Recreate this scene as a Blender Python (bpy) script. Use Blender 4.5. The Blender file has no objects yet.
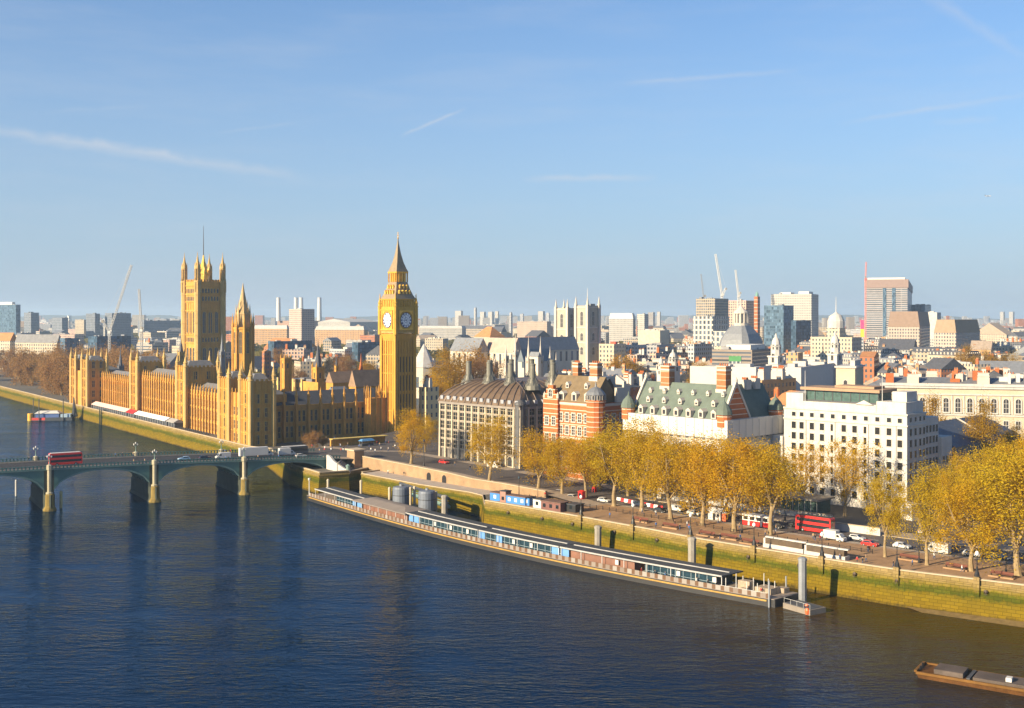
import bpy, math, random
from mathutils import Vector
# ------------------------------------------------------------------ camera, sky, sun, exposure
sc = bpy.context.scene
COL = sc.collection
R = random.Random(11)
F, H, YH = 1150.0, 58.5, 316.0          # focal length in pixels, eye height, horizon row
rad = math.radians
cam_d = bpy.data.cameras.new('camera'); cam = bpy.data.objects.new('camera', cam_d); COL.objects.link(cam)
cam.location = (0, 0, H); cam.rotation_euler = (rad(90), 0, 0)
cam_d.sensor_width = 36; cam_d.lens = F * 36 / 1024; cam_d.shift_y = -(354 - YH) / 1024
cam_d.clip_start = 1; cam_d.clip_end = 40000
sc.camera = cam
SUN_TRAVEL, SUN_EL = rad(35.5), rad(21)    # heading the light travels (from +X towards +Y), elevation
tv = Vector((math.cos(SUN_TRAVEL) * math.cos(SUN_EL), math.sin(SUN_TRAVEL) * math.cos(SUN_EL), -math.sin(SUN_EL)))
sun_d = bpy.data.lights.new('sun', 'SUN'); sun = bpy.data.objects.new('sun', sun_d); COL.objects.link(sun)
sun.rotation_euler = tv.to_track_quat('-Z', 'Y').to_euler(); sun.location = (-200, -100, 300)
sun_d.energy = 5.0; sun_d.angle = rad(0.55); sun_d.color = (1.0, 0.81, 0.53)
world = bpy.data.worlds.new('World'); sc.world = world; world.use_nodes = True
WN, WL = world.node_tree.nodes, world.node_tree.links
sky = WN.new('ShaderNodeTexSky'); sky.sky_type = 'NISHITA'; sky.sun_disc = False
sky.sun_elevation = SUN_EL; sky.sun_rotation = math.atan2(-tv.x, -tv.y)
sky.altitude = 0; sky.air_density = 1.0; sky.dust_density = 0.6; sky.ozone_density = 2.2
bg = WN['Background']; bg.inputs[1].default_value = 0.05
sc.view_settings.view_transform = 'Standard'; sc.view_settings.look = 'None'
sc.view_settings.exposure = 1.22; sc.view_settings.gamma = 1.0; sc.view_settings.use_curve_mapping = False
HAZE = 8.5e-5
sc.cycles.max_bounces = 6; sc.cycles.volume_bounces = 1; sc.cycles.transparent_max_bounces = 6
sc.cycles.diffuse_bounces = 3; sc.cycles.glossy_bounces = 3

def pdir(px, py): return Vector(((px - 512) / F, 1, (YH - py) / F)).normalized()
def wnode(t, **k):
    n = WN.new(t)
    for a, b in k.items(): setattr(n, a, b)
    return n
def wmath(op, a, b=None, c=None, clamp=False):
    n = WN.new('ShaderNodeMath'); n.operation = op; n.use_clamp = clamp
    for i, v in enumerate((a, b, c)):
        if v is None: continue
        if isinstance(v, (int, float)): n.inputs[i].default_value = v
        else: WL.new(v, n.inputs[i])
    return n.outputs[0]
tc = WN.new('ShaderNodeTexCoord')
def wdot(vec):
    n = WN.new('ShaderNodeVectorMath'); n.operation = 'DOT_PRODUCT'
    WL.new(tc.outputs['Generated'], n.inputs[0]); n.inputs[1].default_value = vec
    return n.outputs['Value']
nz = WN.new('ShaderNodeTexNoise'); nz.inputs['Scale'].default_value = 55; nz.inputs['Detail'].default_value = 6
WL.new(tc.outputs['Generated'], nz.inputs['Vector'])
total = None
# thin contrails and streaks high in the sky: (end, end, half width in radians, strength)
for p, q, hw, st in (((-60, 122), (310, 178), .0065, .6), ((398, 137), (468, 107), .002, .6), ((520, 179), (660, 177), .004, .55),
                     ((905, -18), (1035, 64), .006, .26), ((620, 84), (800, 70), .0028, .36), ((835, 124), (1040, 92), .003, .36),
                     ((215, 133), (300, 122), .002, .22), ((930, 122), (1000, 119), .004, .25), ((40, 112), (150, 106), .0025, .15)):
    a, b = pdir(*p), pdir(*q); n = a.cross(b).normalized(); t = (b - a); L = t.length; t = t.normalized(); m = (a + b) / 2
    dist = wmath('ABSOLUTE', wdot(n))
    wob = wmath('MULTIPLY_ADD', nz.outputs['Fac'], hw * 1.6, -hw * .8)
    dist = wmath('ABSOLUTE', wmath('ADD', wdot(n), wob))
    across = wmath('SUBTRACT', 1.0, wmath('DIVIDE', dist, hw), clamp=True)
    along = wmath('ABSOLUTE', wmath('SUBTRACT', wdot(t), m.dot(t)))
    along = wmath('SUBTRACT', 1.0, wmath('POWER', wmath('DIVIDE', along, L * .5), 3.0), clamp=True)
    front = wmath('GREATER_THAN', wdot(m.normalized()), 0.5)
    k = wmath('MULTIPLY', wmath('MULTIPLY', across, along), wmath('MULTIPLY', front, st))
    total = k if total is None else wmath('ADD', total, k)
mp = WN.new('ShaderNodeMapping'); mp.inputs['Scale'].default_value = (2.2, 1.0, 13.0); mp.inputs['Rotation'].default_value = (0, rad(-6), 0)
WL.new(tc.outputs['Generated'], mp.inputs['Vector'])
ci = WN.new('ShaderNodeTexNoise'); ci.inputs['Scale'].default_value = 2.6; ci.inputs['Detail'].default_value = 7; ci.inputs['Roughness'].default_value = .6
WL.new(mp.outputs[0], ci.inputs['Vector'])
cirrus = wmath('MULTIPLY', wmath('POWER', wmath('SUBTRACT', ci.outputs['Fac'], .42, clamp=True), 1.3), .8)
total = wmath('ADD', wmath('MULTIPLY', total, wmath('MULTIPLY_ADD', nz.outputs['Fac'], 1.2, .1)), cirrus)
total = wmath('MINIMUM', total, .8)
mx = WN.new('ShaderNodeMix'); mx.data_type = 'RGBA'; mx.inputs[7].default_value = (5.7, 6.0, 6.5, 1)
WL.new(total, mx.inputs[0])
tint = WN.new('ShaderNodeMix'); tint.data_type = 'RGBA'; tint.blend_type = 'MULTIPLY'; tint.inputs[0].default_value = 1; tint.inputs[7].default_value = (.78, 1.13, 1.46, 1)
WL.new(sky.outputs[0], tint.inputs[6])
sep = WN.new('ShaderNodeSeparateXYZ'); WL.new(tc.outputs['Generated'], sep.inputs[0])
low = wmath('POWER', wmath('SUBTRACT', 1.0, wmath('DIVIDE', wmath('MAXIMUM', sep.outputs[2], 0.0), .42), clamp=True), 1.5)
pale = WN.new('ShaderNodeMix'); pale.data_type = 'RGBA'; pale.inputs[7].default_value = (3.9, 4.75, 6.0, 1)
WL.new(wmath('MULTIPLY', low, .88), pale.inputs[0]); WL.new(tint.outputs[2], pale.inputs[6]); WL.new(pale.outputs[2], mx.inputs[6]); WL.new(mx.outputs[2], bg.inputs[0])

# ------------------------------------------------------------------ helpers
def gp(px, py, z=0.0):
    d = F * (H - z) / (py - YH); return ((px - 512) * d / F, d)
def at(px, d): return ((px - 512) * d / F, d)
def zy(py, d): return H - (py - YH) * d / F
def sx(x, y): return 512 + F * x / y

class MB:
    """collects faces; build() links them as one mesh object"""
    def __init__(s): s.v = []; s.f = []; s.m = []
    def face(s, pts, mi=0):
        i = len(s.v); s.v += [tuple(p) for p in pts]; s.f.append(tuple(range(i, i + len(pts)))); s.m.append(mi)
    def ring(s, polys, mi=0, cap0=True, cap1=True):
        """loft through rings of equal length"""
        n = len(polys[0]); base = len(s.v)
        for p in polys: s.v += [tuple(q) for q in p]
        for k in range(len(polys) - 1):
            for i in range(n):
                j = (i + 1) % n; a = base + k * n
                s.f.append((a + i, a + j, a + n + j, a + n + i)); s.m.append(mi)
        if cap0: s.f.append(tuple(base + i for i in reversed(range(n)))); s.m.append(mi)
        if cap1: s.f.append(tuple(base + (len(polys) - 1) * n + i for i in range(n))); s.m.append(mi)
        return s
    def box(s, x0, x1, y0, y1, z0, z1, mi=0):
        a = [(x0, y0), (x1, y0), (x1, y1), (x0, y1)]
        return s.ring([[(x, y, z0) for x, y in a], [(x, y, z1) for x, y in a]], mi)
    def frus(s, x0, x1, y0, y1, z0, z1, ix, iy=None, mi=0):
        iy = ix if iy is None else iy
        a = [(x0, y0), (x1, y0), (x1, y1), (x0, y1)]; b = [(x0 + ix, y0 + iy), (x1 - ix, y0 + iy), (x1 - ix, y1 - iy), (x0 + ix, y1 - iy)]
        return s.ring([[(x, y, z0) for x, y in a], [(x, y, z1) for x, y in b]], mi)
    def prism(s, poly, z0, z1, mi=0):
        return s.ring([[(x, y, z0) for x, y in poly], [(x, y, z1) for x, y in poly]], mi)
    def lathe(s, prof, cx=0, cy=0, n=10, mi=0, rot=0.0):
        rs = []
        for r, z in prof:
            r = max(r, .004); rs.append([(cx + r * math.cos(rot + 2 * math.pi * i / n), cy + r * math.sin(rot + 2 * math.pi * i / n), z) for i in range(n)])
        return s.ring(rs, mi)
    def tube(s, pts, radii, n=6, mi=0):
        rs = []; up0 = None
        for i, p in enumerate(pts):
            p = Vector(p); a = Vector(pts[max(i - 1, 0)]); b = Vector(pts[min(i + 1, len(pts) - 1)]); t = (b - a).normalized()
            up = Vector((0, 0, 1)) if abs(t.z) < .9 else Vector((1, 0, 0))
            if up0 is not None: up = up0
            e = t.cross(up).normalized(); up0 = e.cross(t).normalized(); r = radii[i] if isinstance(radii, (list, tuple)) else radii
            rs.append([p + (e * math.cos(2 * math.pi * k / n) + up0 * math.sin(2 * math.pi * k / n)) * r for k in range(n)])
        return s.ring(rs, mi)
    def bar(s, p, q, w, mi=0): return s.tube([p, q], w * .6, 4, mi)
    def gable(s, x0, x1, y0, y1, z0, z1, axis='y', hip=0.0, mi=0, ends=True):
        if axis == 'y':
            xm = (x0 + x1) / 2; a, b = (xm, y0 + hip, z1), (xm, y1 - hip, z1)
            s.face([(x0, y1, z0), (x0, y0, z0), a, b], mi); s.face([(x1, y0, z0), (x1, y1, z0), b, a], mi)
            if ends: s.face([(x0, y0, z0), (x1, y0, z0), a], mi); s.face([(x1, y1, z0), (x0, y1, z0), b], mi)
        else:
            ym = (y0 + y1) / 2; a, b = (x0 + hip, ym, z1), (x1 - hip, ym, z1)
            s.face([(x0, y0, z0), (x1, y0, z0), b, a], mi); s.face([(x1, y1, z0), (x0, y1, z0), a, b], mi)
            if ends: s.face([(x0, y1, z0), (x0, y0, z0), a], mi); s.face([(x1, y0, z0), (x1, y1, z0), b], mi)
        return s
    def mesh(s, name, mats):
        me = bpy.data.meshes.new(name); me.from_pydata(s.v, [], s.f)
        for m in (mats if isinstance(mats, (list, tuple)) else [mats]): me.materials.append(m)
        uv = me.uv_layers.new(name='UVMap'); d = uv.data
        for p, mi in zip(me.polygons, s.m):
            p.material_index = mi; n = p.normal
            if abs(n.z) > .75:
                for li in p.loop_indices: c = s.v[me.loops[li].vertex_index]; d[li].uv = (c[0], c[1])
            else:
                t = Vector((-n.y, n.x, 0)).normalized()
                for li in p.loop_indices: c = s.v[me.loops[li].vertex_index]; d[li].uv = (c[0] * t.x + c[1] * t.y, c[2])
        return me
    def build(s, name, mats, parent=None, loc=None, rotz=0, smooth=False):
        me = s.mesh(name, mats)
        if smooth:
            for p in me.polygons: p.use_smooth = True
        return link(name, me, parent, loc, rotz)
def link(name, me, parent=None, loc=None, rotz=0.0):
    o = bpy.data.objects.new(name, me); COL.objects.link(o)
    if parent is not None: o.parent = parent
    if loc is not None: o.location = loc
    o.rotation_euler = (0, 0, rotz); return o
def tag(o, label, cat, group=None, kind=None):
    if label: o['label'] = label
    if cat: o['category'] = cat
    if group: o['group'] = group
    if kind: o['kind'] = kind
    return o
def thing(name, label, cat, loc=(0, 0, 0), rotz=0.0, group=None):
    if len(loc) == 2: loc = (*loc, 0)
    o = bpy.data.objects.new(name, None); COL.objects.link(o); o.location = loc; o.rotation_euler = (0, 0, rotz)
    o.empty_display_size = 1
    return tag(o, label, cat, group)
def dup(root, loc, rotz=None, label=None, group=None, scale=None):
    def cp(o, par):
        c = o.copy(); COL.objects.link(c)
        if par: c.parent = par
        for ch in o.children: cp(ch, c)
        return c
    c = cp(root, None); c.location = loc if len(loc) == 3 else (*loc, 0)
    if rotz is not None: c.rotation_euler = (0, 0, rotz)
    if label: c['label'] = label
    if group: c['group'] = group
    if scale: c.scale = (scale,) * 3
    return c
def setmat(o, m, i=0):
    o.material_slots[i].link = 'OBJECT'; o.material_slots[i].material = m

# ------------------------------------------------------------------ materials
MATS = {}
def nodes(name):
    m = bpy.data.materials.new(name); m.use_nodes = True
    return m, m.node_tree.nodes, m.node_tree.links, m.node_tree.nodes['Principled BSDF']
def mmix(N, L, fac, a, b, blend='MIX'):
    n = N.new('ShaderNodeMix'); n.data_type = 'RGBA'; n.blend_type = blend
    for i, v in ((0, fac), (6, a), (7, b)):
        if isinstance(v, (int, float)): n.inputs[i].default_value = v
        elif isinstance(v, tuple): n.inputs[i].default_value = (*v[:3], 1)
        else: L.new(v, n.inputs[i])
    return n.outputs[2]
def mm(N, L, op, a, b=None, c=None, clamp=False):
    n = N.new('ShaderNodeMath'); n.operation = op; n.use_clamp = clamp
    for i, v in enumerate((a, b, c)):
        if v is None: continue
        if isinstance(v, (int, float)): n.inputs[i].default_value = v
        else: L.new(v, n.inputs[i])
    return n.outputs[0]
def noise(N, L, vec, scale, detail=4, rough=.55):
    n = N.new('ShaderNodeTexNoise'); n.inputs['Scale'].default_value = scale; n.inputs['Detail'].default_value = detail; n.inputs['Roughness'].default_value = rough
    L.new(vec, n.inputs['Vector']); return n.outputs['Fac']
def plain(name, col, rough=.75, metal=0.0, var=.25, scale=.35, rnd=0.0, streak=0.0):
    """one base colour with weathering mottle; rnd = tone change from object to object"""
    if name in MATS: return MATS[name]
    m, N, L, P = nodes(name)
    t = N.new('ShaderNodeTexCoord'); v = t.outputs['Object']
    f = noise(N, L, v, scale, 5); g = noise(N, L, v, scale * 9, 3)
    f = mm(N, L, 'MULTIPLY_ADD', f, .65, mm(N, L, 'MULTIPLY', g, .35))
    f = mm(N, L, 'MULTIPLY_ADD', mm(N, L, 'SUBTRACT', f, .5), 2.4, .5, True)
    c = mmix(N, L, f, tuple(x * (1 - var) for x in col), tuple(min(x * (1 + var * .8), .95) for x in col))
    if streak:
        q = N.new('ShaderNodeMapping'); q.inputs['Scale'].default_value = (1.1, 1.1, .09); L.new(v, q.inputs[0]); sk = noise(N, L, q.outputs[0], 1.0, 5, .65)
        c = mmix(N, L, mm(N, L, 'MULTIPLY', mm(N, L, 'SUBTRACT', sk, .48, clamp=True), 5 * streak, clamp=True), c, tuple(x * .45 + .02 for x in col))
    if rnd:
        oi = N.new('ShaderNodeObjectInfo'); k = mm(N, L, 'MULTIPLY_ADD', oi.outputs['Random'], 2 * rnd, 1 - rnd)
        cc = N.new('ShaderNodeCombineColor'); [L.new(k, cc.inputs[i]) for i in range(3)]
        c = mmix(N, L, 1.0, c, cc.outputs[0], 'MULTIPLY')
    if rough > .62: P.inputs['Specular IOR Level'].default_value = .12
    L.new(c, P.inputs['Base Color']); P.inputs['Roughness'].default_value = rough; P.inputs['Metallic'].default_value = metal
    MATS[name] = m; return m
def glass(name, col=(.02, .03, .04), rough=.12):
    if name in MATS: return MATS[name]
    m, N, L, P = nodes(name)
    t = N.new('ShaderNodeTexCoord'); f = noise(N, L, t.outputs['Object'], .9, 2)
    c = mmix(N, L, f, tuple(x * .5 for x in col), tuple(x * 1.7 for x in col))
    L.new(c, P.inputs['Base Color']); P.inputs['Roughness'].default_value = rough; P.inputs['Specular IOR Level'].default_value = .6
    MATS[name] = m; return m
def windowed(name, col, sx_=3.0, sz=3.4, fw=.45, fh=.5, win=(.03, .04, .055), band=None, var=.2, off=0.0, rnd=.12, frame=None):
    """masonry whose sheet carries a regular grid of dark glazed openings (far buildings)"""
    if name in MATS: return MATS[name]
    m, N, L, P = nodes(name)
    t = N.new('ShaderNodeTexCoord'); ge = N.new('ShaderNodeNewGeometry')
    sp = N.new('ShaderNodeSeparateXYZ'); L.new(t.outputs['UV'], sp.inputs[0])
    sn = N.new('ShaderNodeSeparateXYZ'); L.new(ge.outputs['Normal'], sn.inputs[0])
    def cell(o, step, fr):
        q = mm(N, L, 'FRACT', mm(N, L, 'DIVIDE', mm(N, L, 'ADD', o, 1000.0 + off), step))
        return mm(N, L, 'LESS_THAN', mm(N, L, 'ABSOLUTE', mm(N, L, 'SUBTRACT', q, .5)), fr / 2), q
    cu, qu = cell(sp.outputs[0], sx_, fw); cv, qv = cell(sp.outputs[1], sz, fh)
    w = mm(N, L, 'MULTIPLY', cu, cv)
    w = mm(N, L, 'MULTIPLY', w, mm(N, L, 'LESS_THAN', mm(N, L, 'ABSOLUTE', sn.outputs[2]), .3))
    iu = mm(N, L, 'FLOOR', mm(N, L, 'DIVIDE', mm(N, L, 'ADD', sp.outputs[0], 1000.0 + off), sx_)); iv = mm(N, L, 'FLOOR', mm(N, L, 'DIVIDE', mm(N, L, 'ADD', sp.outputs[1], 1000.0 + off), sz))
    cb = N.new('ShaderNodeCombineXYZ'); L.new(iu, cb.inputs[0]); L.new(iv, cb.inputs[1])
    wn = N.new('ShaderNodeTexWhiteNoise'); L.new(cb.outputs[0], wn.inputs[0])
    f = noise(N, L, t.outputs['Object'], .12, 5)
    base = mmix(N, L, f, tuple(x * (1 - var) for x in col), tuple(min(.9, x * (1 + var)) for x in col))
    if band:
        bq = mm(N, L, 'LESS_THAN', qv, band[1]); base = mmix(N, L, bq, base, band[0])
    if rnd:
        oi = N.new('ShaderNodeObjectInfo'); k = mm(N, L, 'MULTIPLY_ADD', oi.outputs['Random'], 2 * rnd, 1 - rnd)
        cc = N.new('ShaderNodeCombineColor'); [L.new(k, cc.inputs[i]) for i in range(3)]
        base = mmix(N, L, 1.0, base, cc.outputs[0], 'MULTIPLY')
    wc = mmix(N, L, wn.outputs['Value'], win, tuple(min(.6, x * 3.2 + .02) for x in win))
    L.new(mmix(N, L, w, base, wc), P.inputs['Base Color'])
    L.new(mm(N, L, 'MULTIPLY_ADD', w, -.6, .8), P.inputs['Roughness'])
    L.new(mm(N, L, 'MULTIPLY_ADD', w, .4, .1), P.inputs['Specular IOR Level'])
    bp = N.new('ShaderNodeBump'); bp.inputs['Distance'].default_value = .25; bp.inputs['Strength'].default_value = .8
    L.new(mm(N, L, 'SUBTRACT', 1.0, w), bp.inputs['Height']); L.new(bp.outputs[0], P.inputs['Normal'])
    MATS[name] = m; return m
STONE = plain('honey_limestone', (.50, .262, .06), .85, var=.3, scale=.12, streak=.5)
STONE2 = plain('pale_honey_limestone', (.48, .32, .12), .85, streak=.5, var=.22, scale=.2)
WINDK = glass('dark_leaded_glass', (.035, .035, .04), .25)
GLASS = glass('window_glass', (.03, .045, .06), .1)
IRON = plain('cast_iron_roof', (.17, .165, .165), .6, .1, var=.3, scale=.5)
SLATE = plain('slate_roof', (.10, .105, .125), .7, var=.35, scale=.6, rnd=.25)
LEAD = plain('lead_roof', (.165, .175, .195), .55, .1, var=.25, scale=.5, rnd=.15)
GILT = plain('gilded_iron', (.75, .45, .07), .4, .3, var=.2)
WHITE = plain('white_paint', (.5, .495, .48), .6, var=.08)
PORTLAND = plain('portland_stone', (.47, .455, .43), .8, streak=.25, var=.16, scale=.25)
BRICK = plain('red_brick', (.36, .115, .045), .85, var=.25)
ASPHALT = plain('asphalt', (.095, .083, .078), .85, var=.35, scale=.12)
BLACK = plain('black_paint', (.012, .012, .014), .5, var=.3)
DARK = plain('dark_grey_paint', (.05, .055, .065), .5, var=.3)
RED = plain('red_paint', (.52, .018, .016), .35, var=.12)
TYRE = plain('tyre_rubber', (.015, .015, .015), .9)
STEEL = plain('grey_steel', (.25, .265, .29), .5, .3, var=.2)
BLUE = plain('blue_paint', (.05, .19, .5), .45, var=.15)
CONC = plain('concrete', (.26, .24, .21), .85, var=.25, scale=.5)
BRONZE = plain('dark_bronze', (.10, .07, .045), .5, .4, var=.35, scale=.6)
# ------------------------------------------------------------------ the setting: water, ground, walls, roads
def struct(o): o['kind'] = 'structure'; return o
WZ = -7.2
W = [(900, -290), (420, 40), (260, 146), (170, 205), (109.4, 246), (88.7, 260), (77, 270), (61.8, 284), (48.6, 297), (36.8, 311), (16.8, 333), (-8.4, 359)]   # embankment parapet line
QUAY = [(-9.5, 376), (-14, 383), (-32.4, 401), (-56, 428.5)]
RECESS = [(-48, 438), (-54, 444), (-61, 430)]
ABUT = [(-61, 430), (-71, 424.5)]
AP = rad(35); UP = Vector((-math.sin(AP), math.cos(AP))); VP = Vector((math.cos(AP), math.sin(AP))); P0 = Vector((-116, 510))
def pal(x, y): p = P0 + VP * x + UP * y; return (p.x, p.y)
TERR = [(-86, 448), pal(3, -14), pal(-1.5, -2), pal(-1.5, 312)]
GARD = [pal(-1.5, 312), (-421, 945), (-560, 1150), (-800, 1420), (-1500, 1900), (-3200, 2500), (-8800, 2900)]
shore = W + QUAY + RECESS + ABUT[1:] + TERR + GARD[1:]
m, N, L, P = nodes('river_water')
t = N.new('ShaderNodeTexCoord')
def mapped(scale, rz):
    q = N.new('ShaderNodeMapping'); q.inputs['Scale'].default_value = scale; q.inputs['Rotation'].default_value = (0, 0, rz); L.new(t.outputs['Object'], q.inputs[0]); return q.outputs[0]
n1 = noise(N, L, mapped((.16, .5, 1), .25), 1.0, 3, .6); n2 = noise(N, L, mapped((.5, 1.1, 1), -.3), 1.0, 2, .5); n3 = noise(N, L, mapped((.022, .05, 1), .15), 1.0, 4, .6)
hh = mm(N, L, 'MULTIPLY_ADD', n2, .55, n1)
amp = mm(N, L, 'MULTIPLY_ADD', mm(N, L, 'SUBTRACT', n3, .3, clamp=True), 2.6, .2)
bp = N.new('ShaderNodeBump'); bp.inputs['Strength'].default_value = 1.0; bp.inputs['Distance'].default_value = .42
L.new(mm(N, L, 'MULTIPLY', hh, amp), bp.inputs['Height']); L.new(bp.outputs[0], P.inputs['Normal'])
refl_dot = N.new('ShaderNodeVectorMath'); refl_dot.operation = 'DOT_PRODUCT'; L.new(t.outputs['Object'], refl_dot.inputs[0]); refl_dot.inputs[1].default_value = (.66, .75, 0)
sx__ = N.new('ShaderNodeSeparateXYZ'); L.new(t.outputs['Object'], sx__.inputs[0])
k1 = mm(N, L, 'DIVIDE', mm(N, L, 'SUBTRACT', mm(N, L, 'ADD', refl_dot.outputs['Value'], mm(N, L, 'MULTIPLY_ADD', n3, 50, -25)), 165), 80, clamp=True); k2 = mm(N, L, 'DIVIDE', mm(N, L, 'ADD', sx__.outputs[0], 25), 85, clamp=True)
REFL_TINT = mm(N, L, 'MULTIPLY', k1, k2)  # golden reflection of wall and trees painted into the inshore base colour
L.new(mmix(N, L, REFL_TINT, mmix(N, L, n3, (.0002, .008, .026), (.0004, .010, .030)), (.060, .034, .003)), P.inputs['Base Color'])
P.inputs['Roughness'].default_value = .09; P.inputs['IOR'].default_value = 1.12; P.inputs['Specular IOR Level'].default_value = .28; P.inputs['Specular Tint'].default_value = (.25, .5, 1, 1)
fr_ = N.new('ShaderNodeFresnel'); fr_.inputs[0].default_value = 1.23; L.new(bp.outputs[0], fr_.inputs['Normal'])
gl_ = N.new('ShaderNodeBsdfGlossy'); gl_.inputs['Color'].default_value = (.44, .6, .8, 1); gl_.inputs['Roughness'].default_value = .08; L.new(bp.outputs[0], gl_.inputs['Normal'])
P.inputs['Specular IOR Level'].default_value = 0; ws = N.new('ShaderNodeMixShader'); L.new(fr_.outputs[0], ws.inputs[0]); L.new(P.outputs[0], ws.inputs[1]); L.new(gl_.outputs[0], ws.inputs[2]); L.new(ws.outputs[0], N['Material Output'].inputs[0])
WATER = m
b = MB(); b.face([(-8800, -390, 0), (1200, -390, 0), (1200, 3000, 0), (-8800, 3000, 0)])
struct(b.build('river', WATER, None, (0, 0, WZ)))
m, N, L, P = nodes('city_ground')
t = N.new('ShaderNodeTexCoord'); f = noise(N, L, t.outputs['Object'], .006, 6, .65); g = noise(N, L, t.outputs['Object'], .08, 4)
c = mmix(N, L, f, (.05, .05, .035), (.16, .13, .10)); c = mmix(N, L, mm(N, L, 'MULTIPLY', g, .5), c, (.07, .07, .075))
L.new(c, P.inputs['Base Color']); P.inputs['Roughness'].default_value = .9
GROUND = m
b = MB(); b.face([(x, y, 0) for x, y in [(8800, -290), (8800, 13500), (-8800, 13500)] + list(reversed(shore))])
struct(b.build('ground', GROUND))
# embankment walls: battered granite face, string course, coping
m, N, L, P = nodes('embankment_granite')
t = N.new('ShaderNodeTexCoord'); sp = N.new('ShaderNodeSeparateXYZ'); L.new(t.outputs['Object'], sp.inputs[0])
q = N.new('ShaderNodeMapping'); q.inputs['Scale'].default_value = (.12, .12, .5); L.new(t.outputs['Object'], q.inputs[0])
f = noise(N, L, q.outputs[0], 1.0, 6, .65); f2 = noise(N, L, t.outputs['Object'], 1.6, 4)
z = mm(N, L, 'ADD', sp.outputs[2], mm(N, L, 'MULTIPLY_ADD', f, 2.6, -1.3)); z = mm(N, L, 'ADD', z, mm(N, L, 'MULTIPLY_ADD', f2, 1.8, -.9))
cr = N.new('ShaderNodeValToRGB'); L.new(mm(N, L, 'DIVIDE', mm(N, L, 'ADD', z, 7.2), 9.0), cr.inputs[0])
el = cr.color_ramp.elements; el[0].position = 0; el[0].color = (.06, .042, .008, 1); el[1].position = 1; el[1].color = (.31, .225, .11, 1)
for p_, c_ in ((.10, (.19, .125, .003)), (.40, (.165, .118, .003)), (.50, (.055, .072, .002)), (.60, (.09, .092, .003)), (.66, (.2, .15, .02)), (.80, (.29, .21, .085))):
    e = el.new(p_); e.color = (*c_, 1)
bk = N.new('ShaderNodeTexBrick'); bk.inputs['Scale'].default_value = 1; bk.inputs['Brick Width'].default_value = 1.8; bk.inputs['Row Height'].default_value = .75; bk.inputs['Mortar Size'].default_value = .05
bk.inputs['Color1'].default_value = (1, 1, 1, 1); bk.inputs['Color2'].default_value = (.74, .74, .74, 1); bk.inputs['Mortar'].default_value = (.45, .45, .45, 1)
L.new(t.outputs['UV'], bk.inputs['Vector'])
L.new(mmix(N, L, 1.0, mmix(N, L, mm(N, L, 'MULTIPLY', f2, .35), cr.outputs[0], (.08, .06, .02)), bk.outputs[0], 'MULTIPLY'), P.inputs['Base Color']); P.inputs['Roughness'].default_value = .8; P.inputs['Specular IOR Level'].default_value = .08
GRANITE = m
COPE = plain('granite_coping', (.42, .34, .24), .8, var=.18, scale=.3)
def offs(poly, d):
    """offset a polyline to its left-hand side when walked in order (inland for the shore lists walked upstream)"""
    out = []
    for i, p in enumerate(poly):
        a = Vector(poly[max(i - 1, 0)]); c = Vector(poly[min(i + 1, len(poly) - 1)]); t = (c - a).normalized(); n = Vector((t.y, -t.x)); out.append((p[0] + n.x * d, p[1] + n.y * d))
    return out
def wall_run(name, label, poly, ztop, parapet=True, foot=.9, group='river walls'):
    r = thing(name, label, 'wall', (0, 0, 0)); r['group'] = group
    fr, tp, bk_, ft = offs(poly, -.1), offs(poly, 0), offs(poly, .55), offs(poly, -foot)
    b = MB()
    for i in range(len(poly) - 1):
        def pt(l, k, z): return (l[k][0], l[k][1], z)
        j = i + 1
        b.face([pt(ft, i, WZ - .8), pt(fr, i, -.3), pt(fr, j, -.3), pt(ft, j, WZ - .8)][::-1])
        b.face([pt(fr, i, -.3), pt(tp, i, -.3), pt(tp, j, -.3), pt(fr, j, -.3)][::-1])
        b.face([pt(tp, i, -.3), pt(tp, i, ztop), pt(tp, j, ztop), pt(tp, j, -.3)][::-1])
        b.face([pt(tp, i, ztop), pt(bk_, i, ztop), pt(bk_, j, ztop), pt(tp, j, ztop)][::-1])
        b.face([pt(bk_, i, ztop), pt(bk_, i, -.4), pt(bk_, j, -.4), pt(bk_, j, ztop)][::-1])
    b.build('wall_face', GRANITE, r)
    co, ci_ = offs(poly, -.22), offs(poly, .72); c = MB()
    for i in range(len(poly) - 1):
        j = i + 1; q4 = [co[i], co[j], ci_[j], ci_[i]]
        c.ring([[(x, y, ztop + .004) for x, y in q4], [(x, y, ztop + .28) for x, y in q4]])
    c.build('coping', COPE, r)
    s_, so = offs(poly, -.45), offs(poly, .05); c = MB()
    for i in range(len(poly) - 1):
        j = i + 1; q4 = [s_[i], s_[j], so[j], so[i]]
        c.ring([[(x, y, -.75) for x, y in q4], [(x, y, -.32) for x, y in q4]])
    c.build('string_course', GRANITE, r)
    return r
wall_run('embankment_wall', 'long algae stained granite river wall beneath the tree lined promenade', W, .85)
wall_run('quay_wall', 'low green stained wall along the lower quay behind two grey tanks', [W[-1]] + QUAY, -.28)
wall_run('landing_wall', 'dark recessed landing wall beside the tall stone plinth', [QUAY[-1]] + RECESS, .2)
wall_run('abutment_wall', 'short golden green river wall between the bridge and the dark landing', ABUT + [TERR[0]], .6)
wall_run('terrace_wall', 'golden wall rising from the river below the palace terrace', TERR, .9)
wall_run('garden_wall', 'low pale river wall in front of the brown garden trees', GARD, .9)
b = MB(); fs = offs(W[4:7], -.6); f2_ = offs(W[4:7], -5.5)
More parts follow.
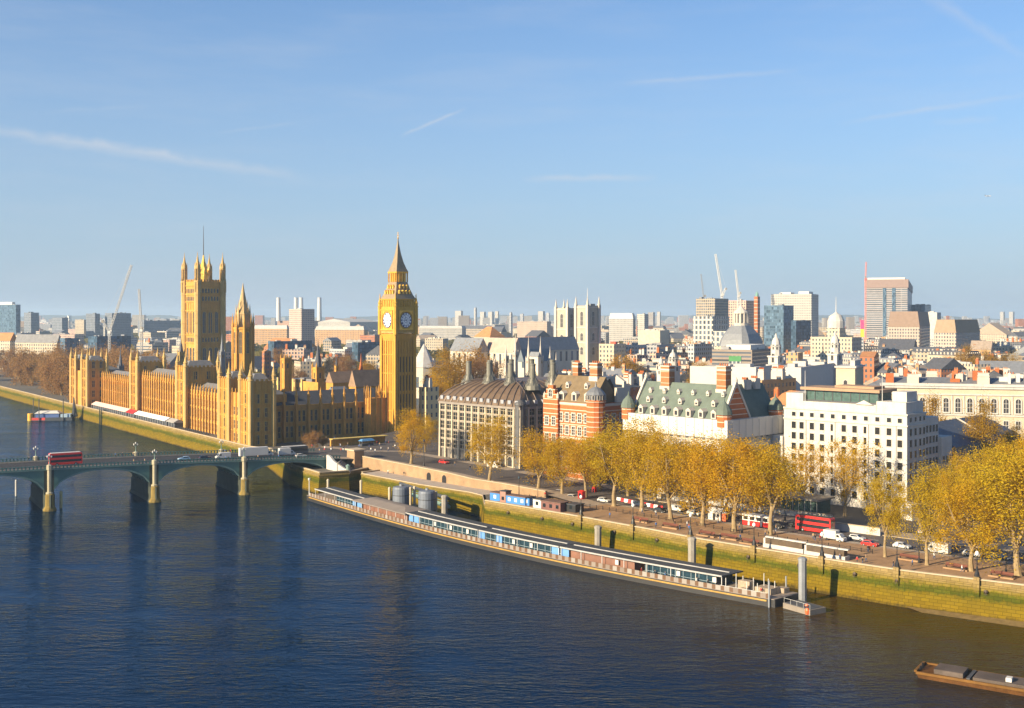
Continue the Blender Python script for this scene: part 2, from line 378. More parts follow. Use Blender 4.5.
b.face([(fs[0][0] + 30, fs[0][1] - 20, WZ + .5), (fs[0][0], fs[0][1], WZ + .5), (fs[1][0], fs[1][1], WZ + .35), (f2_[1][0] + 6, f2_[1][1] - 2, WZ - .1), (f2_[0][0], f2_[0][1], WZ - .1), (f2_[0][0] + 30, f2_[0][1] - 20, WZ - .1)])
struct(b.build('foreshore', plain('river_mud', (.17, .12, .05), .7, var=.4, scale=.8)))
mr = MB(); mr.lathe([(.45, 0), (.45, .25), (.2, .4)], n=12); mrm = mr.mesh('roundel', BRONZE); rg = MB(); rg.tube([(.32 * math.cos(i * math.pi / 6), .32 * math.sin(i * math.pi / 6) - .3, .42) for i in range(13)], .05, 5); rgm = rg.mesh('ring', BLACK)
for k_, (i_, f_) in enumerate(((4, .3), (5, .1), (5, .75), (6, .5), (7, .2), (8, .1), (8, .8), (9, .4), (9, .95), (10, .3), (10, .7))):
    p_ = Vector(W[i_]).lerp(Vector(W[i_ + 1]), f_); e_ = (Vector(W[i_ + 1]) - Vector(W[i_])).normalized(); nn_ = Vector((-e_.y, e_.x))
    q = thing('mooring_ring', 'dark bronze mooring ring on the river wall below the promenade', 'mooring ring', (p_.x + nn_.x * .45, p_.y + nn_.y * .45, -1.4), 0, 'mooring rings along the river wall'); q.rotation_euler = (math.pi / 2, 0, math.atan2(e_.y, e_.x) + math.pi); link('roundel', mrm, q); link('ring', rgm, q)
# promenade, kerbs, road, markings (sheets 4 mm apart)
PAVE = plain('warm_paving', (.29, .185, .105), .85, var=.3, scale=.35); PAVE2 = plain('pale_paving', (.29, .235, .185), .85, var=.2, scale=.4)
def strip(name, poly, d0, d1, z, mat, h=None):
    a, c = offs(poly, d0), offs(poly, d1); b = MB()
    for i in range(len(poly) - 1):
        j = i + 1
        if h: b.ring([[(*a[i], z), (*a[j], z), (*c[j], z), (*c[i], z)], [(*a[i], z + h), (*a[j], z + h), (*c[j], z + h), (*c[i], z + h)]])
        else: b.face([(*a[i], z), (*c[i], z), (*c[j], z), (*a[j], z)][::-1])
    return struct(b.build(name, mat))
RW = W[1:] + [(-26, 377)]
strip('promenade', W[1:], .6, 25.6, .132, PAVE)
strip('pavement_slab', RW, 25.6, 27.2, .0, PAVE2, .134); strip('kerb', RW, 27.2, 27.6, .0, COPE, .13)
strip('road', RW, 27.6, 41.5, .004, ASPHALT)
strip('kerb', RW, 41.5, 41.9, .0, COPE, .13); strip('pavement_slab', RW, 41.9, 49, .0, PAVE2, .134)
MARK = plain('road_paint', (.7, .68, .62), .7, var=.15)
def dashes(name, off, w, dash, gap, mat=MARK):
    a = offs(RW, off); b = MB()
    for i in range(2, len(a) - 1):
        p, q = Vector(a[i]), Vector(a[i + 1]); t = (q - p); l = t.length; t /= l; n = Vector((t.y, -t.x)) * w / 2; s = 0
        while s < l - dash:
            u, v = p + t * s, p + t * (s + dash); b.face([(*(u - n), .009), (*(u + n), .009), (*(v + n), .009), (*(v - n), .009)][::-1]); s += dash + gap
    return struct(b.build(name, mat))
dashes('lane_marking', 34.5, .2, 3, 3); dashes('lane_marking', 31, .16, 2, 5); dashes('edge_marking', 28.2, .14, 6, .2); dashes('edge_marking', 40.9, .14, 6, .2)
# side street between the white block and the trees
a_ = gp(884, 552); c_ = gp(936, 506)
def road_piece(name, pts, z, mat): b = MB(); b.face([(*p, z) for p in pts]); return struct(b.build(name, mat))
road_piece('side_road', [gp(884, 545), gp(925, 549), gp(946, 512), gp(916, 509)], .012, ASPHALT)
# raised street climbing to the bridge
EDGE = [(-90, 458, 3.4), (-72, 441, 3.6), (-57.3, 445, 3.1), (-41, 424, 3.1), (-22, 402, 2.6), (-13, 392, 1.9), (-3, 383, 1.7), (11.2, 368, 1.3), (24, 352, .02)]
FARV = [(.35, .94, 120), (.4, .92, 125), (.45, .89, 125), (.5, .87, 115), (.6, .8, 95), (.7, .71, 70), (.72, .69, 66), (.72, .69, 62), (.72, .69, 60)]
def ramp(name, d0, d1, dz, mat):
    b = MB()
    for i in range(len(EDGE) - 1):
        def pt(k, d):
            e, fv = EDGE[k], FARV[k]; dd = min(d, fv[2]) if d < 500 else fv[2]; return (e[0] + fv[0] * dd, e[1] + fv[1] * dd, e[2] + dz)
        b.face([pt(i, d0), pt(i + 1, d0), pt(i + 1, d1), pt(i, d1)])
    return struct(b.build(name, mat))
ramp('bridge_approach', -.5, 999, .03, ASPHALT); ramp('approach_pavement', 0, 7, .10, PAVE2); ramp('approach_island', 26, 31, .10, PAVE2)
# upper retaining wall with two arches
r = thing('retaining_wall', 'tan stone retaining wall with two dark arches above the lower quay', 'wall')
UW = [(e[0], e[1]) for e in EDGE[2:8]]; zt = [e[2] + 1.05 for e in EDGE[2:8]]
b = MB(); ou, inn = offs(UW, 0), offs(UW, .6)
for i in range(len(UW) - 1):
    j = i + 1
    b.ring([[(*ou[i], -.2), (*ou[j], -.2), (*inn[j], -.2), (*inn[i], -.2)], [(*ou[i], zt[i]), (*ou[j], zt[j]), (*inn[j], zt[j]), (*inn[i], zt[i])]])
TANW = plain('tan_masonry', (.30, .2, .12), .85, var=.3, scale=.35)
b.build('wall_face', TANW, r)
b = MB(); o1, o2 = offs(UW, -.2), offs(UW, .8)
for i in range(len(UW) - 1):
    j = i + 1; b.ring([[(*o1[i], zt[i] + .003), (*o1[j], zt[j] + .003), (*o2[j], zt[j] + .003), (*o2[i], zt[i] + .003)], [(*o1[i], zt[i] + .25), (*o1[j], zt[j] + .25), (*o2[j], zt[j] + .25), (*o2[i], zt[i] + .25)]])
b.build('coping', COPE, r)
for px in (429, 443):
    k = .62 if px == 429 else .93; A_ = Vector(UW[1]); B_ = Vector(UW[2]); p = A_.lerp(B_, k); t = (B_ - A_).normalized(); n = Vector((-t.y, t.x)) * -1
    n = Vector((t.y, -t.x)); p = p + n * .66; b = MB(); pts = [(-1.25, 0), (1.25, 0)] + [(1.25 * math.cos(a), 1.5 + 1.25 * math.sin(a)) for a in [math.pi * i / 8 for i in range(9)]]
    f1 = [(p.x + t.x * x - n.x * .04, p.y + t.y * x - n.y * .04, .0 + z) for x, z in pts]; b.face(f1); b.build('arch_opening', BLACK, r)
b = MB()
q = [(*QUAY[3],), QUAY[2], QUAY[1], QUAY[0], (-4, 379), UW[4], UW[3], UW[2], UW[1], UW[0], (-48, 438)]
b.face([(x, y, .03) for x, y in q][::-1]); struct(b.build('quay_paving', plain('quay_paving_stone', (.36, .31, .27), .85, var=.25)))

# ------------------------------------------------------------------ the bridge
AB = rad(31.3); BX = Vector((math.cos(AB), math.sin(AB)))
BO = Vector((-71.4, 441.5))             # near right end; local +x runs right along the bridge, +y to its far side
GREEN = plain('sage_green_ironwork', (.06, .145, .13), .55, var=.2, scale=.3); GREEN2 = plain('pale_green_ironwork', (.13, .21, .19), .55, var=.15)
PIERG = plain('algae_stained_granite', (.20, .145, .045), .8, var=.4, scale=.35); PIERS = plain('pale_pier_stone', (.36, .325, .23), .8, var=.2)
bridge = thing('arch_bridge', 'sage green iron arch bridge on stone piers crossing the river', 'bridge', (BO.x, BO.y, 0), AB)
PX = [0, -32.5, -65, -100, -136, -173, -210, -246]    # pier stations
def dz_(x): return 3.75 + 3.0 * (1 - ((x + 123) / 123) ** 2) * 1.0    # deck height
WB = 26.0
b = MB(); b2 = MB(); bs = MB()
for k in range(len(PX) - 1):
    x1, x0 = PX[k] - 1.6, PX[k + 1] + 1.6
    if k == 0: x1 = PX[0]
    n = 16; xs = [x0 + (x1 - x0) * i / n for i in range(n + 1)]
    def arch(x):
        u = (x - (x0 + x1) / 2) / ((x1 - x0) / 2); return -1.9 + (dz_((x0 + x1) / 2) - 1.2 + 1.9) * math.sqrt(max(0, 1 - u * u * .96))
    bs = MB(); SOF = plain('sage_green_underside', (.12, .21, .21), .6, var=.15)
    for y in (0.0, WB):
        b = MB(); top = [(x, y, dz_(x) - .35) for x in reversed(xs)]; pts = [(x, y, arch(x)) for x in xs] + top; b.face(pts if y == 0 else pts[::-1]); b.build('arch_spandrel', GREEN, bridge)
    for i in range(n):
        a, c = xs[i], xs[i + 1]; bs.face([(a, 0, arch(a)), (a, WB, arch(a)), (c, WB, arch(c)), (c, 0, arch(c))])
    bs.build('arch_soffit', SOF, bridge)
    for y, w_, up in [(-.09, .086, .5)] + [(3 + 4 * i, .2, -.35) for i in range(6)]:
        b2 = MB(); z0_, z1_ = (0, .5) if up > 0 else (-.35, -.01); b2.ring([[(x, y - w_, arch(x) + z0_), (x, y + w_, arch(x) + z0_), (x, y + w_, arch(x) + z1_), (x, y - w_, arch(x) + z1_)] for x in xs]); b2.build('arch_rib', GREEN2, bridge)
xs = [6 - i * 6 for i in range(43)]
b = MB(); bp_ = MB(); bc = MB()
for i in range(len(xs) - 1):
    a, c = xs[i + 1], xs[i]
    b.ring([[(a, -.5, dz_(a) - .35), (c, -.5, dz_(c) - .35), (c, WB + .5, dz_(c) - .35), (a, WB + .5, dz_(a) - .35)], [(a, -.5, dz_(a) - .04), (c, -.5, dz_(c) - .04), (c, WB + .5, dz_(c) - .04), (a, WB + .5, dz_(a) - .04)]])
b.build('cornice', GREEN2, bridge)
for i in range(len(xs) - 1):
    a, c = xs[i + 1], xs[i]
    for y0, y1, dz, mb in ((4, WB - 4, 0, bc), ):
        mb.face([(a, y0, dz_(a) - .02), (c, y0, dz_(c) - .02), (c, y1, dz_(c) - .02), (a, y1, dz_(a) - .02)])
for y0, y1 in ((-.2, 4), (WB - 4, WB + .2)):
    bp_ = MB()
    for i in range(len(xs) - 1):
        a, c = xs[i + 1], xs[i]; bp_.ring([[(a, y0, dz_(a) - .03), (c, y0, dz_(c) - .03), (c, y1, dz_(c) - .03), (a, y1, dz_(a) - .03)], [(a, y0, dz_(a) + .12), (c, y0, dz_(c) + .12), (c, y1, dz_(c) + .12), (a, y1, dz_(a) + .12)]])
    bp_.build('footway', plain('bridge_footway', (.11, .105, .10), .85), bridge)
bc.build('roadway', plain('bridge_asphalt', (.045, .045, .05), .85, var=.3), bridge)
for y in (-.35, WB + .35):
    b = MB()
    for i in range(len(xs) - 1):
        a, c = xs[i + 1], xs[i]
        for z0, z1 in ((.0, .22), (1.05, 1.25)): b.ring([[(a, y - .14, dz_(a) + z0), (c, y - .14, dz_(c) + z0), (c, y + .14, dz_(c) + z0), (a, y + .14, dz_(a) + z0)], [(a, y - .14, dz_(a) + z1), (c, y - .14, dz_(c) + z1), (c, y + .14, dz_(c) + z1), (a, y + .14, dz_(a) + z1)]])
        for q_ in range(5):
            x = a + (q_ + .5) * (c - a) / 5; b.box(x - .22, x + .22, y - .09, y + .09, dz_(x) + .2, dz_(x) + 1.06)
    b.build('parapet', GREEN, bridge)
for x in PX[1:-1]:
    w = 1.7
    pr = MB(); hexo = [(x - w, -1.2), (x, -3.4), (x + w, -1.2), (x + w, WB + 1.2), (x, WB + 3.4), (x - w, WB + 1.2)]
    big = [(x + (px_ - x) * 1.35, 13 + (py_ - 13) * 1.03) for px_, py_ in hexo]
    pr.ring([[(p_, q_, WZ - 1) for p_, q_ in big], [(p_, q_, WZ + 1.2) for p_, q_ in hexo], [(p_, q_, -1.8) for p_, q_ in hexo]])
    pr.box(x - 1.6, x + 1.6, .02, WB - .02, -1.8, dz_(x) - .36)
    po = pr.build('pier', plain('dark_wet_granite', (.05, .058, .048), .7, var=.35, scale=.3), bridge)
    for y in (-1.5, WB + 1.5): cw = MB(); cw.lathe([(2.3, WZ - .8), (2.15, WZ + .5), (1.5, WZ + 1.6), (1.45, -1.9), (1.2, -1.6)], x, y, 10); cw.build('cutwater', PIERG, po)
    for y in (-.9, WB + .9):
        t_ = MB(); t_.lathe([(1.2, -1.8), (1.2, -1.2), (.72, -.9), (.72, dz_(x) - .3), (.95, dz_(x) - .1), (.95, dz_(x) + 1.35), (.6, dz_(x) + 1.6)], x, y, 8, rot=math.pi / 8); t_.build('pier_turret', PIERS, po)
        l = MB(); zb = dz_(x) + 1.6; l.lathe([(.3, zb), (.16, zb + .5), (.11, zb + 2.4)], x, y, 6)
        for ox in (-.65, 0, .65): l.bar((x, y, zb + 1.7), (x + ox, y, zb + 2.3 + (.5 if ox == 0 else 0)), .1); l.lathe([(.08, zb + 2.3 + (.5 if ox == 0 else 0)), (.27, zb + 2.6 + (.5 if ox == 0 else 0)), (.22, zb + 2.95 + (.5 if ox == 0 else 0)), (.03, zb + 3.2 + (.5 if ox == 0 else 0))], x + ox, y, 6, 1)
        l.build('lamp_standard', [GREEN2, WHITE], po)
# stair parapet beside the bridge, stone plinth
r = thing('stair_parapet', 'pale curved stone parapet sloping down from the bridge to the river landing', 'parapet')
b = MB(); pth = [(-71, 440, 5.4), (-69.5, 437.5, 5.2), (-67.5, 435, 3.6), (-65, 433, 2.2), (-63, 431.5, 1.2), (-61, 430.2, .8)]
for i in range(len(pth) - 1):
    a, c = pth[i], pth[i + 1]; b.ring([[(a[0], a[1], -1), (c[0], c[1], -1), (c[0] + .6, c[1] + .8, -1), (a[0] + .6, a[1] + .8, -1)], [(a[0], a[1], a[2]), (c[0], c[1], c[2]), (c[0] + .6, c[1] + .8, c[2]), (a[0] + .6, a[1] + .8, a[2])]])
b.build('parapet_wall', PORTLAND, r)
b = MB()
for i in range(9): b.box(-66 + i * .55, -65.45 + i * .55, 433.5, 443, -1, 3.2 - i * .42)
b.build('flight_of_steps', CONC, r)
pl = thing('statue_plinth', 'tall tan stone plinth at the bridge end above the dark landing', 'plinth', (*at(355.5, 447), 0), rad(38))
b = MB(); b.box(-2.6, 2.6, -3.4, 3.4, -.2, 1.0); b.frus(-2.2, 2.2, -3, 3, 1.0, 6.3, .12); b.build('pedestal', TANW, pl)
b = MB(); b.box(-2.7, 2.7, -3.5, 3.5, 6.31, 6.9); b.build('capstone', COPE, pl)
po = thing('landing_post', 'small pale green post with cap at the end of the sloping parapet', 'post', (*at(348, 431), 0)); b = MB(); b.lathe([(.75, -1.5), (.75, 2.0), (.9, 2.1), (.9, 2.4), (.2, 3.0)], n=8); b.build('post_shaft', GREEN2, po)
# ------------------------------------------------------------------ palace and towers
def turret_mb(r, z0, z1, ztip, cx=0, cy=0, n=8, b=None, mi=0):
    b = b or MB(); h = ztip - z1
    b.lathe([(r, z0), (r, z1 - h * .35), (r * 1.22, z1 - h * .33), (r * 1.22, z1 - h * .28), (r * .9, z1 - h * .26), (r * .9, z1), (r * 1.1, z1 + h * .04), (r * .8, z1 + h * .12), (r * .42, z1 + h * .45), (r * .2, z1 + h * .62), (r * .28, z1 + h * .66), (r * .08, ztip)], cx, cy, n, mi, math.pi / 8)
    return b
WM = {}
def win_mesh(w, h, lights=2, rows=2, arch=False, frame=STONE2, gl=WINDK, key=None, fr=.22, proud=.12):
    """a window facing -Y, origin at the middle of its foot"""
    k = (w, h, lights, rows, arch, frame.name, gl.name, fr)
    if k in WM: return WM[k]
    b = MB(); x0, x1 = -w / 2, w / 2
    if arch:
        n = 8; top = [(w / 2 * math.cos(math.pi * i / n), h - w / 2 + w / 2 * math.sin(math.pi * i / n)) for i in range(n + 1)]
        g = [(x0, 0), (x1, 0)] + top; b.face([(x, -.01, z) for x, z in g], 1)
        o = [((w / 2 + fr) * math.cos(math.pi * i / n), h - w / 2 + (w / 2 + fr) * math.sin(math.pi * i / n)) for i in range(n + 1)]
        for i in range(n): b.ring([[(top[i][0], -proud, top[i][1]), (o[i][0], -proud, o[i][1]), (o[i][0], 0, o[i][1]), (top[i][0], 0, top[i][1])], [(top[i + 1][0], -proud, top[i + 1][1]), (o[i + 1][0], -proud, o[i + 1][1]), (o[i + 1][0], 0, o[i + 1][1]), (top[i + 1][0], 0, top[i + 1][1])]])
        b.box(x0 - fr, x0, -proud, 0, 0, h - w / 2); b.box(x1, x1 + fr, -proud, 0, 0, h - w / 2)
    else:
        b.face([(x0, -.01, 0), (x1, -.01, 0), (x1, -.01, h), (x0, -.01, h)], 1)
        b.box(x0 - fr, x0, -proud, 0, 0, h); b.box(x1, x1 + fr, -proud, 0, 0, h); b.box(x0 - fr, x1 + fr, -proud, 0, h, h + fr)
    b.box(x0 - fr * 1.2, x1 + fr * 1.2, -proud * 1.7, 0, -fr, 0)
    mw = min(.14, fr * .7)
    for i in range(1, lights): x = x0 + w * i / lights; b.box(x - mw / 2, x + mw / 2, -proud * .7, -.012, 0, h if not arch else h - w * .08)
    for i in range(1, rows): z = h * i / rows; b.box(x0, x1, -proud * .6, -.014, z - mw / 2, z + mw / 2)
    WM[k] = b.mesh('window', [frame, gl]); return WM[k]
def put_windows(parent, face, pos, plane, me, name='window'):
    """face 'E' looks along -x, 'N' along -y, 'S' +y, 'W' +x; pos = list of (along, z)"""
    for a, z in pos:
        o = link(name, me, parent)
        if face == 'N': o.location = (a, plane - .004, z)
        elif face == 'S': o.location = (a, plane + .004, z); o.rotation_euler = (0, 0, math.pi)
        elif face == 'E': o.location = (plane - .004, a, z); o.rotation_euler = (0, 0, -math.pi / 2)
        else: o.location = (plane + .004, a, z); o.rotation_euler = (0, 0, math.pi / 2)
def many_windows(parent, face, pos, plane, me, name='window'):
    """the windows beyond the first hundred: one part"""
    b = MB(); src = me
    for a, z in pos:
        for p in src.polygons:
            pts = []
            for vi in p.vertices:
                v = src.vertices[vi].co
                pts.append({'N': (a + v.x, plane + v.y - .004, z + v.z), 'E': (plane + v.y - .004, a - v.x, z + v.z)}[face])
            b.face(pts, p.material_index)
    o = b.build(name, list(src.materials), parent); o['kind'] = 'stuff'; return o
def crenels(b, x0, x1, y0, y1, z, h=.9, w=1.1, gap=1.1, t=.4, mi=0):
    """battlements round a rectangle"""
    for (a0, a1, fixed, ax) in ((x0, x1, y0, 'x'), (x0, x1, y1, 'x'), (y0, y1, x0, 'y'), (y0, y1, x1, 'y')):
        n = max(1, int((a1 - a0) / (w + gap))); st = (a1 - a0) / n
        for i in range(n):
            a = a0 + st * (i + .25); e = a + st * .5; s_ = t if fixed in (x0, y0) else -t; lo, hi = sorted((fixed, fixed + s_))
            if ax == 'x': b.box(a, e, lo, hi, z, z + h, mi)
            else: b.box(lo, hi, a, e, z, z + h, mi)
palace = thing('gothic_palace', 'long golden gothic palace with pinnacled river front and grey iron roofs', 'palace', (P0.x, P0.y, 0), AP)
def wing(y0, y1, x, zp, zr, depth=16, step=4.05, z0=0):
    b = MB(); b.box(x, x + depth, y0, y1, z0, zp)
    n = max(1, round((y1 - y0) / step)); st = (y1 - y0) / n
    for i in range(n + 1):
        y = y0 + st * i; b.box(x - .85, x + .01, y - .42, y + .42, z0, zp - .6); b.lathe([(.5, zp - .6), (.5, zp + 1.9), (.62, zp + 2.0), (.32, zp + 2.9), (.04, zp + 4.4)], x - .42, y, 6)
    for z in (z0 + 5.2, z0 + 11.6, zp - 1.6): b.box(x - .22, x - .004, y0, y1, z, z + .55)
    for i in range(n): b.box(x - .12, x + .3, y0 + st * (i + .18), y0 + st * (i + .82), zp + .002, zp + 1.0)
    b.build('wing', STONE, palace)
    rf = MB(); rf.gable(x + 1.2, x + depth, y0 + .2, y1 - .2, zp - .3, zr, 'y', 0); 
    for i in range(n): y = y0 + st * (i + .5); rf.box(x + 2.4, x + 3.2, y - .25, y + .25, zp, zp + 2.6)
    rf.build('roof', IRON, palace)
    return [y0 + st * (i + .5) for i in range(n)]
bays = [wing(37, 103, 9, 19.5, 23.6), wing(116, 184, 9, 23.6, 28.2), wing(197, 268, 9, 19.7, 23.8)]
w1 = win_mesh(1.9, 4.6, 2, 3); w2 = win_mesh(1.9, 3.6, 2, 2)
allp = []
for k, ys in enumerate(bays):
    for y in ys:
        allp += [(y, 1.2, w2), (y, 6.4, w1), (y, 12.6, w2)]
        if k == 1: allp.append((y, 17.6, w2))
for y, z, me in allp[:84]: put_windows(palace, 'E', [(y, z)], 9, me)
rest = [(y, z) for y, z, me in allp[84:] if me is w1]; many_windows(palace, 'E', rest, 9, w1, 'window_row')
rest = [(y, z) for y, z, me in allp[84:] if me is w2]; many_windows(palace, 'E', rest, 9, w2, 'window_row')
def ptower(x0, x1, y0, y1, zp, ztip, z0=0, tr=1.15, strings=(6, 12.2, 18.4, 24.5), faces='EN', wcols=2):
    b = MB(); b.box(x0, x1, y0, y1, z0, zp)
    for z in strings:
        if z < zp - 1:
            b.box(x0 - .25, x0 - .004, y0, y1, z, z + .6); b.box(x0, x1, y0 - .25, y0 - .004, z, z + .6)
    nb = max(2, round((y1 - y0) / 2.6))
    for i in range(1, nb): y = y0 + (y1 - y0) * i / nb; b.box(x0 - .32, x0 + .02, y - .16, y + .16, z0, zp)
    nb = max(2, round((x1 - x0) / 2.6))
    for i in range(1, nb): x = x0 + (x1 - x0) * i / nb; b.box(x - .16, x + .16, y0 - .32, y0 + .02, z0, zp)
    crenels(b, x0 - .1, x1 + .1, y0 - .1, y1 + .1, zp + .001)
    t = b.build('tower', STONE, palace)
    r_ = MB(); r_.frus(x0 + 1.2, x1 - 1.2, y0 + 1.2, y1 - 1.2, zp + .002, zp + 3.2, 2.2); r_.build('tower_roof', IRON, t)
    for x in (x0, x1):
        for y in (y0, y1): turret_mb(tr, z0, zp + 2.2, ztip, x, y).build('turret', STONE2, t)
    wm = win_mesh(1.7, 4.0, 2, 2)
    zz = [z for z in (1.3, 7.2, 13.4, 19.6, 25.4) if z + 4.2 < zp]
    for z in zz:
        put_windows(t, 'E', [((y0 + y1) / 2, z)], x0 - .05, wm)
        if z0 < 5: put_windows(t, 'N', [(x0 + (x1 - x0) * f, z) for f in (.3, .7)], y0 - .05, wm)
    return t
ptower(0, 11, 0, 11.5, 29.4, 37.5); ptower(0, 11, 25.5, 37, 29.4, 37.5)
b = MB(); b.box(.8, 11.09, 11.6, 25.4, 0, 23.5); b.box(11.1, 24, 15, 37, 0, 22)
for y in (14.4, 18.5, 22.6): b.box(.3, .82, y - .3, y + .3, 0, 25.5)
b.box(.55, .796, 11.7, 25.3, 6, 6.5); b.box(.55, .796, 11.7, 25.3, 12.2, 12.7); b.build('pavilion', STONE, palace)
put_windows(palace, 'E', [(y, z) for y in (16.5, 20.5) for z in (1.3, 7.2, 13.4)], .8, w2)
b = MB(); b.gable(3, 24, 15, 37, 22.1, 27.5, 'y', 4); b.build('roof', IRON, palace)
ptower(6.5, 24, 103, 115.5, 31.7, 40); ptower(6.5, 22, 184.5, 196.5, 31.7, 40)
ptower(0, 12, 266.5, 279, 29.8, 38); ptower(0, 12, 294, 306, 29.8, 38)
b = MB(); b.box(.8, 26, 279.2, 293.8, 0, 23); b.box(12.1, 30, 268, 306, 0, 22); b.build('pavilion', STONE, palace)
b = MB(); b.gable(4, 28, 279, 306, 22.2, 27, 'y', 4); b.build('roof', IRON, palace)
# north return: shaded wall between lit buttresses
NY = 12.0
b = MB(); b.box(11.2, 74, NY, NY + 16, 0, 17)
BUT = [14.6 + 6.15 * i for i in range(10)]
for x in BUT:
    b.box(x - .5, x + .5, NY - 2.3, NY + .02, 0, 17.6); b.lathe([(.7, 17.6), (.7, 21), (.9, 21.2), (.45, 22.6), (.05, 25.2)], x, NY - 1.2, 6)
b.box(11.3, 74, NY - .3, NY - .004, 15.2, 15.9); b.box(11.3, 74, NY - .25, NY - .004, 8, 8.5)
b.build('wing', STONE, palace)
put_windows(palace, 'N', [(x + dx, z) for x in BUT[:9] for dx in (1.9, 4.25) for z in (2.2, 9.4)][:36], NY, win_mesh(1.25, 5.0, 1, 2))
b = MB(); b.gable(11.2, 74, NY + 1, NY + 16, 16.8, 23, 'x'); b.build('roof', plain('dark_iron_roof', (.05, .055, .07), .85, var=.3), palace)
b = MB(); b.box(62.5, 74, NY - 6, NY - .01, 0, 19)
for x in (63, 66, 69, 72): b.box(x - .3, x + .3, NY - 6.7, NY - 5.99, 0, 20.5); b.lathe([(.45, 20.5), (.45, 22), (.05, 25)], x, NY - 6.3, 6)
for y in (NY - 5.6, NY - 3.4, NY - 1.2): b.box(62, 62.51, y - .3, y + .3, 0, 20.5); b.lathe([(.45, 20.5), (.45, 22), (.05, 25)], 62.2, y, 6)
b.build('wing', STONE, palace)
# terrace marquees
TPINK = plain('pink_canvas', (.72, .48, .42), .8, var=.1); TWHITE = plain('white_canvas', (.7, .69, .66), .8, var=.1); TGREY = plain('grey_canvas', (.3, .29, .28), .8)
def marquee(y0, y1, mat, label):
    q = thing('marquee', label, 'marquee', (*pal(1.2, y0), .2), AP, 'marquees on the palace terrace'); b = MB(); b.gable(0, 5.6, 0, y1 - y0, 2.9, 4.4, 'y'); b.box(-.02, 5.62, 0, y1 - y0, 2.6, 2.9); b.build('canopy', mat, q)
    b = MB(); n = int((y1 - y0) / 4)
    for i in range(n + 1): b.box(.1, .3, (y1 - y0) * i / n - .1 if i else 0, (y1 - y0) * i / n + .1, 0, 2.6)
    b.box(.8, 5, .3, y1 - y0 - .3, 0, 2.4, 1); b.build('side_frame', [WHITE, DARK], q)
marquee(190, 262, TPINK, 'long pink awning on the palace terrace'); marquee(176, 189, RED, 'short dark red awning between pink and white marquees on the terrace')
marquee(120, 174, TWHITE, 'long white marquee on the palace terrace'); marquee(106, 118, TGREY, 'grey awning at the near end of the terrace marquees')
tb = thing('terrace_furniture', 'dark row of outdoor tables and chairs along the near end of the palace terrace', 'tables', (*pal(1.2, 62), .1), AP)
b = MB()
for i in range(14): b.box(.6, 1.6, i * 3, i * 3 + 1.1, .72, .8); b.box(1.05, 1.15, i * 3 + .5, i * 3 + .6, 0, .72); b.box(.6, 1.0, i * 3 + 1.4, i * 3 + 1.9, 0, .45); b.box(.6, .68, i * 3 + 1.4, i * 3 + 1.9, .45, .95); b.box(2.6, 3.6, i * 3, i * 3 + 1.1, .72, .8); b.box(3, 3.1, i * 3 + .5, i * 3 + .6, 0, .72); b.box(2.6, 3, i * 3 + 1.4, i * 3 + 1.9, 0, .9)
b.build('table_row', DARK, tb)

# ---- the clock tower
ABB = rad(42.5)
ct = thing('clock_tower', 'tall golden gothic clock tower with two visible dials and steep iron spire', 'clock tower', (*at(398, 560), 0), ABB)
b = MB(); h = 6.2; b.box(-h, h, -h, h, 0, 50)
for sx_, sy_ in ((-1, -1), (1, -1), (1, 1), (-1, 1)):
    x, y = sx_ * h, sy_ * h; b.box(x - .9, x + .9, y - .9, y + .9, 0, 50.2)
for i in range(1, 6):
    a = -h + 2 * h * i / 6; w = .28 if i != 3 else .34
    for s in (-1, 1): b.box(a - w, a + w, s * (h + .2) - .3, s * (h + .2) + .3, 4, 46.5); b.box(s * (h + .2) - .3, s * (h + .2) + .3, a - w, a + w, 4, 46.5)
for z in (3.4, 12.5, 21.5, 30.5, 39.5, 46.6):
    for s in (-1, 1): b.box(-h, h, s * (h + .12) - .16, s * (h + .12) + .16, z, z + .6); b.box(s * (h + .12) - .16, s * (h + .12) + .16, -h, h, z, z + .6)
b.frus(-h - .3, h + .3, -h - .3, h + .3, 47.4, 50.0, -.7); b.build('shaft', plain('gold_limestone', (.50, .262, .044), .8, var=.22, scale=.15, streak=.3), ct)
slm = MB(); slm.face([(-.34, 0, 0), (.34, 0, 0), (.34, 0, 7.4), (-.34, 0, 7.4)]); slm.box(-.34, .34, -.08, -.005, 3.5, 3.75); slb = slm; slm = slb.mesh('slit_window', [plain('shadowed_slit', (.10, .075, .045), .9)]); sle = slb.mesh('slit_window', [plain('sunlit_slit', (.40, .235, .045), .9)])  # one slit, two colours: shade painted on north copies, sunlit tone on east
for z0 in (4.6, 13.4, 22.4, 31.4):
    for i in range(6):
        a = -h + 2 * h * (i + .5) / 6; link('slit_window', slm, ct, (a, -h - .012, z0)); link('slit_window', sle, ct, (-h - .012, a, z0), -math.pi / 2)
H2 = 7.0; b = MB(); b.box(-H2, H2, -H2, H2, 50.21, 63)
for sx_, sy_ in ((-1, -1), (1, -1), (1, 1), (-1, 1)): turret_mb(1.15, 49.5, 64.6, 69.5, sx_ * H2, sy_ * H2, b=b)
for z in (51.6, 61.2):
    for s in (-1, 1): b.box(-H2, H2, s * (H2 + .2) - .25, s * (H2 + .2) + .25, z, z + .5); b.box(s * (H2 + .2) - .25, s * (H2 + .2) + .25, -H2, H2, z, z + .5)
GOLD = plain('gold_limestone_carved', (.50, .29, .05), .75, var=.25, scale=.6)
st = b.build('clock_stage', GOLD, ct)
b = MB()
for i in range(11): a = -5.6 + 11.2 * i / 10; b.box(a - .22, a + .22, -.12, .12, 50.3, 51.5)
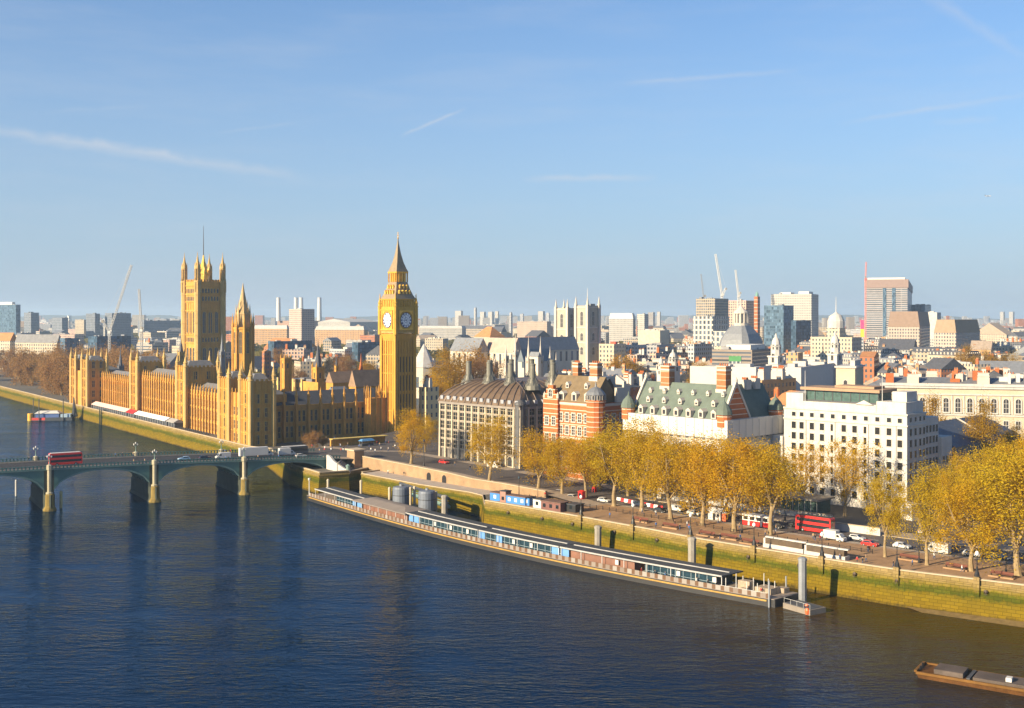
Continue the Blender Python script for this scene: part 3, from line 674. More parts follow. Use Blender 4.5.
b.box(-6, 6, -.1, .06, 50.31, 50.6); cbm = b.mesh('carved_band', STONE2)
for k in range(4): a = k * math.pi / 2; link('carved_band', cbm, st, (math.sin(a) * (H2 + .05), -math.cos(a) * (H2 + .05), 0), a)
DIALW = plain('opal_glass_dial', (.7, .72, .75), .3, var=.04); DIALB = plain('prussian_blue_dial_ring', (.02, .035, .13), .5)
def hexa(b, c, r, y, mi): b.face([(c[0] + r * math.cos(2 * math.pi * i / 40), y, c[1] + r * math.sin(2 * math.pi * i / 40)) for i in range(40)], mi)
def dial():
    b = MB(); hexa(b, (0, 0), 3.72, -.02, 1); hexa(b, (0, 0), 3.45, -.05, 0)
    for r, w in ((3.42, .26), (2.5, .16), (1.15, .14)):
        for i in range(40):
            a0, a1 = 2 * math.pi * i / 40, 2 * math.pi * (i + 1) / 40
            b.face([(r * math.cos(a0), -.08, r * math.sin(a0)), (r * math.cos(a1), -.08, r * math.sin(a1)), ((r + w) * math.cos(a1), -.08, (r + w) * math.sin(a1)), ((r + w) * math.cos(a0), -.08, (r + w) * math.sin(a0))], 1)
    NUM = {0: 3, 1: 1, 2: 2, 3: 3, 4: 3, 5: 2, 6: 3, 7: 4, 8: 5, 9: 3, 10: 2, 11: 3}
    for k in range(12):
        a = math.pi / 2 - 2 * math.pi * k / 12
        for j in range(NUM[k]):
            da = (j - (NUM[k] - 1) / 2) * .07; c, s = math.cos(a + da), math.sin(a + da); tx, tz = -s * .1, c * .1
            b.face([(2.68 * c - tx, -.07, 2.68 * s - tz), (2.68 * c + tx, -.07, 2.68 * s + tz), (3.42 * c + tx, -.07, 3.42 * s + tz), (3.42 * c - tx, -.07, 3.42 * s - tz)], 1)
        c, s = math.cos(a), math.sin(a); tx, tz = -s * .05, c * .05
        b.face([(1.2 * c - tx, -.07, 1.2 * s - tz), (1.2 * c + tx, -.07, 1.2 * s + tz), (2.5 * c + tx, -.07, 2.5 * s + tz), (2.5 * c - tx, -.07, 2.5 * s - tz)], 1)
    return b.mesh('clock_dial', [DIALW, DIALB])
def hands():
    b = MB()
    for ang, l, w in ((rad(90 - 268), 2.1, .2), (rad(90 - 342), 3.2, .14)):
        c, s = math.cos(ang), math.sin(ang); tx, tz = -s * w, c * w
        b.face([(-c * .7 - tx, -.12, -s * .7 - tz), (-c * .7 + tx, -.12, -s * .7 + tz), (l * c + tx * .3, -.12, l * s + tz * .3), (l * c - tx * .3, -.12, l * s - tz * .3)])
    return b.mesh('clock_hands', DIALB)
dm, hm = dial(), hands()
fm = MB(); fm.box(-4.6, -4.2, -.3, 0, -4.6, 4.6); fm.box(4.2, 4.6, -.3, 0, -4.6, 4.6); fm.box(-4.2, 4.2, -.3, 0, 4.2, 4.6); fm.box(-4.2, 4.2, -.3, 0, -4.6, -4.2)
for a, c in ((-1, -1), (1, -1), (1, 1), (-1, 1)): fm.face([(4.2 * a, -.015, 4.2 * c), (2.2 * a, -.015, 4.2 * c), (4.2 * a, -.015, 2.2 * c)])
fmm = fm.mesh('dial_frame', GILT)
for loc, rz in (((0, -H2 - .25, 56.5), 0), ((-H2 - .25, 0, 56.5), -math.pi / 2), ((H2 + .25, 0, 56.5), math.pi / 2), ((0, H2 + .25, 56.5), math.pi)):
    d = link('clock_dial', dm, ct, loc, rz); link('clock_hands', hm, d); link('dial_frame', fmm, d)
b = MB(); b.box(-6.4, 6.4, -6.4, 6.4, 63.01, 66.4)
for i in range(8):
    a = -5.6 + 11.2 * i / 7
    for s in (-1, 1): b.box(a - .35, a + .35, s * 6.5 - .3, s * 6.5 + .3, 63.1, 66.2); b.box(s * 6.5 - .3, s * 6.5 + .3, a - .35, a + .35, 63.1, 66.2)
b.frus(-6.9, 6.9, -6.9, 6.9, 66.2, 66.8, -.25); b.build('belfry', GOLD, ct)
ROOFI = plain('iron_tile_spire', (.26, .19, .11), .55, .1, var=.3, scale=.8)
b = MB(); b.ring([[(x * r, y * r, z) for x, y in ((-1, -1), (1, -1), (1, 1), (-1, 1))] for r, z in ((6.9, 66.81), (5.9, 68.6), (4.6, 71.8), (3.7, 75))]); lr = b.build('lower_roof', ROOFI, ct)
for zz, k in ((69.2, 4), (71.8, 3)):
    for i in range(k):
        a = (i - (k - 1) / 2) * 2.2; off = 5.75 if zz < 70 else 4.65
        for s in (0, 1):
            d = MB(); d.box(-.5, .5, -.55, .9, 0, 1.1); d.gable(-.65, .65, -.7, 1.2, 1.1, 1.9, 'y'); oo = d.build('dormer', GILT, lr, (a, -off, zz) if s == 0 else (-off, a, zz), 0 if s == 0 else -math.pi / 2)
b = MB(); q = 3.6; b.box(-3.1, 3.1, -3.1, 3.1, 75, 79.4)
for i in range(5):
    a = -q + 2 * q * i / 4
    for s in (-1, 1): b.box(a - .28, a + .28, s * q - .28, s * q + .28, 75.01, 79.3); b.box(s * q - .28, s * q + .28, a - .28, a + .28, 75.01, 79.3)
b.frus(-3.9, 3.9, -3.9, 3.9, 79.3, 80, -.2); b.build('lantern', GILT, ct)
b = MB(); b.ring([[(x * r, y * r, z) for x, y in ((-1, -1), (1, -1), (1, 1), (-1, 1))] for r, z in ((4.0, 80.01), (3.2, 81.8), (2.2, 84.6), (1.35, 88), (.75, 91.3), (.35, 94), (.16, 96))])
sp_ = b.build('spire', ROOFI, ct)
b = MB(); b.lathe([(.16, 95.9), (.5, 96.4), (.16, 96.9), (.12, 98.6), (.34, 98.9), (.08, 99.4)], n=8); b.bar((-.8, 0, 97.8), (.8, 0, 97.8), .2); b.bar((0, -.8, 97.8), (0, .8, 97.8), .2); b.build('finial', GILT, sp_)

ct.scale = (.89, .89, 1)
# ---- the square royal tower
dV = 860; vt = thing('square_tower', 'massive square gothic tower with four crowned corner turrets and tall flagpole', 'tower', (*at(203.5, dV), 0), rad(43))
h = 11.0; b = MB(); b.box(-h, h, -h, h, 0, 84)
for z in (20, 38, 44, 62, 68.5, 74, 80.5):
    for s in (-1, 1): b.box(-h, h, s * (h + .2) - .3, s * (h + .2) + .3, z, z + .8); b.box(s * (h + .2) - .3, s * (h + .2) + .3, -h, h, z, z + .8)
for i in range(5):
    a = -7.6 + 15.2 * i / 4
    for s in (-1, 1):
        b.box(a - .32, a + .32, s * (h + .1) - .25, s * (h + .1) + .25, 44, 68); b.box(s * (h + .1) - .25, s * (h + .1) + .25, a - .32, a + .32, 44, 68)
crenels(b, -h, h, -h, h, 84.001, 1.6, 1.2, 1.2, .5); b.build('tower_body', STONE, vt)
for sx_, sy_ in ((-1, -1), (1, -1), (1, 1), (-1, 1)):
    t = MB(); t.lathe([(2.5, 0), (2.5, 83), (2.8, 83.5), (2.8, 84.6), (1.5, 85), (1.5, 92.8), (2.3, 93.2), (2.5, 94.2), (2.0, 96.2), (1.1, 98.6), (.6, 101), (.75, 101.4), (.4, 102), (.07, 106)], sx_ * h, sy_ * h, 8, rot=math.pi / 8)
    for i in range(8): a = math.pi / 8 + i * math.pi / 4; t.lathe([(.34, 84.6), (.34, 93), (.3, 95), (.05, 98)], sx_ * h + 2.1 * math.cos(a), sy_ * h + 2.1 * math.sin(a), 5); t.lathe([(.3, 76), (.3, 83), (.04, 86.5)], sx_ * h + 2.6 * math.cos(a), sy_ * h + 2.6 * math.sin(a), 5)
    for z in (20, 32, 44, 53, 62, 74): t.lathe([(2.75, z), (2.75, z + .8)], sx_ * h, sy_ * h, 8, rot=math.pi / 8)
    t.build('corner_turret', STONE2, vt)
wa = win_mesh(2.9, 15.5, 2, 3, True, STONE2, glass('blue_grey_glass', (.035, .05, .08), .3), fr=.4, proud=.35); wb = win_mesh(2.9, 19, 2, 3, True, STONE2, glass('blue_grey_glass', (.035, .05, .08), .3), fr=.4, proud=.35); wc = win_mesh(1.5, 3.2, 1, 1, True, STONE2)
put_windows(vt, 'N', [(a, 46) for a in (-5.2, 0, 5.2)], -h, wa); put_windows(vt, 'N', [(a, 16) for a in (-5.2, 0, 5.2)], -h, wb)
put_windows(vt, 'E', [(a, 46) for a in (-5.2, 0, 5.2)], -h, wa); put_windows(vt, 'E', [(a, 16) for a in (-5.2, 0, 5.2)], -h, wb)
put_windows(vt, 'N', [(a, z) for a in (-6.4, -3.8, -1.3, 1.3, 3.8, 6.4) for z in (39.4, 69.8, 75.6)], -h, wc); put_windows(vt, 'E', [(a, z) for a in (-6.4, -3.8, -1.3, 1.3, 3.8, 6.4) for z in (39.4, 69.8, 75.6)], -h, wc)
b = MB(); b.lathe([(4.4, 84), (4.4, 89.5), (5.0, 90), (2.8, 95.5), (1.4, 99), (.4, 104)], n=8, rot=math.pi / 8)
for i in range(8): a = math.pi / 8 + i * math.pi / 4; b.lathe([(.4, 88), (.4, 92.5), (.05, 95)], 4.7 * math.cos(a), 4.7 * math.sin(a), 6)
b.build('crown_roof', GILT, vt)
b = MB(); b.lathe([(.42, 104), (.3, 115), (.14, 126)], n=8); b.build('flagpole', DARK, vt)

vt.scale = (.93, .93, 1)
# ---- the octagonal central spire
dC = 705; cs = thing('octagonal_spire', 'slim octagonal gothic lantern tower with crocketed stone spire', 'spire', (*at(243, dC), 0), rad(43))
z = lambda py: zy(py, dC); R8 = math.pi / 8
b = MB(); b.lathe([(6.0, 0), (6.0, z(330)), (6.3, z(329)), (6.1, z(327))], n=8, rot=R8)
for i in range(8):
    a = R8 + i * math.pi / 4; x, y = 6.2 * math.cos(a), 6.2 * math.sin(a); b.lathe([(.85, 0), (.85, z(327)), (1.0, z(326)), (.6, z(322)), (.06, z(313))], x, y, 6)
b.build('octagon', STONE, cs)
b = MB(); b.lathe([(4.3, z(327)), (4.2, z(315)), (4.4, z(314)), (3.0, z(308)), (2.0, z(300)), (.9, z(291)), (.1, z(283))], n=8, rot=R8)
for i in range(8):
    a = R8 + i * math.pi / 4; x, y = 4.2 * math.cos(a), 4.2 * math.sin(a); b.lathe([(.5, z(327)), (.5, z(312)), (.05, z(304))], x, y, 6); b.lathe([(.3, z(314)), (.3, z(306)), (.04, z(300))], x * .62, y * .62, 6)
b.build('spire', plain('weathered_spire_stone', (.42, .30, .15), .85, var=.3, scale=.4), cs)
wl = win_mesh(1.6, 13, 2, 3, True, STONE2, fr=.3)
for i in range(8):
    a = i * math.pi / 4; rr = 6.0 * math.cos(R8) + .02; o = link('lancet_window', wl, cs, (rr * math.cos(a), rr * math.sin(a), z(353)), a + math.pi / 2)
# ---- other pieces of the palace court, each placed by what stands behind the north return
def spire_turret(px, d, w, ypar, ytip, label, mat=STONE, a=40, tip=SLATE, name='stair_turret'):
    q = thing(name, label, 'turret', (*at(px, d), 0), rad(a)); z1 = zy(ypar, d); r = w * d / F / 2; b = MB(); b.box(-r * .8, r * .8, -r * .8, r * .8, 0, z1)
    for sx_, sy_ in ((-1, -1), (1, -1), (1, 1), (-1, 1)): b.lathe([(.22 * r, 0), (.22 * r, z1 + r * .3), (.03, z1 + r)], sx_ * r * .8, sy_ * r * .8, 6)
    b.box(-r * .95, r * .95, -r * .95, r * .95, z1 - r * .5, z1 - r * .25); b.build('turret_shaft', mat, q)
    if ytip: b = MB(); b.lathe([(r * .75, z1), (r * .5, z1 + (zy(ytip, d) - z1) * .35), (r * .22, z1 + (zy(ytip, d) - z1) * .6), (.05, zy(ytip, d))], n=8, rot=R8); b.build('spire', tip, q)
    wmm = win_mesh(r * .35, r * 1.1, 1, 1, True, STONE2, fr=.1); put_windows(q, 'E', [(0, z1 - r * 2.2)], -r * .8, wmm); put_windows(q, 'N', [(0, z1 - r * 2.2)], -r * .8, wmm)
spire_turret(318, 600, 10, 367, 338, 'golden square turret with grey needle spire behind the shaded palace wing')
spire_turret(286, 640, 9, 358, None, 'plain golden square ventilation turret behind the shaded palace wing')
spire_turret(336.5, 640, 3.4, 366, 353, 'slender golden pinnacle turret left of the brown gabled hall roofs')
spire_turret(361, 650, 7, 374, 353, 'dark red brick turret with pyramid top near the clock tower', BRICK, tip=BRICK)
spire_turret(222, 640, 5, 352, 333, 'grey slated ventilation turret just left of the octagonal spire', LEAD, tip=LEAD)
spire_turret(181, 680, 6, 352, 336, 'pale turret with dark pointed cap standing at the foot of the great square tower', STONE2)
spire_turret(120.5, 760, 5.5, 366, 347, 'dark slate ventilator spire behind the left wing of the palace', SLATE)
spire_turret(377, 610, 4, 372, 360, 'low golden pinnacle turret touching the left side of the clock tower', STONE)
# ------------------------------------------------------------------ riverside buildings
def corner(xl, xc, xr, d, a):
    C = Vector(at(xc, d)); u = Vector((-math.sin(a), math.cos(a))); v = Vector((math.cos(a), math.sin(a)))
    tl, tr = (xl - 512) / F, (xr - 512) / F
    Ln = (tl * C.y - C.x) / (u.x - tl * u.y); Rn = (tr * C.y - C.x) / (v.x - tr * v.y)
    return C, Ln, Rn
# --- bronze roofed office with ventilation chimneys
A1 = rad(44); ph = thing('parliament_office', 'stone piered office block with ribbed bronze roof and tall ventilation chimneys', 'office block', (3, 421, 0), A1)
Lp, Rp = 46.0, 48.0; EV, RT = 25.0, 33.6
PIER = plain('pale_sandstone_pier', (.43, .37, .28), .8, var=.15); BRZ = plain('bronze_roof_sheet', (.15, .10, .062), .5, .25, var=.28, scale=.25)
b = MB(); b.box(.8, Rp, .8, Lp - .3, 0, EV); core = b.build('core_wall', plain('dark_grey_office_wall', (.16, .15, .14), .7), ph)  # core wall in one even dark grey
NB = 12; st = Lp / NB; b = MB()
for i in range(NB + 1):
    y = st * i; w = .42; y = min(max(y, w), Lp - w)
    b.ring([[(-.15, y - w, 2.5), (.79, y - w, 2.5), (.79, y + w, 2.5), (-.15, y + w, 2.5)], [(.15, y - w * .8, EV), (.79, y - w * .8, EV), (.79, y + w * .8, EV), (.15, y + w * .8, EV)]])
NX = 11; sx_ = Rp / NX
for i in range(1, NX + 1):
    x = sx_ * i; b.box(x - .42, x + .42, -.1, .79, 2.5, EV)
b.build('stone_pier', PIER, ph)
b = MB(); b.box(-.1, .78, .0, Lp, EV - .9, EV); b.box(.78, Rp, -.05, .78, EV - .9, EV)
for k in range(5): z = 6.6 + 3.65 * k; b.box(.35, .79, .9, Lp - .3, z, z + .5); b.box(.9, Rp, .35, .79, z, z + .5)
b.build('spandrel_band', plain('grey_bronze_spandrel', (.24, .21, .185), .6, .15), ph)
OWIN = glass('office_glass', (.016, .018, .02), .2)
wm = win_mesh(2.7, 2.9, 2, 2, False, PIER, OWIN, fr=.16, proud=.3)
put_windows(ph, 'E', [(st * (i + .5), 7.2 + 3.65 * k) for k in range(5) for i in range(NB)], .76, wm)
put_windows(ph, 'N', [(sx_ * (i + .5), 7.2 + 3.65 * k) for k in range(1, 5) for i in range(8)], .76, wm)
wm = win_mesh(2.2, 3.6, 1, 1, True, PIER, WINDK, fr=.3, proud=.3)
put_windows(ph, 'E', [(st * (i + .5) + .2, 2.8) for i in range(8)], .74, wm)
# roof: curved mansard with ribs
prof = [(-.25, EV + .01), (.7, EV + 2.0), (2.8, EV + 4.1), (5.8, EV + 6.1), (9.5, EV + 7.7), (13, RT)]
b = MB(); b.ring([[(o, o, z), (Rp - o * .4, o, z), (Rp - o * .4, Lp - o, z), (o, Lp - o, z)] for o, z in prof]); roof = b.build('bronze_roof', BRZ, ph)
b = MB()
for i in range(NB + 1):
    y0 = st * i
    pts = []
    for o, z in prof: f = 1 - 2 * o / Lp; pts.append((o - .12, Lp / 2 + (y0 - Lp / 2) * (1 - .42 * (o + .25) / 13.2), z + .1))
    b.tube(pts, .24, 4)
for i in range(1, NX):
    x0 = sx_ * i; b.tube([(x0 + (Rp / 2 - x0) * .3 * (o + .25) / 13.2, o - .12, z + .1) for o, z in prof], .24, 4)
b.build('roof_rib', plain('dark_roof_rib', (.12, .09, .075), .5, .3), roof)
b = MB()
for i in range(NB): y = st * (i + .5); b.box(-.1, 1.0, y - .8, y + .8, EV + .9, EV + 2.3)
for i in range(NX - 1): x = sx_ * (i + .9); b.box(x - .8, x + .8, -.1, 1.0, EV + .9, EV + 2.3)
b.build('roof_window', plain('grey_glazed_roof', (.32, .33, .36), .3, .1), roof)
def vent(x, y, zb, zt_, k=1.0):
    b = MB(); b.lathe([(3.3 * k, zb - 1.5), (3.0 * k, zb), (2.0 * k, zb + 1.0), (1.5 * k, zb + 2.2), (1.45 * k, zb + 2.6)], x, y, 12); b.lathe([(1.15 * k, zb + 2.4), (1.1 * k, zt_ - .6), (1.3 * k, zt_ - .55), (1.3 * k, zt_ - .25), (1.0 * k, zt_ - .2), (1.0 * k, zt_)], x, y, 12)
    for i in range(8): a = i * math.pi / 4; b.bar((x + 2.9 * k * math.cos(a), y + 2.9 * k * math.sin(a), zb), (x + 1.25 * k * math.cos(a), y + 1.25 * k * math.sin(a), zb + 3), .16)
    b.build('ventilation_chimney', plain('weathered_bronze_vent', (.15, .145, .12), .6, .2, var=.3), ph)
for y in (4.5, 16.5, 28.5, 40.5): vent(11, y, RT - 1.3, 40.6)
for x, y in ((24, 42), (36, 42), (24, 6.5), (36, 6.5), (45, 15), (45, 27), (45, 39)): vent(x, y, RT - .8, 40.6)
b = MB(); b.lathe([(2.0, 0), (2.0, EV + .5), (2.3, EV + .7), (2.1, EV + 1.5), (1.2, EV + 2.6)], 1.6, 1.6, 14); 
for z in (6.6, 10.25, 13.9, 17.5, 21.2): b.lathe([(2.1, z), (2.1, z + .7)], 1.6, 1.6, 14)
b.build('corner_turret', plain('dark_glazed_turret', (.07, .07, .075), .6), ph)
# --- striped red brick building
def striped(name, brick=(.37, .105, .03), white=(.52, .42, .33), step=1.7, frac=.16):
    if name in MATS: return MATS[name]
    m, N, L, P = nodes(name); t = N.new('ShaderNodeTexCoord'); sp = N.new('ShaderNodeSeparateXYZ'); L.new(t.outputs['Object'], sp.inputs[0])
    q = mm(N, L, 'LESS_THAN', mm(N, L, 'FRACT', mm(N, L, 'DIVIDE', sp.outputs[2], step)), frac); f = noise(N, L, t.outputs['Object'], .8, 4)
    br = mmix(N, L, f, tuple(x * .7 for x in brick), tuple(x * 1.3 for x in brick)); L.new(mmix(N, L, q, br, white), P.inputs['Base Color']); P.inputs['Roughness'].default_value = .85
    MATS[name] = m; return m
STRIPE = striped('striped_brickwork'); STRIPC = striped('striped_chimney_brick', brick=(.30, .12, .045), white=(.42, .33, .25), step=1.9, frac=.12)
OLIVE = plain('moss_brown_slate', (.17, .125, .075), .8, var=.3, scale=.5); WSTONE = plain('white_dressed_stone', (.47, .43, .38), .8, var=.12)
def chimney(par, x, y, z0, z1, w=2.3, l=3.4, mat=None):
    b = MB(); b.box(x - w / 2, x + w / 2, y - l / 2, y + l / 2, z0, z1); b.box(x - w / 2 - .2, x + w / 2 + .2, y - l / 2 - .2, y + l / 2 + .2, z1 - 1.3, z1 - .7, 1); b.box(x - w / 2 - .15, x + w / 2 + .15, y - l / 2 - .15, y + l / 2 + .15, z1 + .001, z1 + .35, 1)
    b.box(x - w / 2 - .25, x + w / 2 + .25, y - l / 2 - .25, y + l / 2 + .25, z0, z0 + 3.2, 1)
    for i in range(4): b.lathe([(.3, z1 + .35), (.22, z1 + 1.1)], x, y - l / 2 + l * (i + .5) / 4, 6, 2)
    return b.build('chimney', [mat or STRIPC, WSTONE, BRICK], par)
def dormer(par, x, y, z, w=1.9, h=2.2, face='E', roofm=None):
    b = MB(); b.box(-w / 2, w / 2, -.1, 2.6, 0, h); b.gable(-w / 2 - .15, w / 2 + .15, -.2, 2.6, h + .001, h + .9, 'y'); b.face([(-w * .3, -.112, .3), (w * .3, -.112, .3), (w * .3, -.112, h - .3), (-w * .3, -.112, h - .3)], 1)
    return b.build('dormer', [WSTONE, WINDK], par, (x, y, z), -math.pi / 2 if face == 'E' else 0)
A2 = rad(43); C, Ls, Rs = corner(545, 596, 631, 394, A2); ns = thing('brick_building', 'red and white striped brick building with corner turret dome and brown mansard roof', 'building', (C.x, C.y, 0), A2)
z = lambda py, d=394: zy(py, d)
EZ = z(404); b = MB(); b.box(0, Rs, 0, Ls, 0, EZ); b.build('wall', STRIPE, ns)
b = MB(); b.box(-.3, -.004, 2, Ls, EZ - .9, EZ - .2); b.box(2, Rs, -.3, -.004, EZ - .9, EZ - .2); b.box(-.2, -.004, 2, Ls, 15.6, 16.2); b.box(2, Rs, -.2, -.004, 15.6, 16.2); b.build('cornice', WSTONE, ns)
b = MB(); b.gable(-.2, 13.5, 1.5, Ls + .0, EZ + .01, z(378), 'y', 0); b.gable(13.6, Rs, .5, 12, EZ + .01, z(381), 'x', 0); b.build('roof', OLIVE, ns)
wbr = win_mesh(1.5, 2.8, 2, 3, False, WSTONE, WINDK, fr=.35, proud=.15); wb2 = win_mesh(1.7, 2.6, 2, 2, True, WSTONE, WINDK, fr=.4, proud=.15)
ys = [4.6 + 3.05 * i for i in range(int((Ls - 9) / 3.05))]
put_windows(ns, 'E', [(y, zz) for y in ys for zz in (6, 11.2, 17.0, 21.6)], 0, wbr)
put_windows(ns, 'N', [(x, zz) for x in (5, 9, 13, 17, 21) if x < Rs - 2 for zz in (11.2, 17.0, 21.6)], 0, wbr)
for y in ys[::2]: dormer(ns, .3, y, EZ + .3, 2.3, 2.6)
for y in ys[1::3]: dormer(ns, 3.2, y, EZ + 4.6, 1.5, 1.4)
t = MB(); t.lathe([(3.3, 0), (3.3, z(403)), (3.6, z(402)), (3.4, z(400))], 1.0, 1.0, 12); tt = t.build('corner_turret', STRIPE, ns)
t = MB(); t.lathe([(3.3, z(400)), (3.4, z(395.5)), (3.7, z(395)), (3.0, z(392)), (1.9, z(389)), (.4, z(387)), (.3, z(385)), (.05, z(381))], 1.0, 1.0, 12); t.build('dome', LEAD, tt)
for i in range(10): a = 2 * math.pi * i / 12 + 2.6; link('turret_window', win_mesh(.75, 1.5, 1, 1, True, WSTONE, fr=.12), tt, (1 + 3.42 * math.cos(a), 1 + 3.42 * math.sin(a), z(399.6)), a + math.pi / 2)
# stepped gable tower at the far left
gt = MB(); y0, y1 = Ls - 7.5, Ls - .3; gt.box(-1.2, 7, y0, y1, 0, z(401)); 
for k, (py0, py1, ins) in enumerate(((401, 396, .5), (396, 391.5, 1.4), (391.5, 387.5, 2.3))): gt.box(-1.1, .4, y0 + ins, y1 - ins, z(py0) + .001 * k, z(py1))
gt.build('gable_tower', STRIPE, ns)
gt = MB(); gt.gable(.4, 9, y0, y1, z(401) + .01, z(391), 'x'); gt.build('gable_roof', SLATE, ns)
put_windows(ns, 'E', [((y0 + y1) / 2 + dx, zz) for dx in (-1.7, 1.7) for zz in (8, 14, 20)], -1.2, wbr); put_windows(ns, 'E', [((y0 + y1) / 2, z(399.5))], -1.1, wb2)
gt = MB(); ym = (y0 + y1) / 2; gt.lathe([(.6, z(387.5)), (.4, z(386.5)), (.35, z(385)), (.05, z(381))], -.6, ym, 8)
for y in (y0 + .3, y1 - .3): gt.lathe([(.5, z(401)), (.45, z(397.5)), (.05, z(394.5))], -.8, y, 8)
gt.build('finial', WSTONE, ns)
chimney(ns, 7, 6.5, z(387), z(365), 2.6, 3.6); chimney(ns, 10.5, Ls - 6, z(392), z(366), 2.2, 2.6)
gb = MB(); gb.box(14, 15.4, -.3, 8, EZ, z(383)); gb.gable(14, 15.4, -.3, 8, z(383), z(376), 'x', 0); gb.box(Rs - 8, Rs - 1, -.5, .6, EZ, z(389)); gb.build('side_gable', WSTONE, ns)
# --- green roofed striped building wrapped in white sheeting
A3 = rad(43); C, Lg, Rg = corner(625, 727, 786, 355, A3); ng = thing('green_roofed_building', 'striped brick building with pale green slate roof wrapped in white scaffold sheeting', 'building', (C.x, C.y, 0), A3)
b = MB(); b.box(.6, Rg, .6, Lg, 0, 26); b.build('wall', windowed('white_rendered_wall', (.62, .56, .46), 3.2, 3.6, .4, .5), ng)
SHEET = plain('white_scaffold_sheet', (.53, .52, .5), .7, var=.05, scale=.5)
b = MB(); b.box(-.5, .59, -.5, Lg + .5, 20.4, 26.2); b.box(.59, Rg, -.5, .59, 20.4, 26.2); b.build('scaffold_sheeting', SHEET, ng)
b = MB(); b.box(-.2, .59, .3, Lg, 13.5, 19.0); b.box(.59, Rg, -.2, .59, 13.5, 18.6); b.build('scaffold_sheeting', SHEET, ng)
b = MB()
for i in range(12): y = Lg * (i + .5) / 12; b.bar((-.75, y, 0), (-.75, y, 26.4), .09)
for i in range(9): x = Rg * (i + .5) / 9; b.bar((x, -.75, 0), (x, -.75, 26.4), .09)
for zz in (19.6, 20.2, 26.35): b.bar((-.75, -.75, zz), (-.75, Lg, zz), .09); b.bar((-.75, -.75, zz), (Rg, -.75, zz), .09)
b.build('scaffold_frame', STEEL, ng)
GSL = plain('pale_green_slate', (.115, .145, .125), .7, var=.22, scale=.4)
z = lambda py, d=362: zy(py, d)
RZ = z(384, 372); b = MB(); b.gable(1.2, 17, 3.2, Lg - 1.5, 25.2, RZ, 'y', 0); b.gable(17.01, Rg, 2.6, 16, 25.2, RZ - .2, 'x', 0); gr = b.build('roof', GSL, ng)
for k in range(7): y = 6 + (Lg - 12) * k / 6; dormer(gr, 1.1, y, 26.3, 1.9, 2.0)
for k in range(5): y = 8 + (Lg - 15) * k / 4; dormer(gr, 3.7, y, 29.9, 1.4, 1.2)
for k in range(6): y = 6 + (Lg - 12) * k / 5; dormer(gr, 6.0, y, 32.9, 1.1, .9)
for yy in (3.2, Lg - 1.5):
    g = MB(); x0, x1 = .8, 17.3
    for s in (-.35, .35): pass
    g.ring([[(x0, yy - .4, 25.1), (x0, yy + .4, 25.1), (x0 + .9, yy + .4, 25.1), (x0 + .9, yy - .4, 25.1)], [(8.6, yy - .4, RZ + 1.1), (8.6, yy + .4, RZ + 1.1), (9.6, yy + .4, RZ + 1.1), (9.6, yy - .4, RZ + 1.1)]])
    g.ring([[(x1 - .9, yy - .4, 25.1), (x1 - .9, yy + .4, 25.1), (x1, yy + .4, 25.1), (x1, yy - .4, 25.1)], [(8.6, yy - .38, RZ + 1.0), (8.6, yy + .38, RZ + 1.0), (9.5, yy + .38, RZ + 1.0), (9.5, yy - .38, RZ + 1.0)]]); g.lathe([(.5, RZ + 1), (.6, RZ + 1.8), (.1, RZ + 2.8)], 9.1, yy, 8)
    g.build('gable_coping', WSTONE, ng)
g = MB(); g.face([(1.5, 3.0, 25.2), (16.7, 3.0, 25.2), (9.1, 3.0, RZ)]); g.build('gable_wall', STRIPE, ng)
for (x, y) in ((1.2, 2.0), (1.2, Lg - .5), (Rg - 3, 2)):
    t = MB(); t.lathe([(2.3, 24), (2.3, 27.6), (2.5, 27.8)], x, y, 12); tt = t.build('corner_turret', STRIPE, ng)
    t = MB(); t.lathe([(2.6, 27.81), (2.45, 29), (1.8, 30.4), (.8, 31.5), (.3, 32), (.05, 33.4)], x, y, 12); t.build('dome', GSL, tt)
chimney(ng, 9.1, Lg * .19, RZ - 4.5, z(367, 366), 2.9, 3.6); chimney(ng, 9.1, Lg * .74, RZ - 4.5, z(366.5, 384), 2.9, 3.6)
chimney(ng, 22, 9, RZ - 2, z(381, 374), 2.2, 2.6); chimney(ng, Rg - 5, 9, RZ - 2, z(379, 380), 2.2, 2.6)
# --- the white office block
A4 = rad(46); C, Lw, Rw = corner(784, 907, 950, 340, A4); wb_ = thing('white_office', 'white stone office block with rows of dark windows and glazed rooftop pavilion', 'office block', (C.x, C.y, 0), A4)
z = lambda py, d=344: zy(py, d)
ZM = z(406); b = MB()
b.box(0, 13, 0, Lw, 0, ZM - 2.2); b.box(.5, 12, .5, Lw * .24, ZM - 2.2, ZM + 1.2); b.box(.5, 12, Lw * .84, Lw - .5, ZM - 2.2, ZM + 2.4)
b.box(.35, 12, Lw * .24, Lw * .84, ZM - 2.2, ZM); b.box(-.9, 5, Lw + .01, Lw + 5, 0, z(437, 365)); b.box(5, 13, Lw + .01, Lw + 3, 0, ZM - 5)
b.box(13.01, Rw * .78, .8, 18, 0, ZM - 4.2); b.box(Rw * .78 + .01, Rw + 1, -.2, 22, 0, z(437, 358)); b.box(13.01, Rw * .8, 8, 26, ZM - 8, ZM - 2.5); b.box(3, 10, 1.5, 6, ZM - 2, ZM + 4.2)
b.build('wall', PORTLAND, wb_)
tr = MB()
for zz in (ZM - 2.6, ZM - 5.9): tr.box(-.35, -.004, -.35, Lw + .1, zz, zz + .45); tr.box(0, 13, -.35, -.004, zz, zz + .45)
for y in (3.6, 12.4, 23.5, 33.5): tr.box(-.3, -.004, y - .3, y + .3, 6, ZM - 6)
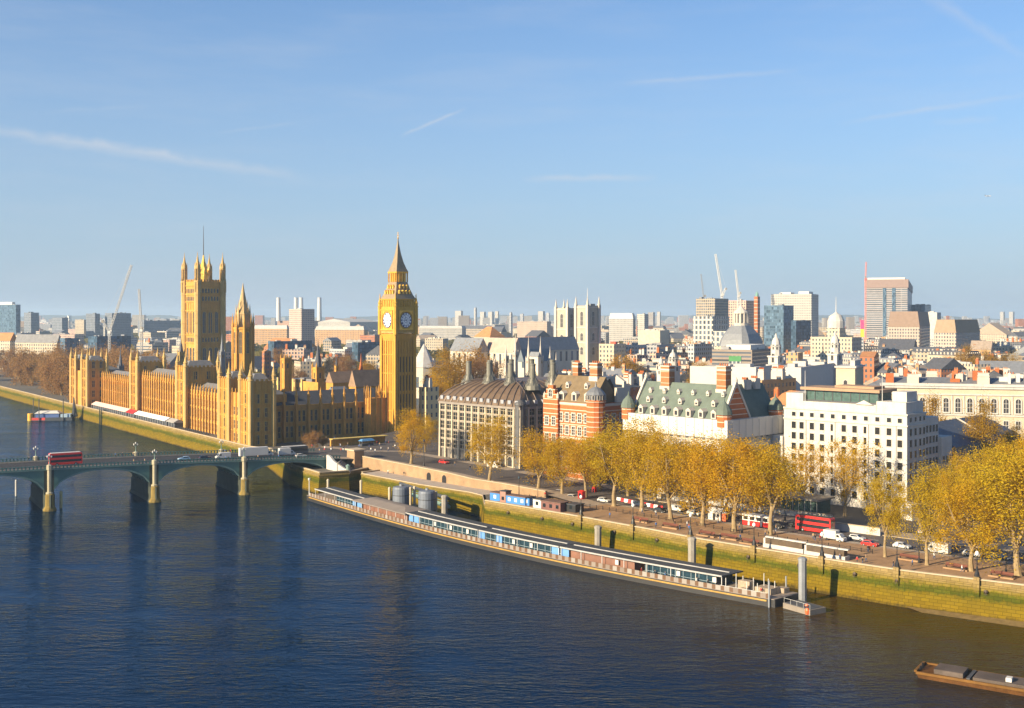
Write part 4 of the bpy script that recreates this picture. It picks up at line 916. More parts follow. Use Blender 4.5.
tr.box(-.2, -.003, 0, Lw, 6.2, 6.6); tr.gable(-.25, .35, Lw * .26, Lw * .40, ZM + .0, ZM + 1.3, 'x'); tr.build('cornice', PORTLAND, wb_)
ww = win_mesh(1.5, 2.1, 1, 1, False, PORTLAND, OWIN, fr=.16, proud=.1)
ycol = [2.2, 5.6, 9.3, 13, 16.7, 20.3, 24, 27.7, 31.2, 34.8, 37.6]; ycol = [y for y in ycol if y < Lw - 1]
zr = [ZM - 5.0 - 3.35 * k for k in range(8)]
put_windows(wb_, 'E', [(y, zz - .4) for zz in zr[1:] for y in ycol if zz > 3.0][:80], 0, ww)
put_windows(wb_, 'E', [(y, ZM - 4.85) for y in ycol], 0, win_mesh(1.3, 1.3, 1, 1, False, PORTLAND, OWIN, fr=.15, proud=.1))
many_windows(wb_, 'N', [(x, zz - .4) for zz in zr[1:] for x in (2.4, 5.6, 8.8, 11.4)], 0, ww, 'window_row')
many_windows(wb_, 'N', [(x, zz - .4) for zz in zr[1:] for x in (15.2, 17.6, 20, 22.2)], .8, ww, 'window_row')
many_windows(wb_, 'N', [(x, zz - .4) for zz in zr[4:] for x in (25, 27.4, 29.6) if x < Rw], -.2, ww, 'window_row')
many_windows(wb_, 'N', [(x, ZM - 4.6) for x in (2.4, 5.6, 8.8, 11.4)], 0, win_mesh(1.3, 1.3, 1, 1, False, PORTLAND, OWIN, fr=.15, proud=.1), 'window_row')
b = MB(); b.box(2.2, 11, Lw * .245, Lw * .835, ZM - .3, z(394)); b.build('rooftop_pavilion', glass('green_pavilion_glass', (.06, .10, .09), .08), wb_)
b = MB(); n = 8
for i in range(n + 1): y = Lw * (.245 + .59 * i / n); b.box(2.0, 2.19, y - .1, y + .1, ZM - .1, z(394))
b.box(1.9, 2.19, Lw * .245, Lw * .835, ZM - .1, ZM + .5); b.build('pavilion_frame', DARK, wb_)
b = MB(); b.box(.8, 12.5, Lw * .22, Lw * .87, z(394) + .01, z(391)); b.box(4, 11, Lw * .3, Lw * .62, z(391) + .01, z(388.5)); b.build('pavilion_roof', plain('tan_flat_roof', (.33, .22, .145), .8, var=.15), wb_)
b = MB()
for y in (Lw * .2, Lw * .83): b.lathe([(.12, ZM), (.06, z(374))], 1.0, y, 6)
b.build('flagpole', WHITE, wb_)
gp_ = thing('glass_pavilion', 'low green glass entrance pavilion in front of the white office block', 'pavilion', (*gp(817, 515), 0), rad(46)); b = MB(); b.box(0, 8, 0, 12, 0, 4); b.build('glass_wall', glass('green_pavilion_glass', (.06, .10, .09), .08), gp_)
b = MB(); b.box(-1, 9, -1, 13, 4.01, 4.5); b.build('flat_roof', CONC, gp_); b = MB()
for i in range(7): b.box(-.1, -.005, i * 2 - .07, i * 2 + .07, 0, 4)
b.build('mullion', WHITE, gp_)
lw = thing('garden_wall', 'low cream garden wall in front of the white office block', 'wall', (*gp(832, 521), 0), rad(48)); b = MB(); b.box(0, .5, 0, 62, 0, 1.5); b.build('wall_face', PORTLAND, lw); b = MB(); b.box(-.1, .6, 0, 62, 1.501, 1.7); b.build('coping', COPE, lw)
lw = thing('garden_wall', 'cream garden wall section near the white sentry kiosk', 'wall', (*gp(880, 536), 0), rad(48)); b = MB(); b.box(0, .5, 0, 20, 0, 1.9); b.build('wall_face', PORTLAND, lw); b = MB(); b.box(-.1, .6, 0, 20, 1.901, 2.1); b.build('coping', COPE, lw)
ky = thing('sentry_kiosk', 'small white kiosk with dark square screen by the side road', 'kiosk', (*gp(912, 521), 0), rad(30)); b = MB(); b.box(0, 3.4, 0, 4, 0, 4.4); b.box(-.2, 3.6, -.2, 4.2, 4.4, 4.7); b.build('kiosk_body', WHITE, ky); b = MB(); b.face([(-.01, 3.3, 1.6), (-.01, .7, 1.6), (-.01, .7, 3.6), (-.01, 3.3, 3.6)]); b.build('screen', glass('blue_screen_glass', (.05, .09, .18), .2), ky)
# --- cream arcaded range and dark roofed annex on the right
A5 = rad(74); aw = thing('arcaded_building', 'long cream palazzo with a row of arched windows behind the white office', 'building', (*at(1075, 452), 0), A5)
z = lambda py, d=462: zy(py, d); La = 72
b = MB(); b.box(0, 22, 0, La, 0, z(389)); b.build('wall', plain('cream_stucco', (.47, .40, .3), .8, var=.14, scale=.3), aw)
b = MB(); b.box(-.7, 22.5, -.5, La + .5, z(389) + .01, z(387.2)); b.box(-.4, -.004, 0, La, z(395.5), z(394)); b.box(-.4, -.004, 0, La, z(416), z(414.5)); b.box(-.3, .3, 0, La, z(387) + .1, z(384)); b.build('cornice', PORTLAND, aw)
aw_m = win_mesh(1.9, 5.6, 2, 3, True, PORTLAND, WINDK, fr=.5, proud=.3); ypos = [2.6 + 4.5 * i for i in range(16)]
put_windows(aw, 'E', [(y, z(412.5)) for y in ypos], 0, aw_m); put_windows(aw, 'E', [(y, z(429)) for y in ypos], 0, win_mesh(1.7, 3.4, 2, 2, False, PORTLAND, WINDK, fr=.35))
pm_ = MB().box(-.3, -.004, -.25, .25, z(414), z(396)).mesh('pilaster', PORTLAND)
for i in range(16): link('pilaster', pm_, aw, (0, .35 + 4.5 * i, 0))
b = MB(); b.gable(2, 21, 1, La - 1, z(387) + .02, z(379), 'y', 4); b.build('roof', LEAD, aw)
for k, y in enumerate((6, 15, 22, 33, 41, 52, 60)): chimney(aw, 5 + (k % 3) * 5, y, z(386), z(376 - (k % 2) * 2), 1.8, 4, PORTLAND)
for k in range(30):
    y, x = 2 + 68 * R.random(), R.uniform(4, 20); h_ = R.uniform(1.2, 4.5); b = MB(); w_, l_ = R.uniform(.8, 2.6), R.uniform(.8, 4); b.box(x, x + w_, y, y + l_, z(388), z(383) + h_); b.build('rooftop_plant', R.choice((PORTLAND, LEAD, BRICK, WHITE, plain('grey_felt_vent', (.2, .2, .21), .8))), aw)
C, Ld, Rd = corner(950, 956, 1008, 372, rad(46)); an = thing('dark_roofed_hall', 'low hall with dark blue grey roof and stone coping among the right hand trees', 'building', (C.x, C.y, 0), rad(46))
b = MB(); b.box(0, Rd + 12, 0, 26, 0, 16); b.build('wall', windowed('dark_brown_wall', (.20, .165, .13), 3.4, 4, .4, .55), an); b = MB(); b.gable(-.3, Rd + 12, 0, 26, 16.01, 22.5, 'x', 3); b.build('roof', plain('blue_slate_roof', (.055, .07, .10), .6, var=.3), an)  # hall walls dark brown all round, with a window grid
b = MB(); b.bar((Rd * .7, 0, 16.2), (Rd * .7, 13, 22.9), .5); b.bar((Rd * .7, 26, 16.2), (Rd * .7, 13, 22.9), .5); b.build('coping', WSTONE, an)
# ------------------------------------------------------------------ generic builder for measured buildings
LANDS = []
def block(name, label, cat, xl, xc, xr, ytop, d, a, wall, roof='flat', rmat=None, plant=None, group=None, parap=.8, chims=0, depth=None, extra=None):
    a = rad(a); C, Ln, Rn = corner(xl, xc, xr, d, a)
    if depth: 
        if Rn < depth: Rn = depth
    zt_ = zy(ytop, d); q = thing(name, label, cat, (C.x, C.y, 0), a, group)
    b = MB(); b.box(0, Rn, 0, Ln, 0, zt_); 
    if roof == 'flat' and parap: 
        b.box(0, .4, 0, Ln, zt_ + .001, zt_ + parap); b.box(.4, Rn, 0, .4, zt_ + .001, zt_ + parap)
    b.build('wall', wall, q); rmat = rmat or LEAD
    if roof == 'flat':
        b = MB(); b.face([(.4, .4, zt_ + .02), (Rn, .4, zt_ + .02), (Rn, Ln, zt_ + .02), (.4, Ln, zt_ + .02)])
        for i in range(max(1, int(Ln * Rn / 250)) if Ln * Rn < 2500 else 6):
            w, l = R.uniform(2, min(7, Rn * .4)), R.uniform(2, min(8, Ln * .4)); x, y = R.uniform(.5, max(.6, Rn - w)), R.uniform(.5, max(.6, Ln - l)); b.box(x, x + w, y, y + l, zt_ + .021, zt_ + R.uniform(1, 2.8))
        b.build('roof', rmat, q)
    elif roof in ('gx', 'gy', 'hip'):
        b = MB(); rh = min(Ln, Rn) * .36 if extra is None else extra
        if roof == 'gx': b.gable(-.3, Rn + .3, -.3, Ln + .3, zt_ + .01, zt_ + rh, 'x')
        elif roof == 'gy': b.gable(-.3, Rn + .3, -.3, Ln + .3, zt_ + .01, zt_ + rh, 'y')
        else: b.gable(-.3, Rn + .3, -.3, Ln + .3, zt_ + .01, zt_ + rh, 'y' if Ln > Rn else 'x', min(Ln, Rn) * .45)
        b.build('roof', rmat, q)
    elif roof == 'mansard':
        b = MB(); rh = 4.5 if extra is None else extra; b.frus(-.2, Rn + .2, -.2, Ln + .2, zt_ + .01, zt_ + rh, min(2.2, Ln * .2, Rn * .2)); b.build('roof', rmat, q)
    if plant:
        b = MB(); 
        for (fx0, fx1, fy0, fy1, hh_) in plant: b.box(Rn * fx0, Rn * fx1, Ln * fy0, Ln * fy1, zt_ + .03, zt_ + hh_)
        b.build('rooftop_plant', plain('pale_plant_room', (.6, .58, .54), .7, var=.15), q)
    for i in range(chims):
        if i % 2: chimney(q, Rn * R.uniform(.2, .8), Ln * (i + .5) / chims, zt_ + .5, zt_ + 5.5, 1.1, 2.2, BRICK)
        else: chimney(q, Rn * R.uniform(.1, .7), Ln * (i + .5) / chims, zt_ + .5, zt_ + 5, 1.2, 2.6, PORTLAND)
    LANDS.append((C, Ln, Rn, a)); return q, C, Ln, Rn, zt_
# ------------------------------------------------------------------ measured landmarks further back
CREAM = windowed('cream_windowed_wall', (.44, .375, .285), 3.0, 3.5, .42, .52); PALE = windowed('pale_windowed_wall', (.39, .37, .34), 2.6, 3.4, .5, .5)
GRID = windowed('beige_grid_wall', (.40, .33, .25), 3.2, 3.6, .62, .62); BIGW = windowed('white_frame_wall', (.48, .45, .4), 5.6, 6.2, .55, .68, rnd=0)
PINK = windowed('pink_grid_wall', (.50, .34, .27), 3.4, 3.6, .55, .6); SLABW = windowed('white_slab_wall', (.42, .40, .37), 2.4, 3.4, .35, .42, rnd=0)
STRIP = windowed('ribbon_window_wall', (.42, .37, .32), 40, 3.6, .96, .42, rnd=.05); BLUEG = windowed('blue_glass_wall', (.09, .14, .2), 2.2, 3.6, .86, .8, (.03, .055, .085), rnd=.05)
TEALG = windowed('teal_glass_wall', (.045, .075, .12), 3, 3.6, .85, .8, (.02, .04, .065), rnd=.05); BRKW = windowed('brick_windowed_wall', (.36, .15, .08), 2.8, 3.4, .4, .5)
BRNW = windowed('tan_brick_windowed_wall', (.42, .27, .15), 2.9, 3.3, .4, .5); GREYW = windowed('grey_windowed_wall', (.38, .38, .39), 2.8, 3.5, .6, .5)
TERRA = plain('orange_tile_roof', (.42, .20, .09), .8, var=.25, scale=.4); TANR = plain('tan_lead_roof', (.34, .27, .21), .75, var=.25, scale=.4); PALER = plain('pale_flat_roof', (.38, .37, .36), .8, var=.2, scale=.3, rnd=.15)
GREYR = plain('grey_felt_roof', (.25, .25, .26), .8, var=.25, scale=.3, rnd=.2); MINT = plain('verdigris_roof', (.16, .30, .26), .7, var=.2)
B = block
# abbey
def abbey_tower(xl, xc, xr, ytop, d, label):
    q, C, Ln, Rn, zt_ = B('abbey_tower', label, 'tower', xl, xc, xr, ytop, d, 44, plain('white_weathered_stone', (.37, .325, .265), .85, var=.18, scale=.25), 'flat', group='abbey west towers')
    for x in (0, Rn):
        for y in (0, Ln): b = MB(); b.box(x - 1.1, x + 1.1, y - 1.1, y + 1.1, 0, zt_ + 1.5); b.lathe([(1.1, zt_ + 1.5), (.8, zt_ + 4), (.1, zt_ + 8)], x, y, 6); b.build('corner_pinnacle', WSTONE, q)
    me = win_mesh(Ln * .22, 11, 2, 3, True, WSTONE, fr=.4); me2 = win_mesh(Ln * .22, 6, 2, 2, True, WSTONE, fr=.4)
    for f, k in (('E', Ln), ('N', Rn)): put_windows(q, f, [(k * .5, zt_ - 15)], -.02, me); put_windows(q, f, [(k * .5, zt_ - 27), (k * .5, zt_ - 38)], -.02, me2)
    for zz in (zt_ - 1, zt_ - 17, zt_ - 29): b = MB(); b.box(-.4, -.004, -.4, Ln - 1.1, zz, zz + .8); b.box(-.003, Rn - 1.1, -.4, -.004, zz, zz + .8); b.build('string_course', WSTONE, q)
    return q
abbey_tower(576, 587.5, 599, 306.5, 905, 'nearer pale twin tower of the abbey with pinnacles and flagpole')
abbey_tower(556, 567.5, 575.5, 309, 935, 'farther pale twin tower of the abbey, partly hidden by its neighbour')
fl = thing('flagpole', 'thin white flagpole standing on the nearer abbey tower', 'flagpole', (*at(587.5, 912), zy(307, 912))); b = MB(); b.lathe([(.45, -1), (.3, 8), (.12, 15)], n=8); b.build('pole', WHITE, fl)
ASTONE = windowed('abbey_clerestory_wall', (.50, .45, .38), 6, 14, .35, .5, rnd=0)
B('abbey_nave', 'long grey lead roofed abbey nave running up to the twin towers', 'church', 512, 521, 579, 351, 815, 44, ASTONE, 'gx', LEAD, extra=9.5)
B('abbey_transept', 'abbey transept with faded pink tiled roof and tall pinnacles', 'church', 486, 513, 522, 353, 778, 42, ASTONE, 'gy', plain('faded_pink_roof', (.42, .30, .25), .8, var=.2), extra=10)
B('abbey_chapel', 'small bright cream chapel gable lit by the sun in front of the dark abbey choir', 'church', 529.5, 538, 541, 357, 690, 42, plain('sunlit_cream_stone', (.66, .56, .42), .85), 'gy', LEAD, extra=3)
B('abbey_choir', 'dark blue grey leaded choir of the abbey with flying pinnacles', 'church', 518, 524, 552, 362, 730, 44, ASTONE, 'gx', plain('dark_lead_roof', (.12, .15, .18), .6, var=.25), extra=8)
for px, y0, y1, d in ((515.5, 352, 332, 770), (528.5, 358, 335, 700), (540.5, 358, 336, 700), (550, 362, 346, 700), (506, 356, 345, 740), (556, 368, 352, 700), (495, 362, 356, 740)):
    spire_turret(px, d, 4.6, y0, y1, {515: 'tall white pinnacle between the pink transept roof and grey choir', 528: 'white pinnacle touching the left side of the sunlit cream chapel', 540: 'slender white pinnacle at the right of the sunlit cream chapel', 550: 'lower white pinnacle right of the abbey choir roof', 506: 'dark capped pinnacle standing before the pink transept', 556: 'small white pinnacle below the farther abbey tower', 495: 'short pale pinnacle near the orange churchyard tree'}[int(px)], WSTONE, tip=WSTONE, name='pinnacle')
B('parish_church', 'grey roofed parish church beside the abbey, pale stone walls', 'church', 450, 477, 489, 352, 790, 42, ASTONE, 'gy', LEAD, extra=9.5)
B('hipped_house', 'white walled house with hipped brown tiled roof behind the parish church', 'house', 474, 490, 505, 337, 1010, 42, plain('white_weathered_stone', (.37, .325, .265), .85), 'hip', TERRA, extra=9)
q = thing('chapter_house', 'octagonal stone chapter house with pale tent shaped roof right of the clock tower', 'chapter house', (*at(424, 760), 0), 0); b = MB(); b.lathe([(8, 0), (8, zy(367, 760))], n=8); b.build('wall', ASTONE, q); b = MB(); b.lathe([(8.6, zy(367, 760)), (.3, zy(344, 760))], n=8); b.build('roof', plain('pale_tent_roof', (.42, .4, .39), .7), q)
for i in range(8): pass
q, C, Ln, Rn, zt_ = B('station_house', 'small cream stuccoed corner house between clock tower and bronze roofed office', 'house', 419, 426, 439, 389, 560, 42, windowed('sunny_cream_wall', (.62, .48, .27), 3.0, 4.2, .35, .5, rnd=0), 'flat', PALER, chims=2)
# roofs behind the shaded north return
B('great_hall', 'brown tiled medieval hall roof left of the clock tower', 'hall', 349, 356, 396, 387, 590, 42, STONE, 'gx', plain('brown_hall_roof', (.27, .18, .12), .8, var=.25), extra=8.5)
B('court_hall', 'smaller brown gabled roof with stone dormer behind the shaded palace wing', 'hall', 326, 333, 356, 383, 630, 42, STONE, 'gx', plain('brown_hall_roof', (.27, .18, .12), .8, var=.25), extra=6)
B('court_block', 'golden flat topped block lit by the sun behind the shaded palace wing', 'building', 276, 302, 326, 381, 640, 40, windowed('honey_windowed_wall', (.55, .37, .14), 3.4, 5, .35, .5, rnd=0), 'flat', IRON)
B('court_block', 'low golden block with stepped buttresses beneath the needle spired turret', 'building', 303, 318, 326, 384, 590, 40, STONE, 'flat', IRON)
B('court_roof', 'pale grey leaded roof ridge behind the pinnacles of the shaded wing', 'building', 328, 334, 348, 393, 575, 42, STONE, 'gx', LEAD, extra=3)
FARW = windowed('far_haze_blue_wall', (.19, .21, .25), 2.8, 3.5, .6, .5)  # blue haze and shade of the left skyline put into the wall colour
# left skyline
B('glass_tower_block', 'pale office slab with blue side at the extreme left of the skyline', 'office block', -6, 16, 20.5, 305, 2300, 60, BLUEG, 'flat', PALER, [(.1, .8, .2, .8, 6)])
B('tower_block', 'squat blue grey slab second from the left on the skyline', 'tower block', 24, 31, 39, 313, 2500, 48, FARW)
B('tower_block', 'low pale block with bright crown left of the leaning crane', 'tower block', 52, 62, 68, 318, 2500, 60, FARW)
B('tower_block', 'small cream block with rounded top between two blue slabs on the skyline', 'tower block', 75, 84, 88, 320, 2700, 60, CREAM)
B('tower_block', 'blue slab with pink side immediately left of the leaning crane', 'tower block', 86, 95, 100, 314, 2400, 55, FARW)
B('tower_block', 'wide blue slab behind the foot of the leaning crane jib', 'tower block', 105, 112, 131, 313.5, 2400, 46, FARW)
B('long_block', 'very long low blue block stretching right of the upright crane', 'office block', 138, 144, 181, 321, 2600, 44, FARW)
B('riverside_block', 'long block with orange tiled roof at the left edge beyond the brown trees', 'building', -20, 10, 17.5, 341, 1250, 70, CREAM, 'gy', TERRA, extra=9)
B('riverside_block', 'long cream block with grey slate roof beyond the brown garden trees', 'building', 15, 57, 62, 343, 1230, 72, CREAM, 'gy', GREYR, extra=9)
B('blue_block', 'pale blue sheeted block right of the grey slate riverside block', 'building', 60, 65, 79, 339, 1200, 46, BLUEG)
B('teal_block', 'broad dark teal glass block behind the left wing of the palace', 'office block', 88, 97, 131, 337, 1250, 46, TEALG)
q, C, Ln, Rn, zt_ = B('residential_tower', 'tall housing tower with pink lit face and blue shaded side', 'tower block', 289, 301.5, 314.5, 309.5, 1750, 46, windowed('pink_lit_wall', (.44, .34, .29), 3.2, 3.0, .5, .45, rnd=0), 'flat', PALER)
B('terrace_row', 'peach coloured mansion terrace left of the tall housing tower', 'terrace', 253, 287, 289, 329, 1900, 70, BRNW, 'mansard', PALER, extra=6)
B('terrace_row', 'peach coloured mansion terrace between the housing tower and the clock tower', 'terrace', 315, 364, 368, 330, 1850, 72, BRNW, 'mansard', PALER, extra=6)
B('flat_block', 'wide blue glazed block with pale roof left of the clock tower', 'office block', 352, 358, 380, 343, 1150, 46, TEALG, 'flat', PALER); B('flat_block', 'dark blue flat roofed block beneath the housing tower', 'office block', 268, 274, 312, 342, 1180, 44, TEALG, 'flat', PALER)
B('flat_block', 'pale green hall roof far behind, left of the clock tower', 'hall', 318, 350, 380, 322, 3000, 46, PALE, 'gx', PALER, extra=8)
B('brick_block', 'orange red brick block with gables right of the octagonal spire', 'building', 262, 267, 271, 352, 900, 44, BRKW, 'gy', TERRA)
# power station
dB = 3300; q = thing('power_station', 'distant power station with four pale chimneys', 'power station', (*at(299, dB), 0), rad(50)); b = MB(); b.box(-30, 30, -60, 60, 0, 45); b.build('boiler_house', plain('far_brown_brick', (.30, .2, .15), .9), q)
for px in (278.5, 296, 301.2, 319.5):
    c = Vector(at(px, dB)) - Vector(at(299, dB)); c.rotate(__import__('mathutils').Matrix.Rotation(-rad(50), 2)); b = MB(); b.lathe([(7, 44), (5.4, zy(299, dB)), (5.8, zy(297.5, dB))], c.x, c.y, 12); b.build('chimney', WHITE, q)
# centre skyline
for xl, xc, xr, yt, d, lab in ((455, 461, 463, 311, 4200, 'white high rise block standing alone above the left centre horizon'), (474, 475.5, 477, 308, 4600, 'thinnest far tower between white blocks on the horizon'), (480, 484, 486, 312, 4300, 'first of three small white slabs left of the beige slab'), (488, 492, 494, 312, 4400, 'second of three small white slabs left of the beige slab'), (495, 498, 499, 311.5, 4350, 'third of three small white slabs left of the beige slab'), (520, 523, 524, 314, 4300, 'pinkish far block right of the dark slim tower'), (538, 543, 545, 311.5, 4200, 'pale far block just left of the abbey towers'), (546, 549, 550, 313, 4500, 'small far block touching the left of the abbey towers'), (509.5, 511, 512.5, 313, 2600, 'slim dark isolated tower left of the beige slab')):
    B('tower_block', lab, 'tower block', xl, xc, xr, yt, d, 60, SLABW if 'white' in lab or 'pale' in lab else GREYW)
B('beige_slab', 'broad beige windowless looking slab left of the abbey towers', 'office block', 517, 547, 551, 322, 1900, 74, windowed('beige_slab_wall', (.42, .34, .28), 2.2, 3.2, .25, .3, rnd=0), 'flat', PALER)
B('white_terraces', 'long bright white row of stepped roofs right of the clock tower', 'terrace', 419, 462, 466, 328, 2300, 72, PALE, 'mansard', PALER, extra=4)
q, C, Ln, Rn, zt_ = B('hotel_block', 'broad white slab with rounded set back top right of the abbey towers', 'office block', 609, 633, 635.5, 319, 1950, 74, SLABW, 'mansard', WHITE, extra=10)
B('office_block', 'narrow pale block with dark shaded side right of the rounded white slab', 'office block', 637, 644.5, 648.5, 314.5, 1950, 62, SLABW)
B('tower_block', 'faint pink far block peeping right of the narrow pale block', 'tower block', 648, 653, 655, 312.5, 4000, 66, STRIP); B('tower_block', 'faint white far block beside the faint pink one', 'tower block', 657, 660, 661, 312, 4300, 66, SLABW)
B('white_hall', 'bright cream flat block above long grey office roofs', 'office block', 638, 660, 669, 331, 1300, 68, plain('blank_cream_wall', (.47, .43, .35), .8), 'flat', PALER)
B('long_office', 'long grey office with pale eaves in front of the bright cream block', 'office block', 626, 657, 674, 346, 980, 66, GREYW, 'flat', GREYR)
B('red_roofed_block', 'cream block with bright red roof box right of the abbey', 'building', 599, 614, 626, 345, 900, 60, CREAM, 'flat', plain('bright_red_roof', (.55, .10, .06), .7))
q = B('tower_block', 'beige gridded new tower beneath the leftmost crane of the cluster', 'tower block', 696, 715, 728.5, 299, 1500, 50, GRID)
B('office_block', 'white framed block with big dark windows below the crane cluster', 'office block', 693, 713, 729, 317, 1380, 50, BIGW)
B('tower_block', 'pink gridded block under the upright thin crane', 'tower block', 728, 746, 754, 301, 1620, 52, PINK)
B('office_block', 'low cream colonnaded block at the foot of the white framed block', 'office block', 713, 732, 740, 332, 1280, 54, BIGW)
B('office_block', 'dark blue shaded office under the white framed block', 'office block', 688, 694, 712, 345, 950, 46, GREYW)
q, C, Ln, Rn, zt_ = B('cathedral_campanile', 'slender striped red brick bell tower with small dome', 'bell tower', 754, 757.5, 760, 297, 1850, 46, striped('far_striped_brick', step=6), 'flat', MINT); b = MB(); b.lathe([(2.6, zt_), (2.6, zt_ + 4), (2.2, zt_ + 6), (.8, zt_ + 8), (.1, zt_ + 11)], Rn / 2, Ln / 2, 10); b.build('dome', MINT, q)
B('glass_office', 'green blue glass office block in front of the white slab tower', 'office block', 764, 783.5, 793.5, 306, 1300, 52, BLUEG)
q = B('slab_tower', 'big white slab tower with blue shaded end above the glass office', 'tower block', 771, 811.5, 818.5, 294.5, 1600, 64, SLABW, 'flat', PALER, [(.2, .8, .1, .35, 4.5), (.2, .7, .55, .8, 3.5)])
B('dark_office', 'dark blue glass block below the right end of the white slab tower', 'office block', 791, 796, 811, 321, 1280, 46, TEALG)
q, C, Ln, Rn, zt_ = B('skyscraper', 'tallest tower on the right skyline with brown crown and two blue stripes', 'tower block', 865, 907.5, 912, 280, 1950, 70, windowed('tower_ribbon_wall', (.36, .335, .33), 30, 3.6, .97, .42, rnd=0), 'flat', PALER)
b = MB(); b.box(-1.5, Rn + 1, -1.5, Ln + 1, zt_ - 13, zt_ + 1.2); b.build('crown', plain('brown_crown_cladding', (.27, .195, .17), .7, var=.1), q); b = MB(); b.box(-.7, -.01, Ln * .28, Ln * .36, 0, zt_ - 13); b.box(-.7, -.01, Ln * .5, Ln * .58, 0, zt_ - 13); b.build('glazed_stripe', BLUEG, q); b = MB(); b.box(2, Rn - 2, 4, Ln - 4, zt_ + 1.21, zt_ + 4.5); b.build('plant_room', WHITE, q)
B('teal_dome_block', 'teal glass block with sloping end behind the tall brown crowned tower', 'office block', 911, 925, 931, 305, 2300, 60, TEALG)
q, C, Ln, Rn, zt_ = B('stepped_office', 'cream stepped office with tall sloping brown roof below the tall tower', 'office block', 888, 919.5, 930, 327, 1180, 66, windowed('pink_stepped_wall', (.42, .35, .3), 2.6, 3.3, .45, .5, rnd=0), 'mansard', plain('brown_mansard', (.25, .18, .14), .7, var=.15), extra=16)
B('white_block', 'bright white box between the two stepped offices', 'office block', 922, 937, 941, 313, 1500, 62, plain('blank_white_wall', (.46, .45, .43), .8), 'flat', PALER)
q = B('stepped_office', 'second stepped office with orange balcony tier and blue shaded end', 'office block', 934, 956, 980, 333, 1120, 52, windowed('pink_stepped_wall', (.42, .35, .3), 2.6, 3.3, .45, .5, rnd=0), 'mansard', plain('tan_mansard', (.3, .22, .15), .7, var=.15), extra=13)
B('tower_block', 'left of two tiny white towers on the right horizon', 'tower block', 1000, 1003.5, 1005, 312, 6000, 60, SLABW); B('tower_block', 'right of two tiny white towers on the right horizon', 'tower block', 1009, 1013, 1014.5, 312, 6000, 60, SLABW)
# domed methodist-style hall
dH = 940; z = lambda py: zy(py, dH); q = thing('domed_hall', 'broad hall with square lead dome and open stone lantern', 'hall', (*at(741, dH), 0), rad(46)); 
b = MB(); b.box(-15, 15, -15, 15, 0, z(346)); b.build('wall', CREAM, q)
b = MB(); b.ring([[(x * r, y * r, zz) for x, y in ((-1, -.7), (-.7, -1), (.7, -1), (1, -.7), (1, .7), (.7, 1), (-.7, 1), (-1, .7))] for r, zz in ((14.6, z(346) + .01), (13.6, z(340)), (11.4, z(334)), (8.6, z(329)), (6.6, z(325.5)))]); b.build('dome', LEAD, q)
b = MB(); b.lathe([(6.0, z(325.5)), (6.0, z(323)), (4.6, z(323)), (4.6, z(314)), (6.2, z(313.5)), (6.0, z(312)), (3.2, z(309)), (.6, z(306)), (.4, z(300)), (.05, z(298))], n=12)
for i in range(12): a = i * math.pi / 6; b.lathe([(.6, z(323)), (.6, z(313.5))], 5.6 * math.cos(a), 5.6 * math.sin(a), 6)
b.build('lantern', WSTONE, q)
q = B('stepped_building', 'long stepped grey and cream building with a bright green strip', 'building', 712, 752, 776, 351, 800, 60, windowed('layered_brown_wall', (.25, .21, .18), 40, 2.7, .97, .42, rnd=0), 'flat', GREYR, [(.1, .7, .1, .7, 4)])
g = thing('green_hoarding', 'bright green hoarding panel on the stepped building', 'hoarding', (*at(741, 772), 0), rad(60)); b = MB(); b.box(0, 1, 0, 8.5, 0, zy(356, 772)); b.box(-.02, 0, 0, 8.5, zy(361.5, 772), zy(356.2, 772), 1); b.build('panel', [GREYW, plain('green_hoarding_paint', (.03, .19, .05), .6)], g)
# government turrets and dome
def cupola_tower(px, ytip, ybase, d, w, label):
    z = lambda py: zy(py, d); q = thing('cupola_tower', label, 'tower', (*at(px, d), 0), rad(44)); r = w * d / F / 2; hgt = ybase - ytip
    b = MB(); b.box(-r, r, -r, r, 0, z(ybase - hgt * .38)); b.box(-r * 1.15, r * 1.15, -r * 1.15, r * 1.15, z(ybase - hgt * .38) + .01, z(ybase - hgt * .42)); b.lathe([(r * .95, z(ybase - hgt * .42)), (r * .95, z(ybase - hgt * .64)), (r * 1.1, z(ybase - hgt * .66)), (r * .8, z(ybase - hgt * .69))], n=8, rot=R8)
    b.build('tower_body', PORTLAND, q); b = MB(); b.lathe([(r * .8, z(ybase - hgt * .69)), (r * .75, z(ybase - hgt * .78)), (r * .5, z(ybase - hgt * .86)), (r * .25, z(ybase - hgt * .89)), (r * .22, z(ybase - hgt * .94)), (.05, z(ytip))], n=10); b.build('cupola', PORTLAND, q)
    m_ = win_mesh(r * .5, r * 1.6, 1, 1, True, PORTLAND, fr=.2); put_windows(q, 'E', [(0, z(ybase - hgt * .25))], -r, m_); put_windows(q, 'N', [(0, z(ybase - hgt * .25))], -r, m_)
    for i in range(8): a = i * math.pi / 4; rr = r * .95 * math.cos(R8) + .01; link('cupola_window', win_mesh(r * .3, r * .9, 1, 1, True, PORTLAND, fr=.1), q, (rr * math.cos(a), rr * math.sin(a), z(ybase - hgt * .58)), a + math.pi / 2)
cupola_tower(776, 333, 372, 640, 11, 'pale stone tower with cupola above white sheeted roofs, left of the matching one'); cupola_tower(835, 331, 370, 650, 10.5, 'pale stone tower with cupola standing before the big cream dome')
cupola_tower(673, 349, 378, 660, 10, 'pale pinnacled stone tower behind the green roofed building'); cupola_tower(661, 356, 380, 640, 6, 'small stone turret just left of the pale pinnacled tower')
